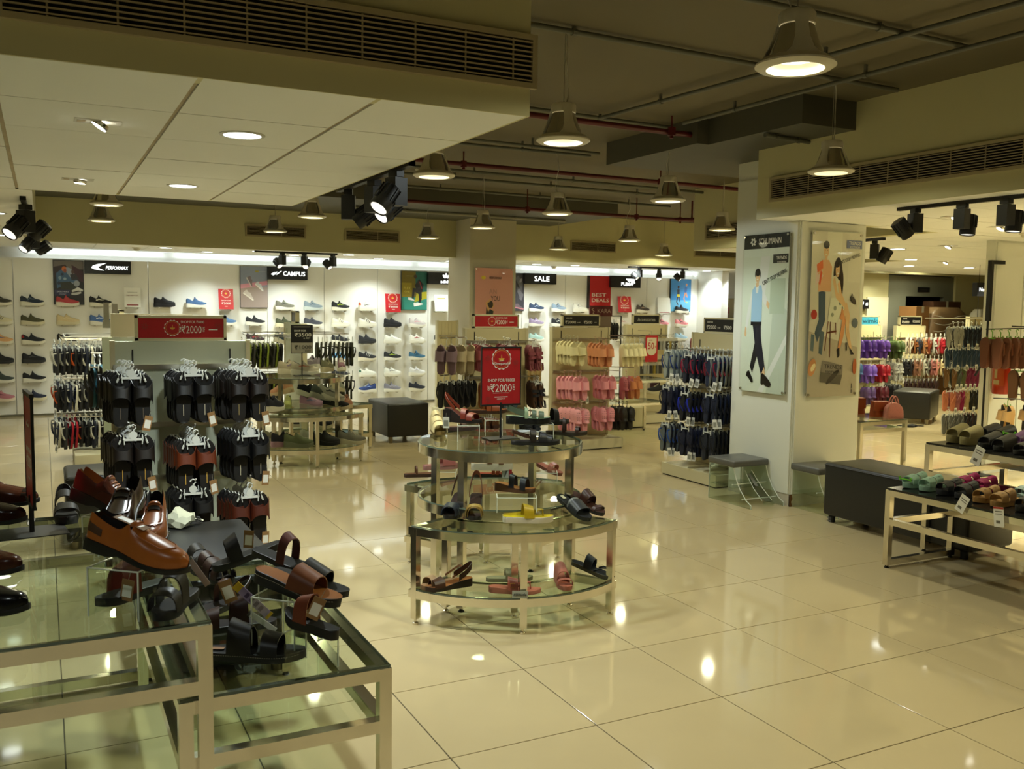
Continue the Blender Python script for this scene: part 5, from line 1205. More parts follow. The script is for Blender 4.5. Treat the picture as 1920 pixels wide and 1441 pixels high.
print_on(t, [(rect(-.078, .078, -.02, .15), 'c8c0a4'), (ell(0, -.02, .078, .07, 16, 0, PI, 2*PI), 'c8c0a4')]); text('50', .10, .09, m_signred, t, -.012, .04); text('UP TO', .05, .016, m_signred, t, -.02, .115); text('%', .022, .03, m_signred, t, .058, .03); obj('string', MB().tube([(0, 0, .18), (0, .02, .24)], .002, 4).tube([(0, .02, .24), (0, .33, .24)], .003, 4), m_cord, t)
# maroon tall sign beside the deals poster
t = board('floor_sign', 'maroon sign board with pale curly lettering in front of the red deals poster', 'sign', (7.62, 12.0, 1.53), .40, .16, .03, M('maroon', (.09, .012, .016), .4))
text('KARA', .24, .06, C('a89080', .5), t, .05, 0); print_on(t, [(limb([(-.14, .04), (-.17, .02), (-.13, -.01), (-.15, -.04), (-.12, -.05)], [.006, .010, .008, .008, .004]), 'a89080')], -.002, 'logo')
obj('post', MB().box(-.18, -.16, 0, .03, -1.53, -.08).box(-.2, .2, -.15, .2, -1.53, -1.51), m_black, t); obj('lower_panel', MB().box(-.17, .2, .03, .05, -.3, -.08), C('7a6a5c', .5), t)
for k in range(8): pair('dark slipper pair, %s from the left, on the rail under the maroon sign' % ORD[k], (7.66+.05*k, 12.25, 1.40-.005*k), -1.2+.05*k, 'thong', '1c1c1c', '23221f', '181818', group='dark pairs under the maroon sign')
t = thing('hanging_rail', 'dark rail carrying slippers under the maroon sign', 'rail'); obj('rod', MB().tube([(7.55, 12.25, 1.45), (8.15, 12.25, 1.45)], .008, 6).tube([(8.15, 12.25, 0), (8.15, 12.25, 1.45)], .012, 6).tube([(7.55, 12.25, 0), (7.55, 12.25, 1.45)], .012, 6), m_black, t)
# ---------------------------------------------------------------- tables, stands, seats
def at(px, py, z):
    v = _d+_r*(px-960)/1729.87-_u*(py-720.5)/1729.87
    k = (z-CH)/v[2]
    return Vector((v[0]*k, v[1]*k, z))
def ia(deg): return D2R(deg)-YAW     # heading: 0 right, 90 away, -90 towards the viewpoint
m_leather = M('black_leatherette', (.016, .016, .015), .38, noise=.15, nscale=120, bump=.15)
m_grey_pad = M('grey_leatherette', (.11, .11, .10), .35, noise=.1, nscale=60, bump=.1)
m_tube = M('polished_steel_tube', (.78, .74, .64), .16, 1.0, noise=.10, nscale=14)
m_glass = glassm('shelf_glass', (.90, .95, .90))
m_gedge = M('glass_edge', (.10, .13, .10), .15)
def rbox(x0, x1, y0, y1, z0, z1, r, seg=3):
    bm = bmesh.new(); bmesh.ops.create_cube(bm, size=1)
    for v in bm.verts: v.co = ((x0+x1)/2+v.co.x*(x1-x0), (y0+y1)/2+v.co.y*(y1-y0), (z0+z1)/2+v.co.z*(z1-z0))
    bmesh.ops.bevel(bm, geom=bm.edges[:], offset=r, segments=seg, profile=.5, affect='EDGES')
    me = bpy.data.meshes.new('rbox'); bm.to_mesh(me); bm.free()
    me.polygons.foreach_set('use_smooth', [True]*len(me.polygons)); me.set_sharp_from_angle(angle=D2R(50)); return me
def ottoman(label, x, y, rz, L, W, H=.45, leg=.06, writing=False):
    t = thing('ottoman', label, 'ottoman', (x, y, 0), rz)
    me = rbox(-L/2, L/2, -W/2, W/2, leg, H, .022); me.name = 'body'
    obj('body', me, m_leather, t)
    pm = MB()
    for z in (H-.018,):
        pm.tube([(-L/2+.01, -W/2-.001, z), (L/2-.01, -W/2-.001, z), (L/2+.001, -W/2+.01, z), (L/2+.001, W/2-.01, z), (L/2-.01, W/2+.001, z), (-L/2+.01, W/2+.001, z), (-L/2-.001, W/2-.01, z), (-L/2-.001, -W/2+.01, z)], .003, 5, 0, True)
    obj('piping', pm, m_leather, t)
    lm = MB().lathe([(.026, leg+.003), (.024, 0), (.001, 0)], n=16).mesh('leg', 50)
    for sx in (-1, 1):
        for sy in (-1, 1): obj('leg', lm, C('8a8272', .3, metal=1.0) if not writing else C('1a1c20', .4), t, (sx*(L/2-.05), sy*(W/2-.05), 0))
    return t
ottoman('black leatherette ottoman bench beside the poster column at the right', 5.42, 4.42, D2R(-90), 1.22, .46, .45, .055, True)
o_ = [o for o in bpy.data.objects if o.name.startswith('ottoman')][-1]
text('WILLED', .04, .014, C('8a8c90', .5), [c for c in o_.children if c.name.startswith('leg')][0], 0, .035, -.028); text('ONE', .035, .014, C('8a8c90', .5), [c for c in o_.children if c.name.startswith('leg')][0], 0, .014, -.028)
ottoman('black leatherette ottoman between the sneaker stand and the clog rack', 3.72, 10.28, 0, .50, .72, .455, .07)
ottoman('black leatherette ottoman mostly hidden behind the first one near the sneaker stand', 3.28, 12.1, 0, .55, .5, .45, .06)
ottoman('black leatherette ottoman just in front of the nearest slipper rack', .64, 4.40, 0, .55, 1.08, .44, .06)
ottoman('black leatherette ottoman far right between the clog racks', 11.25, 9.2, D2R(30), .75, .5, .46, .07)
ottoman('black ottoman glimpsed at the left edge of the nearest slipper rack', .30, 6.6, 0, .4, .5, .47, .05)

# steel display tables: rectangular -----------------------------------------
def rtable(label, x0, x1, y0, y1, H, low, tube=.038, glass=True, top_mat=None, floor_rail=True, name='display_table', midrail=None, fr='all'):
    cx, cy = (x0+x1)/2, (y0+y1)/2
    t = thing(name, label, 'table', (cx, cy, 0))
    a, b = (x1-x0)/2, (y1-y0)/2; w = tube
    lm = MB().box(-w/2, w/2, -w/2, w/2, .018, H-.002).mesh('leg')
    fm = MB().tube([(0, 0, 0), (0, 0, .020)], .011, 10).tube([(0, 0, .0), (0, 0, .006)], .015, 10).mesh('levelling_foot', 40)
    for sx in (-1, 1):
        for sy in (-1, 1):
            l = obj('leg', lm, m_tube, t, (sx*(a-w/2), sy*(b-w/2), 0)); obj('levelling_foot', fm, C('14140f', .5), l)
    def rails(z, nm='rail'):
        rx = MB().box(-a+w, a-w, -w/2, w/2, z-w, z).mesh(nm); ry = MB().box(-w/2, w/2, -b+w, b-w, z-w, z).mesh(nm)
        for s in (-1, 1): obj(nm, rx, m_tube, t, (0, s*(b-w/2), 0)); obj(nm, ry, m_tube, t, (s*(a-w/2), 0, 0))
    rails(H)
    if glass: 
        g = obj('glass_top', MB().box(-a+.004, a-.004, -b+.004, b-.004, H, H+.008), m_glass, t)
        eg = MB().box(-a+.003, a-.003, -b+.003, -b+.0042, H+.0005, H+.0075).box(a-.0042, a-.003, -b+.003, b-.003, H+.0005, H+.0075).box(-a+.003, a-.003, b-.0042, b-.003, H+.0005, H+.0075)
        obj('glass_edge', eg, m_gedge, g)
    else: obj('solid_top', MB().box(-a+.004, a-.004, -b+.004, b-.004, H, H+.012), top_mat, t)
    for z in low:
        rails(z, 'lower_rail')
        if glass: obj('lower_glass', MB().box(-a+w, a-w, -b+w, b-w, z-.006, z+.001), m_glass, t)
    if floor_rail:
        ry = MB().box(-w/2, w/2, -b+w, b-w, .018, .018+w).mesh('floor_rail'); rx = MB().box(-a+w, a-w, -w/2, w/2, .018, .018+w).mesh('floor_rail')
        if fr == 'x': 
            for s in (-1, 1): obj('floor_rail', rx, m_tube, t, (0, s*(b-w/2), 0))
        elif fr == 'back': obj('floor_rail', rx, m_tube, t, (0, (b-w/2), 0))
    return t
rtable('tall steel and glass display table at the near left with leather shoes', -.95, .385, 2.51, 4.02, .715, [.562], fr='back')
rtable('lower steel and glass display table nested beside the tall one, with sandals', .30, .905, 2.545, 3.85, .495, [.335], floor_rail=False)
dk = M('smoked_black_top', (.012, .012, .011), .12)
rtable('long low steel table at the right edge with foam sandals', 4.594, 5.21, 1.2, 3.945, .488, [.31], .036, False, dk, fr='x')
rtable('taller steel table behind the long low one at the right, with clogs', 5.145, 5.95, 1.8, 4.12, .715, [.54], .036, False, dk, fr='x')
rtable('small steel table carrying handbags behind the poster column', 7.02, 7.67, 6.36, 7.30, .505, [.43], .036, True)

def ring_band(mb, cx, cy, R, z0, z1, th, a0, a1, n, full=False):
    k = n if full else n+1; rings = []
    for i in range(k):
        a = a0+(a1-a0)*i/n; c, s = math.cos(a), math.sin(a)
        rings.append([(cx+(R-th)*c, cy+(R-th)*s, z0), (cx+R*c, cy+R*s, z0), (cx+R*c, cy+R*s, z1), (cx+(R-th)*c, cy+(R-th)*s, z1)])
    return mb.loft(rings, 0, full, not full)
def round_table(label, x, y, R, tiers, la):
    t = thing('round_display_table', label, 'table', (x, y, 0))
    for z in tiers:
        obj('rim', ring_band(MB(), 0, 0, R, z-.048, z, .018, 0, 2*PI, 64, True), m_tube, t, smooth=40)
        g = MB().lathe([(.001, z), (R-.004, z), (R-.004, z+.007), (.001, z+.007)], n=56)
        obj('glass_disc', g, m_glass, t, smooth=30)
        obj('glass_edge', ring_band(MB(), 0, 0, R-.0035, z+.0005, z+.0065, .0006, 0, 2*PI, 56, True), m_gedge, t, smooth=40)
    w = .036; lm = MB().box(-w/2, w/2, -w/2, w/2, .02, tiers[0]-.01).mesh('leg'); fm = MB().tube([(0, 0, 0), (0, 0, .022)], .010, 8).tube([(0, 0, 0), (0, 0, .006)], .016, 10).mesh('levelling_foot', 40)
    for a in la:
        l = obj('leg', lm, m_tube, t, ((R-.037)*math.cos(a), (R-.037)*math.sin(a), 0), (0, 0, a)); obj('levelling_foot', fm, C('14140f', .5), l)
    return t
def crescent(label, x, y, R0, R1, a0, a1, tiers):
    t = thing('crescent_table', label, 'table', (x, y, 0)); a0, a1 = D2R(a0), D2R(a1); n = 28
    for z in tiers:
        obj('outer_rail', ring_band(MB(), 0, 0, R1, z-.04, z, .034, a0, a1, n), m_tube, t, smooth=40); obj('inner_rail', ring_band(MB(), 0, 0, R0+.034, z-.04, z, .034, a0, a1, n), m_tube, t, smooth=40)
        for a in (a0, a1): obj('end_rail', MB().bar((R0*math.cos(a), R0*math.sin(a), z-.0201), (R1*math.cos(a), R1*math.sin(a), z-.0201), .034, .0395), m_tube, t)
        poly = [(R1*.995*math.cos(a0+(a1-a0)*i/n), R1*.995*math.sin(a0+(a1-a0)*i/n)) for i in range(n+1)]+[(R0*1.01*math.cos(a1-(a1-a0)*i/n), R0*1.01*math.sin(a1-(a1-a0)*i/n)) for i in range(n+1)]
        rings = [[(R0*1.01*math.cos(a), R0*1.01*math.sin(a), z), (R1*.995*math.cos(a), R1*.995*math.sin(a), z), (R1*.995*math.cos(a), R1*.995*math.sin(a), z+.007), (R0*1.01*math.cos(a), R0*1.01*math.sin(a), z+.007)] for a in [a0+(a1-a0)*i/n for i in range(n+1)]]
        g = obj('glass_shelf', MB().loft(rings), m_glass, t)
        obj('glass_edge', ring_band(MB(), 0, 0, R1*.9955, z+.0005, z+.0065, .0006, a0, a1, n), m_gedge, g, smooth=40)
    w = .034; lm = MB().box(-w/2, w/2, -w/2, w/2, .03, tiers[0]-.003).mesh('leg'); fm = MB().tube([(0, 0, 0), (0, 0, .032)], .007, 8).lathe([(.001, 0), (.016, 0), (.016, .008), (.008, .014)], n=12).mesh('levelling_foot', 40)
    for a in (a0, (a0+a1)/2, a1):
        for R in (R0+.017, R1-.017):
            aa = a+(0.024 if a == a0 else (-.024 if a == a1 else 0))
            l = obj('leg', lm, m_tube, t, (R*math.cos(aa), R*math.sin(aa), 0), (0, 0, aa)); obj('levelling_foot', fm, m_tube, l)
    return t
CX0, CY0 = 2.226, 4.508
round_table('round two-tier steel and glass table in the middle of the floor under the red standing sign', CX0, CY0, .452, (.838, .545), [D2R(d) for d in (-143.7, -53.7, 36.3, 126.3)])
crescent('front crescent steel and glass table wrapping the central round table', CX0, CY0, .44, .712, -153.8, -59, (.490, .175))
crescent('rear crescent steel and glass table behind the central round table', 2.25, 4.585, .44, .712, 29, 115, (.490, .175))
SX0, SY0 = 2.33, 9.38
round_table('round two-tier steel and glass table with sneakers near the left back', SX0, SY0, .452, (.838, .545), [D2R(d) for d in (-130, -40, 50, 140)])
crescent('front crescent steel and glass table of the sneaker stand', SX0, SY0, .44, .712, -138, -43, (.490, .175))
crescent('rear crescent steel and glass table behind the sneaker stand', SX0+.16, SY0+.15, .44, .712, 10, 105, (.490, .175))
rtable('small two-tier steel table of trainers below the red fifty percent sign', 6.0, 6.95, 9.28, 9.85, .70, [.42], .03)
t = thing('display_plinth', 'low cream plinth behind the small trainer table', 'plinth', (6.75, 10.2, 0)); obj('box', MB().box(-.35, .35, -.18, .18, .02, .26), m_frame, t); obj('base', MB().box(-.33, .33, -.16, .16, 0, .02), m_black, t); obj('lid', MB().box(-.36, .36, -.19, .19, .26, .275), m_frame, t)

# fitting stools --------------------------------------------------------------
m_clear = glassm('clear_acrylic', (.90, .94, .90), .02)
m_cedge = M('acrylic_edge', (.62, .66, .58), .15)
def fitting_stool(label, x, y, rz, horn=True):
    t = thing('fitting_stool', label, 'stool', (x, y, 0), rz)
    # local: front along +x (sloping foot ramp), seat over the back
    prof = [(-.24, 0), (-.24, .30), (.06, .30), (.09, .22), (.14, .14), (.22, .06), (.28, .03), (.28, 0)]
    for s in (-1, 1):
        p = obj('side_panel', MB().prism(prof, s*.17-.005, s*.17+.005), m_clear, t)
        ed = MB()
        for k in range(1, len(prof)-1): ed.bar((prof[k][0], s*.17, prof[k][1]), (prof[k+1][0], s*.17, prof[k+1][1]), .008, .004)
        ed.bar((-.24, s*.17, .0), (-.24, s*.17, .30), .006, .006)
        obj('panel_edge', ed, m_cedge, p)
    obj('back_panel', MB().box(-.24, -.232, -.165, .165, .0, .29), m_clear, t)
    obj('shelf', MB().box(-.23, .05, -.165, .165, .125, .133), m_clear, t)
    me = rbox(-.25, .08, -.185, .185, .302, .355, .012, 2); me.name = 'seat_pad'; obj('seat_pad', me, m_grey_pad, t)
    rod = MB().tube([(.06, -.18, .16), (.06, .18, .16)], .005, 8).mesh('rod', 40); obj('rod', rod, m_cedge, t); obj('rod', rod, m_cedge, t, (.12, 0, -.10))
    if horn:
        h = MB(); rings = []
        for k in range(9):
            u = k/8; xx = .04+.24*u; zz = .24-.19*u-.02*math.sin(PI*u); w = .035+.02*u
            if k == 8: w *= .7
            rings.append([(xx, -w, zz+.018), (xx, -w*.7, zz), (xx, 0, zz-.006), (xx, w*.7, zz), (xx, w, zz+.018), (xx, w*.72, zz+.004), (xx, 0, zz), (xx, -w*.72, zz+.004)])
        h.loft(rings); h.lathe([(.038, .0), (.045, .012), (.045, .03), (.040, .03), (.036, .01)], (.29, 0, .02), 16)
        obj('foot_ramp', h, m_clear, t, smooth=50)
        obj('ramp_edge', MB().tube([(.04, -.035, .262), (.16, -.045, .14), (.27, -.05, .06)], .003, 5).tube([(.04, .035, .262), (.16, .045, .14), (.27, .05, .06)], .003, 5), m_cedge, t)
        obj('measure_strip', MB().bar((.05, 0, .238), (.15, 0, .152), .03, .002), C('6a6c64', .4), t)
    return t
fitting_stool('clear acrylic shoe-fitting stool with a grey pad and sloping foot ramp, left of the column', 5.13, 5.83, D2R(-90))
fitting_stool('second grey-padded acrylic fitting stool, in front of the right column face', 5.52, 5.30, D2R(-90), False)

# acrylic risers ---------------------------------------------------------------
def riser(label, p, rz, w, d, h, slope=0.0):
    t = thing('acrylic_riser', label, 'riser', p, rz)
    top = [(-w/2, -d/2, h), (w/2, -d/2, h), (w/2, d/2, h+slope), (-w/2, d/2, h+slope)]
    mb = MB()
    obj('top', mb.add(top+[(x, y, z-.004) for x, y, z in top], [(0, 1, 2, 3), (7, 6, 5, 4), (0, 4, 5, 1), (1, 5, 6, 2), (2, 6, 7, 3), (3, 7, 4, 0)]), m_clear, t)
    for s in (-1, 1):
        mb = MB().prism([(0, 0)], 0, 0) if 0 else MB()
        x = s*(w/2-.002)
        mb.add([(x-.002, -d/2, 0), (x-.002, d/2, 0), (x-.002, d/2, h+slope-.004), (x-.002, -d/2, h-.004), (x+.002, -d/2, 0), (x+.002, d/2, 0), (x+.002, d/2, h+slope-.004), (x+.002, -d/2, h-.004)], [(0, 3, 2, 1), (4, 5, 6, 7), (0, 1, 5, 4), (1, 2, 6, 5), (2, 3, 7, 6), (3, 0, 4, 7)])
        obj('side', mb, m_clear, t)
        obj('bright_edge', MB().bar((x, -d/2, 0), (x, -d/2, h), .0035, .0035).bar((x, -d/2, h), (x, d/2, h+slope), .0035, .0035), m_cedge, t)
    obj('bright_edge', MB().bar((-w/2, -d/2, h), (w/2, -d/2, h), .0035, .0035), m_cedge, t)
    return t

# ---------------------------------------------------------------- sandals
def leather(h, r=.42): return C(h, r, noise=.14, nscale=90, bump=.08)
def sandal(label, loc, head, bed='6b4a2c', side='1a1614', straps=(), L=.26, thick=.022, heel=.0, spring=.006, foot=1, back=None, thong=None, pitch=0.0, roll=0.0, wide=1.0, contour=.004, name='sandal', cat='sandal', wedge=True, stitch=None, grp=None, buckle=None, point=0.0, tagc=None, block=None, logo=None, clog=None, tagp=None):
    t = thing(name, label, cat, loc, 0, grp, (roll, pitch, head))
    ft = Foot(L, foot, heel, spring, thick, wide, point, wedge, contour)
    sm = MB(); ft.sole(sm)
    obj('sole', sm, [C(side, .55), C(bed, .75, spec=.25, noise=.14, nscale=90)], t, smooth=50)
    if block:
        hb = MB(); h0 = float(ft.zt(.1)[0])-thick*.9
        hb.slab([(-L*.5+.004, -.028), (-L*.27, -.030), (-L*.27, .030), (-L*.5+.004, .028)], 0, h0+.012)
        obj('heel_block', hb, C(block, .5), t)
    for q in straps:
        ta, tb, w, h, c = q[:5]; wm = q[5] if len(q) > 5 else None
        mb = MB(); ft.strap(mb, ta, tb, w, h, .0035, 11, 0, .58, 0, wm)
        o = obj('strap', mb, leather(c), t, smooth=60)
    if back:
        ta, h, w, c = back[:4]; mb = MB(); ft.backstrap(mb, ta, h, w, .003); obj('back_strap', mb, leather(c), t, smooth=60)
    if thong:
        ta, tp, w, h, c = thong; mb = MB(); ft.thong(mb, ta, tp, w, h); obj('thong_strap', mb, leather(c), t, smooth=60)
    if buckle:
        bt, c = buckle; y = float(ft.edge(bt, -1)[0])*.98; z = float(ft.zt(bt)[0])+.022
        obj('buckle', MB().tube([((bt-.5)*L-.010, y-.004*foot, z-.010), ((bt-.5)*L+.010, y-.004*foot, z-.010), ((bt-.5)*L+.010, y-.002*foot, z+.010), ((bt-.5)*L-.010, y-.002*foot, z+.010)], .0016, 5, 0, True), C(c, .25, metal=1.0), t)
    if stitch:
        mb = MB()
        for sd in (1, -1):
            for k in range(40):
                tt = .04+.92*k/40; e = float(ft.edge(tt, sd)[0]); e2 = float(ft.edge(tt+.014, sd)[0]); z = float(ft.zt(tt)[0]); zz = float(ft.zb(tt)[0])*.3+z*.7
                mb.bar(((tt-.5)*L, e*1.012, zz), ((tt-.486)*L, e2*1.012, zz), .0012, .0014)
        obj('stitching', mb, C(stitch, .6), t)
    if logo:
        obj('insole_print', MB().box(-L*.42, -L*.30, -.010, .010, float(ft.zt(.12)[0])+.0008, float(ft.zt(.12)[0])+.0014), C(logo, .5), t)
    if clog:
        mb = MB(); c = clog
        for tt in (.58, .68, .78):
            for sd in (-.4, 0, .4): mb.lathe([(.001, .0), (.004, .0)], (0, 0, 0), 8) if 0 else None
    if tagc:
        x, y, z, rx, ry, rz = tagp or (-.02, -.06, .05, .3, .2, .6)
        price_tag(t, (x, y, z), (rx, ry, rz), tagc == 'w', .8)
    return t
def on(px, py, z): return at(px, py, z)
zt_, z2_, zc_, zl_ = .846, .553, .498, .183
# top glass of the central table
for lb, p, h, w in (('clear acrylic riser under the rust sandal on the central table', (878, 825), .085, .12), ('tall clear acrylic riser in the middle of the central table top', (925, 815), .09, .10), ('clear acrylic riser under the sage sandal on the central table', (1000, 818), .075, .22)):
    riser(lb, on(p[0], p[1], zt_), ia(4), w, .10, h)
sandal('cream woven mule facing forward at the left of the central table top', on(820, 812, zt_), ia(-75), 'b8a878', '6a5424', [(.80, .80, .07, .05, 'b8aa7c'), (.55, .55, .075, .07, 'b4a678'), (.36, .36, .05, .075, 'b0a274')], L=.24, heel=.04)
sandal('rust red block-heel sandal high on a riser beside the standing sign', on(868, 822, zt_)+Vector((0, 0, .09)), ia(-25), '4a1e12', '1a0f0b', [(.78, .74, .035, .035, '6a2412'), (.52, .58, .03, .05, '6a2412')], L=.23, heel=.055, back=(.34, .075, .022, '6e2a14'), block='100c0a', tagc='w', tagp=(-.08, -.05, .03, .2, 0, .4))
sandal('tan orange slide sandal behind the rust one, left of the sign pole', on(915, 792, zt_)+Vector((0, 0, .06)), ia(10), '7a4218', '3a2010', [(.72, .70, .06, .04, '8a4216'), (.48, .5, .03, .05, '8a4216')], L=.24)
sandal('sage green strappy sandal with thick black sole, toe right, on a riser', on(990, 820, zt_)+Vector((0, 0, .078)), ia(3), '8aa488', '0f0f0e', [(.80, .78, .028, .038, '4a5a48'), (.64, .62, .024, .045, '4a5a48'), (.45, .45, .02, .055, '8aa080')], L=.25, thick=.034, heel=.012, back=(.40, .05, .03, '5c6c58'), wide=1.0)
sandal('black slide with round strap behind the sage sandal', on(1030, 815, zt_)+Vector((0, 0, .06)), ia(20), '1a1816', '100f0e', [(.62, .62, .03, .07, '121110')], L=.24)
sandal('brown single-strap flat sandal at the right edge of the central table top', on(1062, 815, zt_), ia(-10), '4a3626', '2a2218', [(.45, .45, .018, .075, '2a160c'), (.78, .76, .02, .03, '2a160c')], L=.24)
sandal('black strappy gladiator sandal, toe right, at the front of the central table top', on(1004, 833, zt_), ia(2), '18130f', '0e0d0d', [(.82, .76, .03, .03, '14151a'), (.62, .68, .03, .045, '14151a'), (.68, .60, .022, .045, '14151a'), (.45, .45, .03, .06, '1a120c')], L=.26, back=(.38, .05, .014, '3a2012'))
sandal('mauve brown flat sandal lying behind the risers on the central table', on(862, 806, zt_), ia(15), '5a4038', '3a2a24', [(.6, .6, .03, .02, '5a4038')], L=.22)
# rear crescent top
riser('clear acrylic riser at the right of the rear crescent table', on(1020, 905, zc_), ia(0), .16, .10, .07)
riser('clear acrylic riser at the left of the rear crescent table', on(835, 900, zc_), ia(0), .14, .10, .06)
sandal('dusty pink slide pair piece on the left riser of the rear crescent', on(828, 898, zc_)+Vector((0, 0, .065)), ia(20), '8a5a50', '9a6a60', [(.66, .66, .08, .05, '9a5850')], L=.24, thick=.03)
sandal('plain brown flat sandal at the far left of the rear crescent', on(790, 893, zc_), ia(15), '5a3820', '3a2416', [(.35, .35, .012, .05, '5a3820')], L=.22)
sandal('white platform sandal with tan straps and a paper tag on the rear crescent', on(922, 898, zc_)+Vector((0, 0, .06)), ia(2), 'a87838', 'c8c2ae', [(.74, .72, .03, .035, '5a3012'), (.45, .45, .03, .05, '5a3012')], L=.26, thick=.045)
sandal('orange brown flat sandal below the white platform one', on(925, 893, zc_), ia(0), '8a3a1c', '1c120c', [(.78, .74, .02, .03, '8a4020'), (.64, .6, .02, .035, '8a4020'), (.5, .5, .02, .04, '8a4020')], L=.25)
sandal('nude pink sandal leaning over the right riser of the rear crescent', on(1022, 897, zc_)+Vector((0, 0, .062)), ia(-35), '8a5240', '6a3c2c', [(.72, .70, .03, .04, '9a6050')], L=.25, back=(.32, .07, .012, 'a06a58'), pitch=.3)
t = thing('paper_tag', 'grey brand card with a red corner hanging from the white platform sandal', 'tag', on(945, 896, zc_)+Vector((-.02, -.06, .045)), ia(-8)); obj('card', MB().box(-.022, .02, 0, .001, -.035, .03), C('9aa09a', .5), t); obj('red_card', MB().box(.012, .04, .001, .002, -.025, .022), C('8a1418', .5), t); text('attitude', .05, .012, C('14140f', .6), t, 0, 0, -.001, rot=1.25)
# second tier and front crescent top
riser('wide clear acrylic riser under the tan wedge on the middle tier', on(968, 957, z2_), ia(2), .20, .10, .075)
sandal('tan wedge sandal with two black straps on the middle riser', on(965, 950, z2_)+Vector((.0, .0, .08)), ia(-20), '8a5a2a', '4a2c14', [(.74, .74, .03, .055, '12141a'), (.46, .46, .028, .06, '12141a')], L=.22, heel=.02)
sandal('navy crossed-strap wedge sandal facing forward on the front crescent, left of the gold one', on(853, 965, zc_), ia(-104), '24130e', '14100e', [(.88, .70, .05, .05, '141a26'), (.70, .88, .05, .05, '1c2430')], L=.255, heel=.075, thick=.022, back=(.30, .11, .022, '3a1c0e'), wide=1.08)
sandal('gold woven-strap wedge sandal facing forward on the front crescent, right of the navy one', on(891, 967, zc_), ia(-91), '2c1812', '16100c', [(.90, .72, .038, .05, '6a5020'), (.80, .80, .03, .053, '8a7030'), (.72, .90, .038, .05, '5c4618')], L=.255, heel=.075, thick=.022, back=(.30, .11, .022, '5a2c14'), wide=1.08)
for px_, c in ((848, '14141a'), (886, '24160e')):
    pass
sandal('bright yellow slide with white ribbed sole, toe right, on the front crescent', on(990, 978, zc_), ia(2), 'b8a010', 'c4b8a4', [(.46, .52, .05, .06, 'a88c14')], L=.255, thick=.03, thong=(.55, .80, .014, .03, '9a8414'), wide=.98)
sandal('black silver-banded slide leaning down the right of the front crescent', on(1080, 968, zc_)+Vector((0, .03, .03)), ia(-55), '15171a', '0d0e10', [(.66, .66, .075, .04, '1a1c1e'), (.5, .5, .02, .045, '5a5c58')], L=.27, pitch=.32, logo='b0a890')
sandal('dark brown toe-loop sandal beside the black slide on the front crescent', on(1105, 960, zc_)+Vector((0, .03, .03)), ia(-50), '3a2018', '1a100c', [(.50, .50, .055, .06, '34160e'), (.82, .82, .02, .02, '34160e')], L=.255, pitch=.32)
t = thing('price_card', 'small pinkish printed price card lying by the yellow slide', 'tag', on(1040, 966, zc_)+Vector((0, 0, .02)), ia(8)); obj('card', MB().box(-.04, .04, 0, .001, -.018, .018), C('b49a9a', .4), t); print_on(t, [(rect(-.036+.012*k, -.030+.012*k, -.012, .012), '6a4a5a') for k in range(6)])
# lower crescent shelf
sandal('pale gold crossed sandal, left back of the lower crescent shelf', on(828, 1098, zl_), ia(-140), '8a6a4c', '6a5038', [(.80, .72, .03, .04, '8a6c4c'), (.72, .80, .03, .04, '9a7c58')], L=.25, back=(.32, .06, .012, '8a6248'))
sandal('brown leather sandal with heel strap, front left of the lower crescent shelf', on(842, 1102, zl_), ia(-150), '8a5424', '2a180e', [(.76, .76, .055, .035, '3a2010')], L=.255, heel=.018, back=(.34, .065, .03, '34180c'))
sandal('salmon pink buckled thong, toe right, middle of the lower crescent shelf', on(965, 1110, zl_), ia(-4), 'a86450', 'b07060', [(.45, .48, .05, .05, '9a5448')], L=.255, thick=.020, heel=.010, thong=(.5, .80, .012, .03, '9a5448'), buckle=(.47, 'b89048'))
sandal('beige slide lying behind the salmon thong', on(955, 1088, zl_), ia(6), '8a8466', '6c664c', [(.55, .55, .07, .04, '6a644a')], L=.24, thick=.02)
sandal('coral pink knotted sandal facing forward on the lower crescent shelf', on(1054, 1096, zl_), ia(-80), 'a8604e', '9a5c4c', [(.50, .50, .08, .07, '9c5a4e'), (.78, .76, .02, .03, '9c5a4e')], L=.235, heel=.02)
sandal('navy toe-loop slide, toe down right, right end of the lower crescent shelf', on(1112, 1080, zl_)+Vector((0, .01, .02)), ia(-30), '12161e', '3a3428', [(.42, .42, .045, .06, '141a24')], L=.25, thong=(.58, .84, .012, .022, '12161e'), pitch=.22)
t = thing('paper_tag', 'grey brand card with slanted lettering propped on the salmon thong', 'tag', on(975, 1122, zl_)+Vector((0, 0, .02)), ia(-4)); obj('card', MB().box(-.038, .038, 0, .001, -.018, .018), C('9a9e94', .5), t); text('attitude', .062, .014, C('14140f', .6), t, 0, .002, -.001, shear=.2)
sandal('mustard yellow sandal on the lower shelf of the rear crescent', on(800, 1003, zl_), ia(-20), '8a6a14', '6a5010', [(.7, .7, .05, .03, '9a7414')], L=.23)
sandal('black flat sandal on the lower shelf of the rear crescent', on(853, 1004, zl_), ia(0), '1a1a1a', '101010', [(.7, .7, .05, .03, '141414')], L=.22)
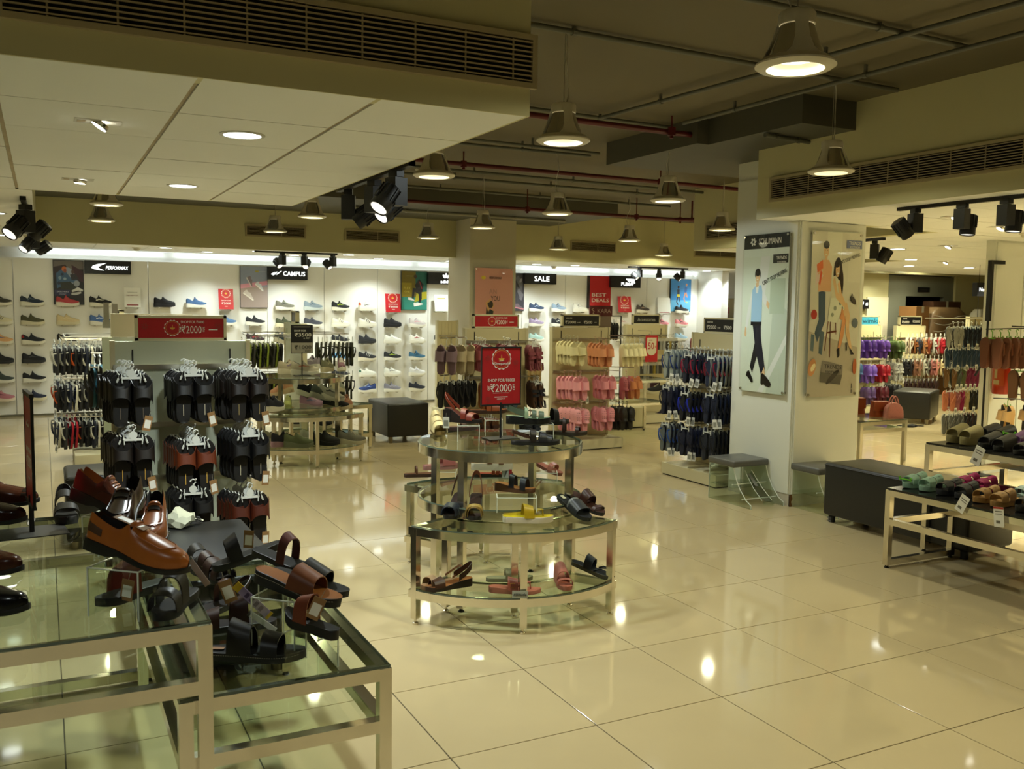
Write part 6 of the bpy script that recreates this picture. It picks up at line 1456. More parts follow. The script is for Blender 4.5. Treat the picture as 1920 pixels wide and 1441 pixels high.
# standing red sign
t = thing('standing_sign', 'red festive standing sign in a black frame on the central table', 'sign', (2.247, 4.55, zt_), 0)
obj('base_plate', MB().box(-.09, .09, -.06, .06, 0, .004), m_black, t); obj('pole', MB().tube([(0, 0, 0), (0, 0, .20)], .006, 10), m_black, t)
obj('frame', MB().box(-.122, .122, -.006, .008, .182, .192).box(-.122, .122, -.006, .008, .500, .508).box(-.122, -.117, -.004, .006, .19, .50).box(.117, .122, -.004, .006, .19, .50), m_black, t)
sg = obj('sign_face', MB().box(-.117, .117, -.002, .002, .192, .50), m_signred, t)
def deep_sign(sg, cz, s=1.0):
    print_on(sg, emblem(None, 0, cz+.095*s, .058*s)+star(-.085*s, cz+.10*s, .018*s)+star(.085*s, cz+.075*s, .018*s)+star(-.08*s, cz-.125*s, .018*s), -.0022)
    text('Deepavali', .085*s, .018*s, m_offwhite, sg, 0, cz+.068*s, -.0035, depth=.0008); text('HAPPY', .03*s, .006*s, m_offwhite, sg, 0, cz+.084*s, -.0035, depth=.0008)
    text('SHOP FOR ₹6000', .165*s, .018*s, m_offwhite, sg, 0, cz-.022*s, -.0025, depth=.0008); text('₹2000', .13*s, .044*s, m_offwhite, sg, 0, cz-.065*s, -.0025, depth=.0008)
    text('GET', .026*s, .012*s, m_offwhite, sg, -.077*s, cz-.065*s, -.0025, rot=PI/2, depth=.0008); text('OFF', .034*s, .015*s, m_offwhite, sg, .078*s, cz-.062*s, -.0025, rot=PI/2, depth=.0008)
    print_on(sg, [(rect(-.04*s, .04*s, cz-.117*s, cz-.113*s), m_offwhite), (rect(-.05*s, .05*s, cz-.094*s, cz-.0925*s), m_offwhite)], -.0022, 'fine_print'); text('REDEEM IT', .05*s, .007*s, m_offwhite, sg, 0, cz-.126*s, -.0025, depth=.0008)
deep_sign(sg, .346)
# black offer sign on the sneaker stand
t = thing('standing_sign', 'black and grey offer sign standing among the sneakers', 'sign', (2.352, 9.36, zt_), 0)
obj('base_plate', MB().box(-.08, .08, -.05, .05, 0, .004), m_black, t); obj('pole', MB().tube([(0, 0, 0), (0, 0, .24)], .006, 8), m_black, t)
sg = obj('sign_face', MB().box(-.113, .113, -.003, .003, .225, .515), m_boardblack, t); print_on(sg, [(rect(-.108, .108, .23, .335), '9a968a')], -.0032)
text('SHOP FOR', .12, .018, m_offwhite, sg, -.02, .455, -.004); text('₹3500', .17, .038, m_offwhite, sg, .01, .415, -.004); text('& GET', .07, .013, m_offwhite, sg, .05, .38, -.004); text('₹1000', .17, .038, pc('24221f'), sg, .01, .29, -.004); text('OFF', .06, .016, pc('24221f'), sg, .06, .25, -.004); print_on(sg, [(rect(-.085, .085, .492, .498), '9a968a')], -.0032, 'fine_print')
# sneakers on the stand
ST1 = [('blue and white running', 528, 672, .2, 60, '243c54', W, None, 'top glass, left back', zt_), ('cream and lilac running', 545, 700, 0, 42, 'b4a890', 'd0c8b0', '8a7a90', 'top glass, left', zt_), ('lilac and white running', 583, 690, 0, 150, '9a909a', W, 'c8c0c4', 'top glass, behind the sign pole', zt_), ('white coral-flashed running', 572, 702, 0, 4, 'b8b09a', W, 'b06a50', 'top glass, front', zt_), ('grey olive running', 614, 696, 0, 80, '6a6a50', 'b0a888', '8a8868', 'top glass, right, heel towards us', zt_), ('dusty rose running', 640, 695, 0, -75, '7a5660', W, '9a7880', 'top glass, far right', zt_), ('pale blue', 505, 690, 0, 60, '6a8080', W, None, 'top glass, far left', zt_),
       ('peach and pink running', 530, 748, .05, 160, 'b08060', 'b8a080', 'c09a78', 'middle tier, left back', z2_), ('navy white-soled', 515, 770, 0, 70, '1a1c2c', W, None, 'middle tier, far left', z2_), ('lime yellow-green knit', 540, 768, 0, -80, '9a9a58', 'b0ac78', '7c8a50', 'front crescent, left', zc_), ('navy tilted', 580, 755, .06, 20, '14161c', W, None, 'middle tier, propped', z2_), ('lilac pink with neon sole', 587, 766, 0, -6, 'a07890', 'c8bcae', '6a6a90', 'front crescent, middle', zc_), ('dark green camo', 605, 758, .05, 30, '3a3e38', '8a8878', None, 'middle tier, middle', z2_), ('grey studded', 618, 758, .05, 10, '8a867a', 'b0aa98', '2a2a28', 'middle tier, right', z2_), ('black beige-soled', 630, 768, 0, -12, '121212', 'b8a888', None, 'front crescent, right', zc_), ('peach heel', 650, 765, 0, 85, '9a6a50', 'b0a07c', 'b08868', 'front crescent, far right', zc_), ('teal and cream upright', 632, 742, .06, 70, '8a9080', 'b8b090', None, 'middle tier, far right back', z2_),
       ('taupe knit', 517, 830, 0, 25, '7a745e', 'b0a88c', None, 'lower shelf, left', zl_), ('dark navy pink-soled', 535, 836, 0, 35, '1c1a22', 'a07a80', None, 'lower shelf, second from left', zl_), ('sage upside', 560, 838, 0, 0, '5a6040', '6a6c50', None, 'lower shelf, middle front', zl_), ('white grey', 590, 828, 0, 20, 'a8a898', 'b8b4a0', '2a2a28', 'lower shelf, middle back', zl_), ('black canvas with white tag', 612, 834, 0, -15, '15140f', '100f0d', None, 'lower shelf, middle right', zl_), ('grey sand-soled', 660, 832, 0, -4, '6c685a', 'b4aa8a', None, 'lower shelf, right', zl_), ('black', 548, 800, 0, 10, '17161a', 'b0a890', None, 'rear lower shelf, left', zl_), ('black and cream', 600, 803, 0, -10, '17161a', 'c0b89c', None, 'rear lower shelf, right', zl_)]
for nm, px_, py_, dz, hd, up, so, ac, wh, z in ST1:
    sneaker('%s sneaker on the sneaker stand, %s' % (nm, wh), on(px_, py_, z)+Vector((0, 0, dz)), (0, .25 if dz > .04 else 0, ia(hd)), up, so, ac, 'lace', 1, heel=None)
# trainers on the small table under the fifty percent sign
for k, (nm, px_, py_, z, hd, up, so) in enumerate([('black white-soled', 1198, 690, .71, 200, '1c1c1a', W), ('dark blue', 1218, 688, .71, 190, '1a2a3c', '1c2630'), ('grey cream-soled', 1240, 690, .71, 170, '6a665c', 'c8bc98'), ('wine red', 1185, 728, .43, 180, '5a2c34', 'a89a80'), ('cream', 1200, 735, .43, 150, 'a89a80', 'b8aa8a'), ('dark maroon', 1220, 732, .43, 200, '3a1c22', 'a09070'), ('black', 1232, 738, .43, 190, '141414', 'b0a888'), ('mauve', 1180, 722, .43, 160, '6a4a54', 'a89a80')]):
    sneaker('%s trainer on the small table under the fifty percent sign' % nm, on(px_, py_, z), (0, 0, ia(hd)), up, so, None, 'lace')
sneaker('navy purple trainer on the floor beside the blue flip-flop rack', on(1236, 787, .02), (0, 0, ia(170)), '1c1830', 'a89a80', None, 'lace')
# ---------------------------------------------------------------- leather shoes on the near tables
def atD(px, py, D):
    return Vector((0, 0, CH))+Vector(_d+_r*(px-960)/1729.87-_u*(py-720.5)/1729.87)*D
TS = np.array(sorted(set(list(np.linspace(0, .05, 6))+list(np.linspace(.05, .95, 34))+list(np.linspace(.95, 1, 6))+[.418, .422, .43])))
def dress_shoe(label, loc, head, pitch=0.0, col='6a2c10', sole='0e0d0c', foot=1, L=.30, kind='loafer', point=.12, toe=None, seam=None, ornament=None, card=False, inner='1a0f08', roll=0.0, chunky=0.0, heelcol=None, name='dress_shoe', rough=.30, high=1.0):
    t = thing(name, label, 'shoe', loc, 0, None, (roll, pitch, head))
    ft = Foot(L, foot, .020, .012, .014+chunky, .98, point, False)
    sm = MB(); f2 = Foot(L, foot, .020, .012, .015+chunky, .98, point, False, grow=.004); f2.sole(sm, False, m_top=0)
    obj('sole', sm, C(sole, .5), t, smooth=45)
    hb = MB(); w0 = .031; z1 = float(ft.zb(.12)[0])+.02
    hb.slab([(-L*.5+.002, -w0*.7), (-L*.47, -w0), (-L*.24, -w0*1.05), (-L*.24, w0*1.05), (-L*.47, w0), (-L*.5+.002, w0*.7)], 0, .026+chunky)
    obj('heel_block', hb, C(sole, .5), t)
    up = Upper(ft, .068*high, .055*high, .080*high, .055*high, .040*high, (.04, .44 if kind == 'loafer' else .40), .60, .62)
    um = MB(); up.mesh(um, TS, ns=17)
    lt = C(col, rough, noise=.22, nscale=22, bump=.05)
    obj('upper', um, [lt, C(inner, .8)], t, smooth=70)
    if kind == 'loafer':
        tm = MB(); up.patch(tm, .40, .47, .34, .66, .004, 4, 6); obj('tongue', tm, lt, t, smooth=60)
        if ornament:
            om = MB(); up.patch(om, .50, .545, .36, .64, .005, 2, 6); obj('ornament', om, C(ornament, .25), t, smooth=50)
        if seam:
            mb = MB()
            for sg in (1, -1):
                pts = [up.pt(.46+.40*k/11, .5+sg*(.24-.03*math.sin(PI*k/11)-(.24*max(0, (k-8)/3)**2 if k > 8 else 0)), .001) for k in range(12)]
                mb.tube(pts, .0022 if seam == 1 else .004, 5)
            obj('apron_seam', mb, lt, t, smooth=60)
            if seam == 2:
                mb = MB()
                for k in range(13):
                    q = up.pt(.50+.36*k/12, .27+.10*max(0, (k-8)/4), .0015); r = up.pt(.505+.36*k/12, .33+.10*max(0, (k-8)/4), .002); mb.tube([q, r], .0028, 5)
                    q = up.pt(.50+.36*k/12, .73-.10*max(0, (k-8)/4), .0015); r = up.pt(.505+.36*k/12, .67-.10*max(0, (k-8)/4), .002); mb.tube([q, r], .0028, 5)
                obj('stitched_pleats', mb, lt, t, smooth=60)
    else:
        tm = MB(); up.patch(tm, .36, .44, .36, .64, .006, 4, 6); obj('tongue', tm, lt, t, smooth=60)
        mb = MB()
        for k in range(5): up.patch(mb, .44+.04*k, .452+.04*k, .38, .62, .005, 1, 6)
        obj('laces', mb, C('7a4a24', .6), t, smooth=50)
        mb = MB()
        for sg in (1, -1): up.patch(mb, .42, .62, .5+sg*.16, .5+sg*.30, .0025, 5, 3)
        obj('eyelet_facing', mb, lt, t, smooth=60)
        mb = MB()
        for sg in (1, -1): mb.tube([up.pt(.60-.22*k/8, .5+sg*(.28+.16*k/8), .001) for k in range(9)], .0016, 5)
        obj('quarter_seam', mb, C('2a1008', .6), t)
    if toe:
        mb = MB(); up.patch(mb, .84, .985, .14, .86, .002, 6, 10); obj('toe_cap', mb, C(toe, rough), t, smooth=60)
    if heelcol:
        mb = MB()
        for sg in (0, 1): up.patch(mb, .02, .20, .06 if not sg else .94, .31 if not sg else .69, .003, 5, 5)
        obj('heel_panel', mb, C(heelcol, .5, noise=.2, nscale=40), t, smooth=60)
        mb = MB()
        for k in range(9): q = up.pt(.21, .08+.022*k, .003); mb.tube([q, q+Vector((.010, 0, .003))], .0018, 5)
        obj('woven_trim', mb, C('120b06', .7), t)
    if card:
        c = obj('price_card', MB().box(-.05, .05, -.016, .016, 0, .0012), m_kraft, t, (L*-.10, 0, float(ft.zt(.4)[0])+.070*high), (0, .12, 0)); obj('card_label', MB().box(-.040, .034, -.010, .010, .0012, .002), m_cardwhite, c)
    return t
GT = .7235
def riser_under(label, p, rz, w, d, drop=0.0, base=GT, slope=0.0):
    riser(label, (p.x, p.y, base), rz, w, d, max(.012, p.z-base-drop), slope)
def shoe_at(px, py, D): return atD(px, py, D)
# tall table
p = shoe_at(256, 1050, 2.52)
dress_shoe('large tan brown slip-on loafer with a card inside, tilted toe down on a riser of the near table', p, ia(-14), .19, 'a05a20', '0c0b0a', -1, .315, 'loafer', .15, seam=1, card=True, heelcol='4a3018', high=1.08)
riser_under('clear acrylic riser holding the large tan loafer', p+Vector((-.03, .01, 0)), ia(-14), .16, .10, .012)
p = shoe_at(205, 955, 3.42)
dress_shoe('dark brown lace-up derby shoe with thick sole, farthest back on the near tall table', p, ia(-12), .26, '4a2212', '14110f', -1, .32, 'derby', .05, chunky=.012, inner='7a5028', high=1.08)
riser_under('clear acrylic riser under the dark brown derby', p, ia(-12), .16, .10, .02)
p = shoe_at(237, 978, 2.98)
dress_shoe('dark olive brown pleated moccasin pointing at us on the near tall table', p+Vector((0, .05, 0)), ia(-82), .20, '2a1c10', '0e0d0c', 1, .30, 'loafer', -.05, seam=2, ornament='14100c', rough=.24)
riser_under('clear acrylic riser under the dark olive moccasin', p+Vector((0, .05, 0)), ia(-82), .14, .09, .018)
p = shoe_at(292, 1006, 2.92)
dress_shoe('tan orange moccasin with dark opening pointing at us on the near tall table', p+Vector((0, .06, 0)), ia(-74), .14, '8a4a1c', '1a0f0a', -1, .285, 'loafer', -.05, seam=2, ornament='14100c', inner='08070a')
riser_under('clear acrylic riser under the tan orange moccasin', p+Vector((0, .06, 0)), ia(-74), .12, .09, .015)
for lb, tx, ty, D, col, tc, pt_, hd in (('glossy brown pointed shoe whose toe enters at the left edge, upper back one', 72, 950, 3.55, '3a1c10', '160d09', .15, 3), ('maroon brown pointed shoe whose toe enters at the left edge, lower one of two', 49, 980, 3.35, '2e130c', None, .15, -2), ('polished brown plain-toe shoe whose toe enters at the left edge, middle', 42, 1074, 2.92, '3c1e10', None, .2, -4), ('polished black plain-toe shoe whose toe enters at the left edge, lowest', 53, 1148, 2.56, '0c0b0b', None, .2, -4)):
    tip = shoe_at(tx, ty, D); h = ia(hd); L = .30
    q = tip-Vector((math.cos(h)*L*.5, math.sin(h)*L*.5, 0))
    if D > 3.5: q.z += .01
    dress_shoe(lb, q, h, 0, col, '0d0b0a', -1, L, 'loafer', pt_, toe=tc, seam=None, rough=.18)
    riser_under('clear acrylic riser under the '+lb.split(' shoe')[0]+' shoe at the left edge', q, h, .12, .09, .002)
sandal('chunky black two-strap sandal behind the sign stand on the near tall table', on(124, 972, GT), ia(-62), '14130f', '0d0d0c', [(.78, .78, .055, .04, '121212'), (.45, .45, .05, .07, '121212')], L=.27, thick=.03, heel=.012, back=(.35, .06, .03, '121212'))
sandal('slide with one broad red-brown strap arching high, front of the near tall table', on(248, 1118, GT), ia(-118), '3c3c34', '14130f', [(.60, .60, .06, .085, '5e1e0c', .05)], L=.24, thick=.024, tagc='k', tagp=(.06, .06, .075, .1, .2, 2.0))
sandal('black ring-strap slide at the front right corner of the near tall table', on(330, 1140, GT), ia(-92), '2a2a26', '10100f', [(.55, .55, .05, .085, '14130f', .04), (.80, .80, .04, .05, '14130f')], L=.25, thick=.024)
# sign stand on the tall table
t = thing('standing_sign', 'red standing sign seen edge-on at the left, on a flat black foot', 'sign', on(60, 998, GT), D2R(-84))
obj('base_plate', MB().box(-.09, .09, -.115, .115, 0, .004), M('dull_black_plate', (.03, .03, .028), .4), t); obj('pole', MB().box(-.008, .008, -.008, .008, 0, .14), m_black, t)
sg = obj('sign_face', MB().box(-.117, .117, -.003, .003, .115, .505), m_signred, t); obj('frame', MB().box(-.122, .122, -.007, .007, .505, .520).box(-.122, .122, -.007, .007, .105, .116).box(-.122, -.117, -.005, .005, .116, .505).box(.117, .122, -.005, .005, .116, .505), m_black, t)
deep_sign(sg, .33)
# lower table (z .503)
GL = .5035
sandal('black buckled sandal behind the dark brown one on the lower near table', on(372, 1066, GL), ia(-48), '141311', '0e0d0d', [(.76, .76, .04, .045, '131211'), (.52, .52, .045, .075, '131211')], L=.27, buckle=(.5, '8a8270'))
sandal('dark brown two-buckle sandal on the lower near table, behind the tan loafer', on(398, 1084, GL), ia(-42), '1a1512', '0e0d0d', [(.80, .80, .04, .04, '26110b'), (.60, .60, .045, .06, '26110b'), (.40, .40, .04, .075, '26110b')], L=.27, buckle=(.5, '9a9480'))
p = shoe_at(466, 1048, 3.55)
sandal('black slide with a kraft price tag standing in it, on the lower near table', p, ia(-155), '14130f', '0f0e0d', [(.66, .66, .05, .085, '131312')], L=.27, pitch=.28, thick=.026)
riser_under('clear acrylic riser under the black tagged slide', p, ia(-155), .14, .09, .02, GL)
g = price_tag(None, p+Vector((-.01, -.07, .13)), (0, .06, -YAW), False, .85); tag(g, 'kraft price tag with white label standing in the black slide', 'tag')
p = shoe_at(528, 1056, 3.3)
sandal('black slide with one narrow brown strap loop on the lower near table', p, ia(-28), '161513', '0f0e0d', [(.60, .60, .035, .095, '4a1c0c')], L=.27, pitch=.16)
riser_under('clear acrylic riser under the brown-looped slide', p, ia(-28), .14, .09, .02, GL)
p = shoe_at(556, 1112, 2.86)
sandal('tan embossed broad-strap slide with white stitched black sole, on a riser of the lower table', p, ia(-16), '7a4a1c', '0d0d0c', [(.60, .60, .095, .058, '6a3a1a', .075)], L=.30, pitch=.22, thick=.030, heel=.012, stitch='b0a890', wide=1.04)
riser_under('clear acrylic riser under the tan embossed slide', p+Vector((-.05, 0, 0)), ia(-16), .15, .09, .0, GL)
obj_pad = sandal('black mate of the tan embossed slide, mostly hidden behind it', shoe_at(580, 1098, 3.0), ia(-16), '141311', '0d0d0c', [(.58, .58, .08, .06, '14110f')], L=.28, pitch=.2)
riser_under('clear acrylic riser under the hidden black slide', shoe_at(575, 1098, 3.0), ia(-16), .13, .08, .02, GL)
p = shoe_at(584, 1182, 2.72)
sandal('small tan-strapped black slide with a kraft price tag, at the right of the lower table', p, ia(150), '14130f', '0e0d0c', [(.62, .62, .05, .075, '6a2e14')], L=.20, pitch=-.08, thick=.03, spring=.02)
riser_under('clear acrylic riser under the small tan-strapped slide', p, ia(150), .13, .09, .004, GL)
g = price_tag(None, p+Vector((.012, -.06, .115)), (0, .42, -YAW), False, .85); tag(g, 'kraft price tag with white label leaning in the small tan-strapped slide', 'tag')
sandal('large black two-band sandal, toe right, white stitching, front of the lower near table', on(478, 1232, GL), ia(-1), '14130f', '0c0c0b', [(.68, .68, .05, .052, '161615'), (.38, .38, .075, .085, '161615', .06)], L=.31, thick=.026, stitch='8a8478', logo='8a5a14', wide=1.05)
sandal('brown and black sandal with tags behind the large black one on the lower table', on(440, 1178, GL), ia(-162), '1c1613', '0e0d0c', [(.45, .45, .065, .085, '2c130b', .05), (.75, .75, .04, .05, '2c130b')], L=.27)
sandal('brown loop sandal at the back left of the lower near table', on(420, 1140, GL), ia(-120), '1c1613', '0e0d0c', [(.5, .5, .025, .08, '3a1c10')], L=.25, back=(.36, .06, .016, '2a140c'))
t = thing('price_strip', 'yellow-ended purple price strip sticking up from the brown and black sandal', 'tag', on(472, 1190, GL)+Vector((0, -.02, .12)), 0, None, (0, .75, -YAW)); obj('strip', MB().box(-.075, .075, 0, .0012, -.014, .014), C('8a7a9a', .5), t); obj('yellow_end', MB().box(-.076, -.052, -.0006, .0014, -.0145, .0145).box(.066, .076, -.0006, .0014, -.0145, .0145), C('b8960c', .5), t); print_on(t, [(rect(-.03+.02*k, -.018+.02*k, -.009, .009), '4a3a5a') for k in range(4)])
t = thing('price_strip', 'plain white plastic price strip below the purple one', 'tag', on(490, 1205, GL)+Vector((0, -.02, .075)), 0, None, (0, .6, -YAW)); obj('strip', MB().box(-.05, .05, 0, .0012, -.009, .009), m_cardwhite, t); obj('clip', MB().box(-.053, -.044, -.002, .003, -.010, .010), C('6a6a62', .4), t)
g = price_tag(None, on(418, 1178, GL)+Vector((0, -.03, .17)), (0, -.32, -YAW+.3), False, .95); tag(g, 'kraft tag hanging at the corner of the near tall table, beside its leg', 'tag')
t = thing('price_strip', 'pinkish slim tag behind the black ring-strap slide', 'tag', on(372, 1090, GT)+Vector((0, 0, .03)), 0, None, (0, .95, -YAW)); obj('strip', MB().box(-.05, .05, 0, .0012, -.010, .010), C('a08a80', .5), t); obj('clip', MB().box(-.053, -.044, -.002, .003, -.011, .011), C('6a6a62', .4), t)
# on the ottoman behind
t = thing('crumpled_tissue', 'crumpled white tissue lying on the ottoman behind the near tables', 'tissue', at(335, 985, .445), .2)
mb = MB(); rings = []
for i in range(9):
    r_ = []
    for j in range(12):
        a = 2*PI*j/12; rr = (.02+.055*math.sin(PI*(i+.3)/9))*(1+.25*math.sin(3*a+i))
        r_.append((-.07+.145*i/8, rr*math.cos(a), max(.001, .03+rr*.7*math.sin(a)+.008*math.sin(5*a+2*i))))
    rings.append(r_)
mb.loft(rings); obj('tissue', mb, C('b8bca8', .7), t, smooth=20); obj('loose_corner', MB().add([(.07, -.01, .03), (.12, -.02, .012), (.13, .01, .014), (.07, .015, .034)], [(0, 1, 2, 3)]), C('b8bca8', .7), t)
t = thing('loose_strap', 'tangled black plastic shoe hanger beside the tissue on the ottoman', 'hanger', at(362, 980, .455), .4)
for k in range(4): obj('loop', MB().tube([(.05*math.cos(a)*(1+.2*k)-.01*k, .018*math.sin(a)+.006*k, .006*k+.004*math.sin(2*a)) for a in [2*PI*i/12 for i in range(12)]], .003, 5, 0, True), m_black, t)
# ---------------------------------------------------------------- right-hand side
# foam sandals on the low table: toes towards its front edge (-x)
def foam(label, x, y, z, col, bed=None, two=True, th=.032, L=.25, head=PI, chunk=None, hole=True):
    for f, nm in ((1, 'near'), (-1, 'far')):
        yy = y-.055*f
        t = sandal(label+', %s foot' % nm, Vector((x+random.uniform(-.01, .01), yy, z)), head+random.uniform(-.06, .06), bed or col, col, [(.76, .76, .055, .045, col), (.44, .44, .055, .055, col)] if two else [(.64, .64, .13, .06, col, .11)], L=L, thick=th, contour=.008, foot=f, wide=1.0, name='foam_sandal', grp=None)
        if hole:
            mb = MB()
            for tt in (.76, .44):
                for s in (-.35, .35): mb.disc(((tt-.5)*L, s*.05, th+.048+(.010 if tt < .5 else 0)-.004), .006, 8)
            obj('strap_rivet', mb, C('1a1a16', .6), t)
z0 = .502
foam('mint green two-strap foam sandal at the far end of the low right table', 4.80, 3.82, z0, '84a694')
foam('black two-strap foam sandal beside the mint pair', 4.80, 3.585, z0, '1c1e24', None)
foam('tan cork-coloured two-strap sandal beside the black pair', 4.80, 3.345, z0, '8e6a38', '9a7440')
foam('black furry-strap sandal beside the tan pair', 4.80, 3.09, z0, '1a1814', '201d18')
foam('white slide at the right picture edge on the low right table', 4.80, 2.86, z0, 'b8b09a', None, False)
foam('magenta two-strap foam sandal in the back row of the low right table', 5.07, 3.66, z0, '86104a')
foam('pale blue-grey foam sandal in the back row of the low right table', 5.07, 3.30, z0, '8a9a92')
foam('purple foam sandal at the back right of the low right table', 5.07, 3.06, z0, '74487c')
z1 = .729
foam('khaki chunky slide with open toe on the taller right table', 5.36, 3.97, z1, '80764e', '7a7048', False, .05, .27, PI, hole=False)
foam('black slide with red and white stripe on the taller right table', 5.34, 3.72, z1, '20201e', None, False, .03, .26, PI, hole=False)
foam('purple perforated clog on the taller right table', 5.55, 3.66, z1, '54305c', None, False, .035, .26, PI)
foam('black high-backed clog behind the striped slide on the taller right table', 5.70, 3.98, z1, '131418', None, False, .035, .27, PI*.95)
foam('black flat sandal at the front edge of the taller right table', 5.32, 3.46, z1, '171714', None, True, .025)
for lb, px_, py_, X, sc, ro in (('white price tag hanging off the front edge of the taller right table', 1840, 838, 5.12, 1.5, .35), ('white price tag hanging off the low right table below the tan pair', 1812, 930, 4.575, 1.3, .45), ('white price tag with a red top edge below the furry sandals', 1872, 950, 4.575, 1.35, -.12)):
    v = _d+_r*(px_-960)/1729.87-_u*(py_-720.5)/1729.87; P = Vector((X, v[1]*X/v[0], CH+v[2]*X/v[0]))
    g = obj('price_tag', tg_me, m_cardwhite, None, P, (0, ro, D2R(-90)), scale=(sc,)*3); tag(g, lb, 'tag'); obj('barcode', MB().box(-.012, .006, -.0018, -.0012, -.066, -.054).box(-.015, .015, -.0018, -.0012, -.02, -.016).box(-.015, .015, -.0018, -.0012, -.03, -.027), C('6a665c', .6), g)
    if 'red' in lb: obj('red_edge', MB().box(-.022, .022, -.002, -.0012, -.008, 0), C('a02818', .5), g)
for k, (x, y, z) in enumerate(((4.66, 3.86, .56), (5.5, 3.78, .81), (5.30, 3.40, .80))):
    t = thing('lime_clip', 'lime green plastic shoe clip on the %s' % ('mint pair', 'purple clogs', 'black flat pair')[k], 'clip', (x, y, z)); c = C('5ab010', .4)
    obj('bar', MB().bar((0, -.04, 0), (0, .04, 0), .008, .006), c, t); obj('end_hook', MB().tube([(0, -.04, -.01), (.0, -.045, .008), (0, -.035, .012)], .004, 5), c, t); obj('end_hook', MB().tube([(0, .04, -.01), (.0, .045, .008), (0, .035, .012)], .004, 5), c, t)
# handbags
def bag(label, p, rz, w, d, h, col, flap=True, handles=0, top='flat', strap=False):
    t = thing('handbag', label, 'bag', p, rz); m = leather(col, .4)
    mb = MB(); rings = []
    for k in range(9):
        u = k/8; zz = h*u
        ww = w/2*(1-.10*u if top == 'flat' else (1-.06*u)*math.sqrt(max(.05, 1-max(0, (u-.45)/.58)**2))); dd = d/2*((1-.35*u) if top == 'flat' else math.sqrt(max(.08, 1-(u*.95)**2)))
        rings.append([(ww*math.copysign(abs(math.cos(a))**.4, math.cos(a)), dd*math.copysign(abs(math.sin(a))**.5, math.sin(a)), zz) for a in [2*PI*i/20 for i in range(20)]])
    mb.loft(rings); obj('body', mb, m, t, smooth=50)
    if flap:
        mb = MB(); mb.prism([(-w*.45, h*1.01), (-w*.46, h*.42), (-w*.36, h*.36), (w*.36, h*.36), (w*.46, h*.42), (w*.45, h*1.01)], -d*.52, -d*.40); mb.box(-w*.45, w*.45, -d*.45, d*.35, h*.985, h*1.02); obj('flap', mb, m, t); obj('clasp', MB().box(-.018, .012, -d*.55, -d*.51, h*.40, h*.45), C('b0904a', .3, metal=1.0), t)
    for k in range(handles):
        y = (-.5+k)*d*.35
        obj('handle', MB().tube([(-w*.24+w*.48*i/12, y, h*.80+h*.62*math.sin(PI*i/12)**.7) for i in range(13)], .006, 7), m, t, smooth=60)
    if top != 'flat': obj('zip', MB().tube([(-w*.46, -d*.30, h*.42), (-w*.40, -d*.28, h*.72), (0, -d*.14, h*.93), (w*.40, -d*.28, h*.72), (w*.46, -d*.30, h*.42)], .003, 5), C('8a6a50', .4), t)
    return t
zb = .5135
bag('tan orange boxy bag at the left end of the handbag table', Vector((7.50, 6.92, zb)), ia(2), .26, .13, .165, '7c3410', True, strap=True)
bag('tan orange flap satchel in front on the handbag table', Vector((7.56, 6.62, zb)), ia(8), .19, .10, .155, '8a3a12', True)
bag('pink rounded handbag with two upright loops on the handbag table', Vector((7.60, 6.48, zb)), ia(-5)+.3, .19, .12, .155, 'b87470', False, 2, 'round')
t = thing('display_table', 'small raised steel stand carrying the cream bag behind the handbag table', 'table', (8.0, 8.0, 0))
for sx in (-1, 1):
    for sy in (-1, 1): obj('leg', MB().box(sx*.24-.015, sx*.24+.015, sy*.2-.015, sy*.2+.015, 0, .70), m_tube, t)
obj('rail', MB().box(-.255, .255, -.215, .215, .67, .70), m_tube, t); obj('glass_top', MB().box(-.25, .25, -.21, .21, .70, .708), m_glass, t)
bag('cream white rounded box bag half hidden by the column', Vector((7.93, 7.9, .709)), ia(0), .24, .12, .17, 'b8a880', False, 0, 'round')
bag('mint and cream patterned small bag beneath the cream one', Vector((7.98, 7.4, .514)), ia(0), .20, .10, .14, '7aa890', False, 0, 'round')
t = thing('display_table', 'low steel stand under the mint patterned bag', 'table', (7.98, 7.55, 0))
for sx in (-1, 1): obj('leg', MB().box(sx*.2-.015, sx*.2+.015, -.165, -.135, 0, .49), m_tube, t); obj('leg', MB().box(sx*.2-.015, sx*.2+.015, .035, .065, 0, .49), m_tube, t)
obj('top', MB().box(-.215, .215, -.19, .08, .49, .512), m_tube, t)
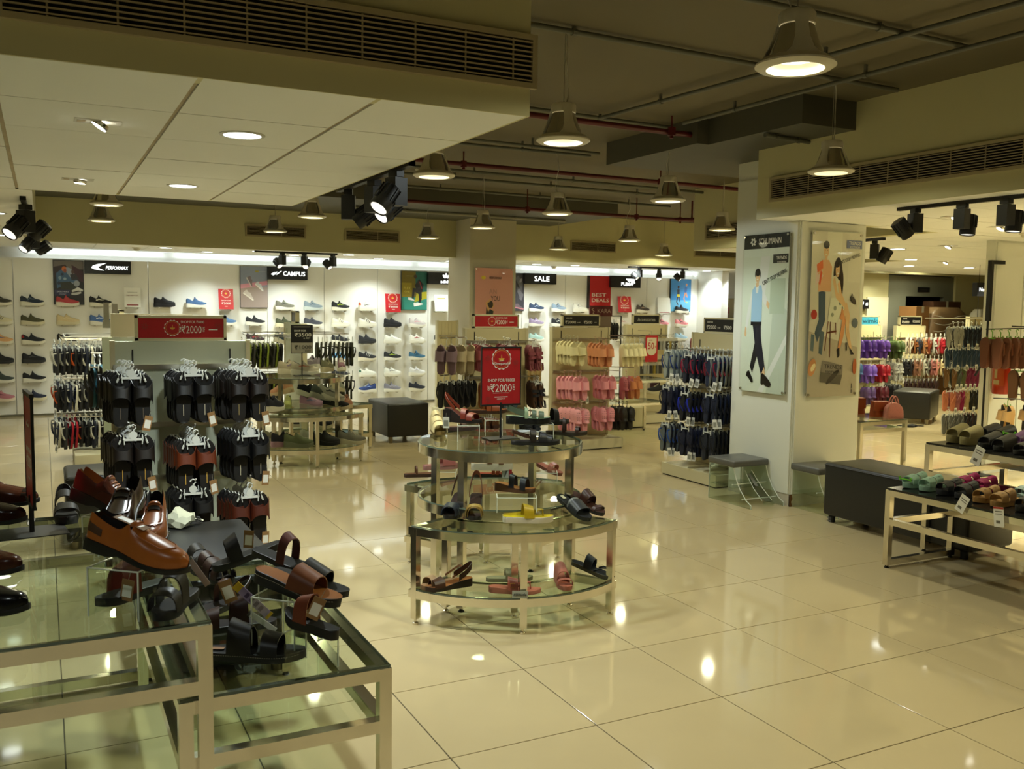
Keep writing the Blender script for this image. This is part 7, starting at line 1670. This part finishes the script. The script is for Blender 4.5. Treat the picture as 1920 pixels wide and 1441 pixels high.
# racks right of the column
RA = Rack('clog_rack', 'right rack of purple and red clogs under a pale blue script header', (11.35, 10.5), 0, 1.20, (-.45, -.15, .15, .45), (1.16, .80, .46), m_gbeige, header=(1.10, .155, 'blue', [('wimka', .38, .075, .38, 0, C('1a3a50', .5))]))
[c for c in RA.t.children if c.name.startswith('header_board')][0].material_slots[0].link = 'OBJECT'
[c for c in RA.t.children if c.name.startswith('header_board')][0].material_slots[0].material = C('3a94b8', .5)
for (x, z, wh, n, nm, kd, c) in ((-.30, 1.12, 'first top hook right of the column', 3, 'violet', 'clog', '4a2a8a'), (-.02, 1.12, 'second top hook right of the column', 4, 'violet purple', 'clog', '52308e'), (.26, 1.12, 'third top hook right of the column', 3, 'bright purple', 'clog', '5a3694'), (.60, 1.10, 'fourth top hook right of the column', 3, 'camouflage green', 'clog', '3a4a20'),
     (-.30, .77, 'first middle hook right of the column', 3, 'blue patterned', 'clog', '2a4a70'), (.0, .74, 'second middle hook right of the column', 3, 'lavender', 'clog', '6446a0'), (.30, .74, 'third middle hook right of the column', 3, 'scarlet', 'clog', '8a0c20'), (.62, .76, 'fourth middle hook right of the column', 3, 'black and white', 'sandal', '9a9a94'),
     (.0, .40, 'second bottom hook right of the column', 2, 'dusky purple', 'clog', '4a3460'), (.28, .40, 'third bottom hook right of the column', 2, 'dark red', 'clog', '4a0c1c'), (.58, .42, 'fourth bottom hook right of the column', 3, 'black', 'clog', '16161a')):
    RA.stack(x, z, wh, n, kd, nm, c, c, c, sp=.07, scale=1.08, hcol='4a7a1a' if 'purple' in nm or 'violet' in nm or 'green' in nm else None, tagw='w' if 'bright' in nm or 'four' in wh else None)
RB_ = Rack('sandal_rack', 'right rack of mixed small sandals under a black offer header', (12.75, 10.6), 0, .66, (-.28, -.1, .1, .28), (1.15, .80, .48), m_gbeige, header=(.52, .16, 'black', [('SHOP FOR', .09, .02, -.14, .035, m_offwhite), ('₹6000', .17, .045, -.12, -.02, m_offwhite), ('₹2000', .17, .04, .13, -.01, m_offwhite)]))
mix = [('white', 'b8b0a0'), ('brown', '6a3c14'), ('navy', '1c2434'), ('tan bow', '8a5a34'), ('rust', '7a3418'), ('silver', '9a9a94'), ('red', '8a1020'), ('crimson', '9a1424')]
for k, (nm, c) in enumerate(mix):
    for q in range(2): pair('%s sandal pair, %s of two, top row of the mixed sandal rack' % (nm, ('front', 'back')[q]), (12.38+.11*k, 10.30+.07*q, 1.19), .5+random.uniform(-.2, .2), 'sandal' if k % 2 else 'thong', c, c if k % 3 else 'b8a890', c, group='mixed sandals', tagw='w' if k == 5 else None)
mix2 = [('black', '14141a'), ('black flat', '17161a'), ('tan', '7a5440'), ('nude', '8a6450'), ('white', '9a988c'), ('grey', '5a5a52'), ('rose', '8a5450'), ('pink', 'a86a60'), ('cream', 'b0a078')]
for k, (nm, c) in enumerate(mix2):
    for q in range(2): pair('%s sandal pair, %s of two, middle row of the mixed sandal rack' % (nm, ('front', 'back')[q]), (12.33+.10*k, 10.30+.07*q, .84), .5+random.uniform(-.2, .2), 'thong' if k % 2 else 'sandal', c, c, c, group='mixed sandals', tagw='w' if k == 8 else None)
for k in range(8): pair('maroon sandal pair, %s from the left, bottom row of the mixed sandal rack' % ORD[k], (12.35+.10*k, 10.32, .52), .5, 'thong', '2a1818', '3a1c1c', '2a1818', group='mixed sandals')
RC = Rack('slipper_rack', 'right rack of flip-flops with pale edges, just left of the white column with the extinguisher', (11.62, 8.40), 0, .74, (-.25, .05, .30), (1.40, 1.13, .80, .42), m_gbeige, top=1.52)
obj('wire_frame', MB().tube([(-1.28, -.40, 1.50), (.3, -.40, 1.50), (.3, -.02, 1.50), (-1.28, -.02, 1.50)], .006, 6, 0, True).tube([(-1.28, -.40, 1.22), (-.3, -.40, 1.22)], .006, 6).tube([(-1.28, -.40, .96), (-.3, -.40, .96)], .006, 6).tube([(-1.28, -.40, .66), (-.3, -.40, .66)], .006, 6).tube([(-1.28, -.40, .36), (-.3, -.40, .36)], .006, 6), M('white_wire', (.75, .74, .66), .4), RC.t)
rows_ = [(1.42, [('black spotted', '17171a', '9a9a94')]*2+[('navy pale-edged', '7a98b0', '141a28')]*5), (1.15, [('denim blue', '8a8a84', '24384e')]*6), (.90, [('leopard', '3a2c1a', '6a4c28'), ('grey-green', '8a8c80', '4c5248'), ('moss green', '9a9a70', '5a6038'), ('berry pink', '9a3a58', '74163c'), ('berry', '9a3a58', '74163c'), ('berry red', '9a3a58', '74163c'), ('rose berry', '9a3a58', '74163c')]), (.60, [('coral', 'c07858', 'b06848'), ('rose', 'a86a6a', '9a5a5a'), ('magenta', '98184a', '8a1444'), ('cream', 'c0a878', 'b09868'), ('black gold-edged', '8a7038', '15140f'), ('black', '6a5a38', '15140f'), ('black slim', '7a6838', '15140f'), ('brick brown', '6a2e22', '74382c')]), (.30, [('grey', 'a0a098', '5a5a54')]*3+[('red and black', '7a2a1c', '1a1614')]*3)]
for ri, (z, its) in enumerate(rows_):
    for k, (nm, so, tp) in enumerate(its):
        P = RC.place(-1.24+.088*k, -.40, z)
        pair('%s flip-flop pair, %s from the left, %s row of the pale-edged rack' % (nm, ORD[k], RN[ri]), P, RC.rz-.35+random.uniform(-.06, .06), 'thong', so, tp, tp, group='pale-edged flip-flops', tagw='w' if k % 2 == 0 or ri == 2 else None)
# brown ridged slides on green hangers at the right edge
t = thing('hanging_arm_rail', 'dark wire arm with lime hangers holding brown ridged slides at the right edge', 'rail', (0, 0, 0)); obj('rod', MB().tube([(7.62, 5.52, 1.43), (8.30, 5.34, 1.45)], .006, 6), m_black, t); obj('stay', MB().tube([(8.30, 5.34, 1.45), (8.5, 5.88, 1.45)], .006, 6), m_black, t)
for k in range(7): pair('chocolate brown ridged slide pair on lime hangers, %s from the left at the right edge' % ORD[k], (7.66+.085*k, 5.50-.022*k, 1.385), ia(-52)+PI+random.uniform(-.08, .08), 'eva', '5c3420', '54301c', '5c3420', group='brown ridged slides', hcol='58a018', scale=1.1)
t = thing('hanging_arm_rail', 'lower dark wire arm with lime hangers at the right edge', 'rail', (0, 0, 0)); obj('rod', MB().tube([(7.9, 5.55, 1.16), (8.45, 5.30, 1.13)], .006, 6), m_black, t); obj('stay', MB().tube([(8.45, 5.30, 1.13), (8.6, 5.88, 1.13)], .006, 6), m_black, t)
for k, c in enumerate(('74523c', 'b09468', 'a8885c')): pair('%s ridged slide pair on the lower lime hangers at the right edge' % ('taupe', 'sand', 'pale sand')[k], (8.06+.12*k, 5.48-.05*k, 1.08), ia(-52)+PI+.1*k, 'eva', c, c, c, hcol='58a018', scale=1.1)
t = thing('hanging_arm_rail', 'lowest dark wire arm with lime hangers at the right edge', 'rail', (0, 0, 0)); obj('rod', MB().tube([(7.75, 5.5, .80), (8.4, 5.25, .78)], .006, 6), m_black, t); obj('stay', MB().tube([(8.4, 5.25, .78), (8.6, 5.88, .78)], .006, 6), m_black, t)
for k, c in enumerate(('a88450', 'b08c58')): pair('%s slide pair with dark top on the lowest lime hangers' % ('tan', 'light tan')[k], (7.92+.22*k, 5.45-.07*k, .76), ia(-90)+.1*k, 'eva', c, '1a1814', c, hcol='58a018')
# extinguishers
def extinguisher(label, p, rz, r, h, col, big=True):
    t = thing('fire_extinguisher', label, 'extinguisher', p, rz); m = C(col, .3)
    obj('cylinder', MB().lathe([(.001, 0), (r*.92, 0), (r, .012), (r, h*.80), (r*.9, h*.88), (r*.6, h*.94), (r*.3, h*.97), (r*.3, h)], n=28), m, t, smooth=40)
    obj('valve', MB().tube([(0, 0, h), (0, 0, h+.04)], r*.28, 8).bar((0, 0, h+.045), (r*1.1, -.01, h+.075), .018, .012), C('8a7a3a', .3, metal=1.0), t)
    obj('hose', MB().tube([(-r*.2, 0, h+.02), (-r*1.2, -.01, h+.01), (-r*2.2, -.02, h-.05), (-r*3.2, -.02, h-.20)] if big else [(r*.2, 0, h+.02), (r*1.1, 0, h*.95), (r*1.2, 0, h*.6)], .011 if big else .008, 7), m_black, t, smooth=60)
    lb = obj('label_sheet', MB().lathe([(r*1.004, h*.22), (r*1.004, h*.70)], n=10, a0=-PI*.85, a1=-PI*.25), C('b04a1c' if big else 'b8a8a0', .5), t)
    obj('label_panel', MB().lathe([(r*1.008, h*.42), (r*1.008, h*.66)], n=6, a0=-PI*.62, a1=-PI*.50).lathe([(r*1.008, h*.26), (r*1.008, h*.38)], n=6, a0=-PI*.66, a1=-PI*.42), C('b8a878', .5), lb)
    obj('wall_bracket', MB().box(-.02, .02, r, r+.03, h*.3, h*.7), m_black, t)
    return t
extinguisher('orange-red fire extinguisher with pasted labels on the white column at the right', (8.24, 5.78, .80), ia(-50)-.1, .078, .36, 'a42a0c')
extinguisher('second orange fire extinguisher cut by the right picture edge', (8.02, 5.06, .72), ia(-50), .085, .40, 'a83410')
extinguisher('small red fire extinguisher on the white wall at the end of the sneakers', (10.92, 13.95, .76), 0, .062, .30, '7a0c14', False)
# black mirror frame on the white column
t = thing('mirror_frame', 'black upright frame edge standing just before the white column at the right', 'frame', (8.09, 5.86, 0)); obj('upright', MB().box(.0, .035, -.02, .02, 1.50, 2.08).box(.012, .023, -.008, .008, 0, 1.5), m_black, t); obj('foot', MB().box(-.06, .10, -.08, .08, 0, .012), m_black, t); obj('top_bar', MB().box(.035, .20, -.02, .02, 2.045, 2.08), m_black, t)
b = board('lit_sign', 'black lit sign with white letters, half hidden behind the white column', 'sign', (12.45, 9.0, 1.92), .55, .20, .08); text('New Arrivals', .46, .055, m_lit, b, -.0, 0)
obj('suspension', MB().box(-.2, -.195, .03, .035, -1.0, -.1).box(-.2, -.195, .03, .035, .1, .36).box(.2, .205, .03, .035, .1, .36), m_black, b)
b = board('lit_sign', 'black lit sign with a few white letters glimpsed right of the column', 'sign', (14.14, 12.88, 1.72), .30, .18, .06); text('al g', .20, .07, m_lit, b, .02, .01)
t = board('door_sign', 'small black sign over the stockroom opening', 'sign', (15.88, 12.93, 2.03), .34, .10, .02); print_on(t, [(rect(-.11+.03*k, -.09+.03*k, -.010, .010), '3a3932') for k in range(7)])
# stockroom goods
def carton(label, p, w, d, h, col='8a6236', rz=0):
    t = thing('carton', label, 'box', p, rz); m = C(col, .8, noise=.1, nscale=12)
    obj('body', MB().box(-w/2, w/2, -d/2, d/2, 0, h), m, t); obj('tape', MB().box(-.03, .03, -d/2-.002, d/2+.002, h-.12, h+.002), C('b0a890', .3), t); obj('flap_seam', MB().box(-w/2, w/2, -d/2-.0015, -d/2, h*.5-.004, h*.5+.004), C('3a2814', .8), t)
    return t
carton('topmost brown carton of the stack left of the stockroom opening', Vector((15.1, 12.5, 1.19)), .36, .4, .50)
carton('middle brown carton of the stack left of the stockroom opening', Vector((15.1, 12.5, .70)), .38, .4, .485, '7c5830')
carton('bottom brown carton of the stack left of the stockroom opening', Vector((15.1, 12.5, 0)), .42, .42, .695, '74522c')
def bundle(label, p, w, d, h, col, n=0, name='wrapped_bundle'):
    t = thing(name, label, 'bundle', p); mb = MB(); rings = []
    for k in range(10):
        u = k/9; s = (.9+.12*math.sin(PI*min(1, u*1.1))) if k < 9 else .6
        rings.append([((w/2*s+.02*math.sin(3*a+k))*math.copysign(abs(math.cos(a))**.5, math.cos(a)), (d/2*s)*math.copysign(abs(math.sin(a))**.5, math.sin(a)), h*u) for a in [2*PI*i/20 for i in range(20)]])
    mb.loft(rings); obj('contents', mb, C(col, .45, noise=.35, nscale=7), t, smooth=40)
    wr = MB()
    for k in range(7): wr.tube([((w/2+.01)*(1-2*i/8), -d/2-.012, h*(.1+.12*k)+.03*math.sin(i+k)) for i in range(9)], .006, 4)
    obj('wrap_creases', wr, C('a8a498', .2), t); return t
bundle('big plastic-wrapped brown bundle in front of the stockroom opening', Vector((15.85, 12.45, .62)), 1.1, .5, 1.06, '6a543a')
carton('wide brown carton under the wrapped bundle', Vector((15.85, 12.4, 0)), 1.1, .6, .615, '6a4a28')
bundle('clear-wrapped pale and blue parcel at the right of the stockroom pile', Vector((16.38, 12.0, .85)), .40, .3, .80, 'a8a494')
carton('dark flat brown carton lying on top behind the wrapped bundle', Vector((16.2, 12.75, 1.0)), .8, .25, .80, '4a2c18')
carton('small brown carton under the pale parcel', Vector((16.4, 12.1, 0)), .45, .4, .845, '6c4c2a')
t = thing('dark_glove', 'crumpled dark cloth on the floor before the far ottoman', 'cloth', (10.55, 8.75, 0)); mb = MB()
rings = [[((-.16+.32*i/6), (.05+.03*math.sin(i*2))*math.cos(a), max(.0, .02+.018*math.sin(a)+.006*math.sin(i*3))) for a in [2*PI*j/10 for j in range(10)]] for i in range(7)]
mb.loft(rings); obj('cloth', mb, C('0e0e10', .9), t, smooth=30); obj('loose_strip', MB().tube([(.15, 0, .01), (.22, .02, .008), (.3, -.02, .008)], .008, 5), C('0e0e10', .9), t)
# handbag shelf glimpsed between the sneaker wall and the column
t = thing('wall_shelf', 'dark-framed shelf niche with bags at the far end of the sneaker wall', 'shelf', (12.2, 14.6, 0))
obj('back_board', MB().box(-.55, .55, .22, .25, .9, 2.1), m_wall, t); obj('side_post', MB().box(-.24, -.20, .12, .22, .0, 2.1), m_black, t)
for z in (1.05, 1.42, 1.8): obj('shelf_board', MB().box(-.55, .55, -.1, .22, z-.015, z), C('b0a890', .5), t)
bag('pink flap handbag on the far shelf behind the corner', Vector((12.10, 14.6, 1.42)), 0, .30, .14, .20, 'a86a74', True)
bag('white tall handbag on the far shelf behind the corner', Vector((11.79, 14.56, 1.42)), 0, .24, .12, .26, 'c0bcb0', False, 1)
bag('rose handbag on the upper far shelf behind the corner', Vector((12.08, 14.56, 1.80)), 0, .26, .12, .22, '9a5058', False, 1)
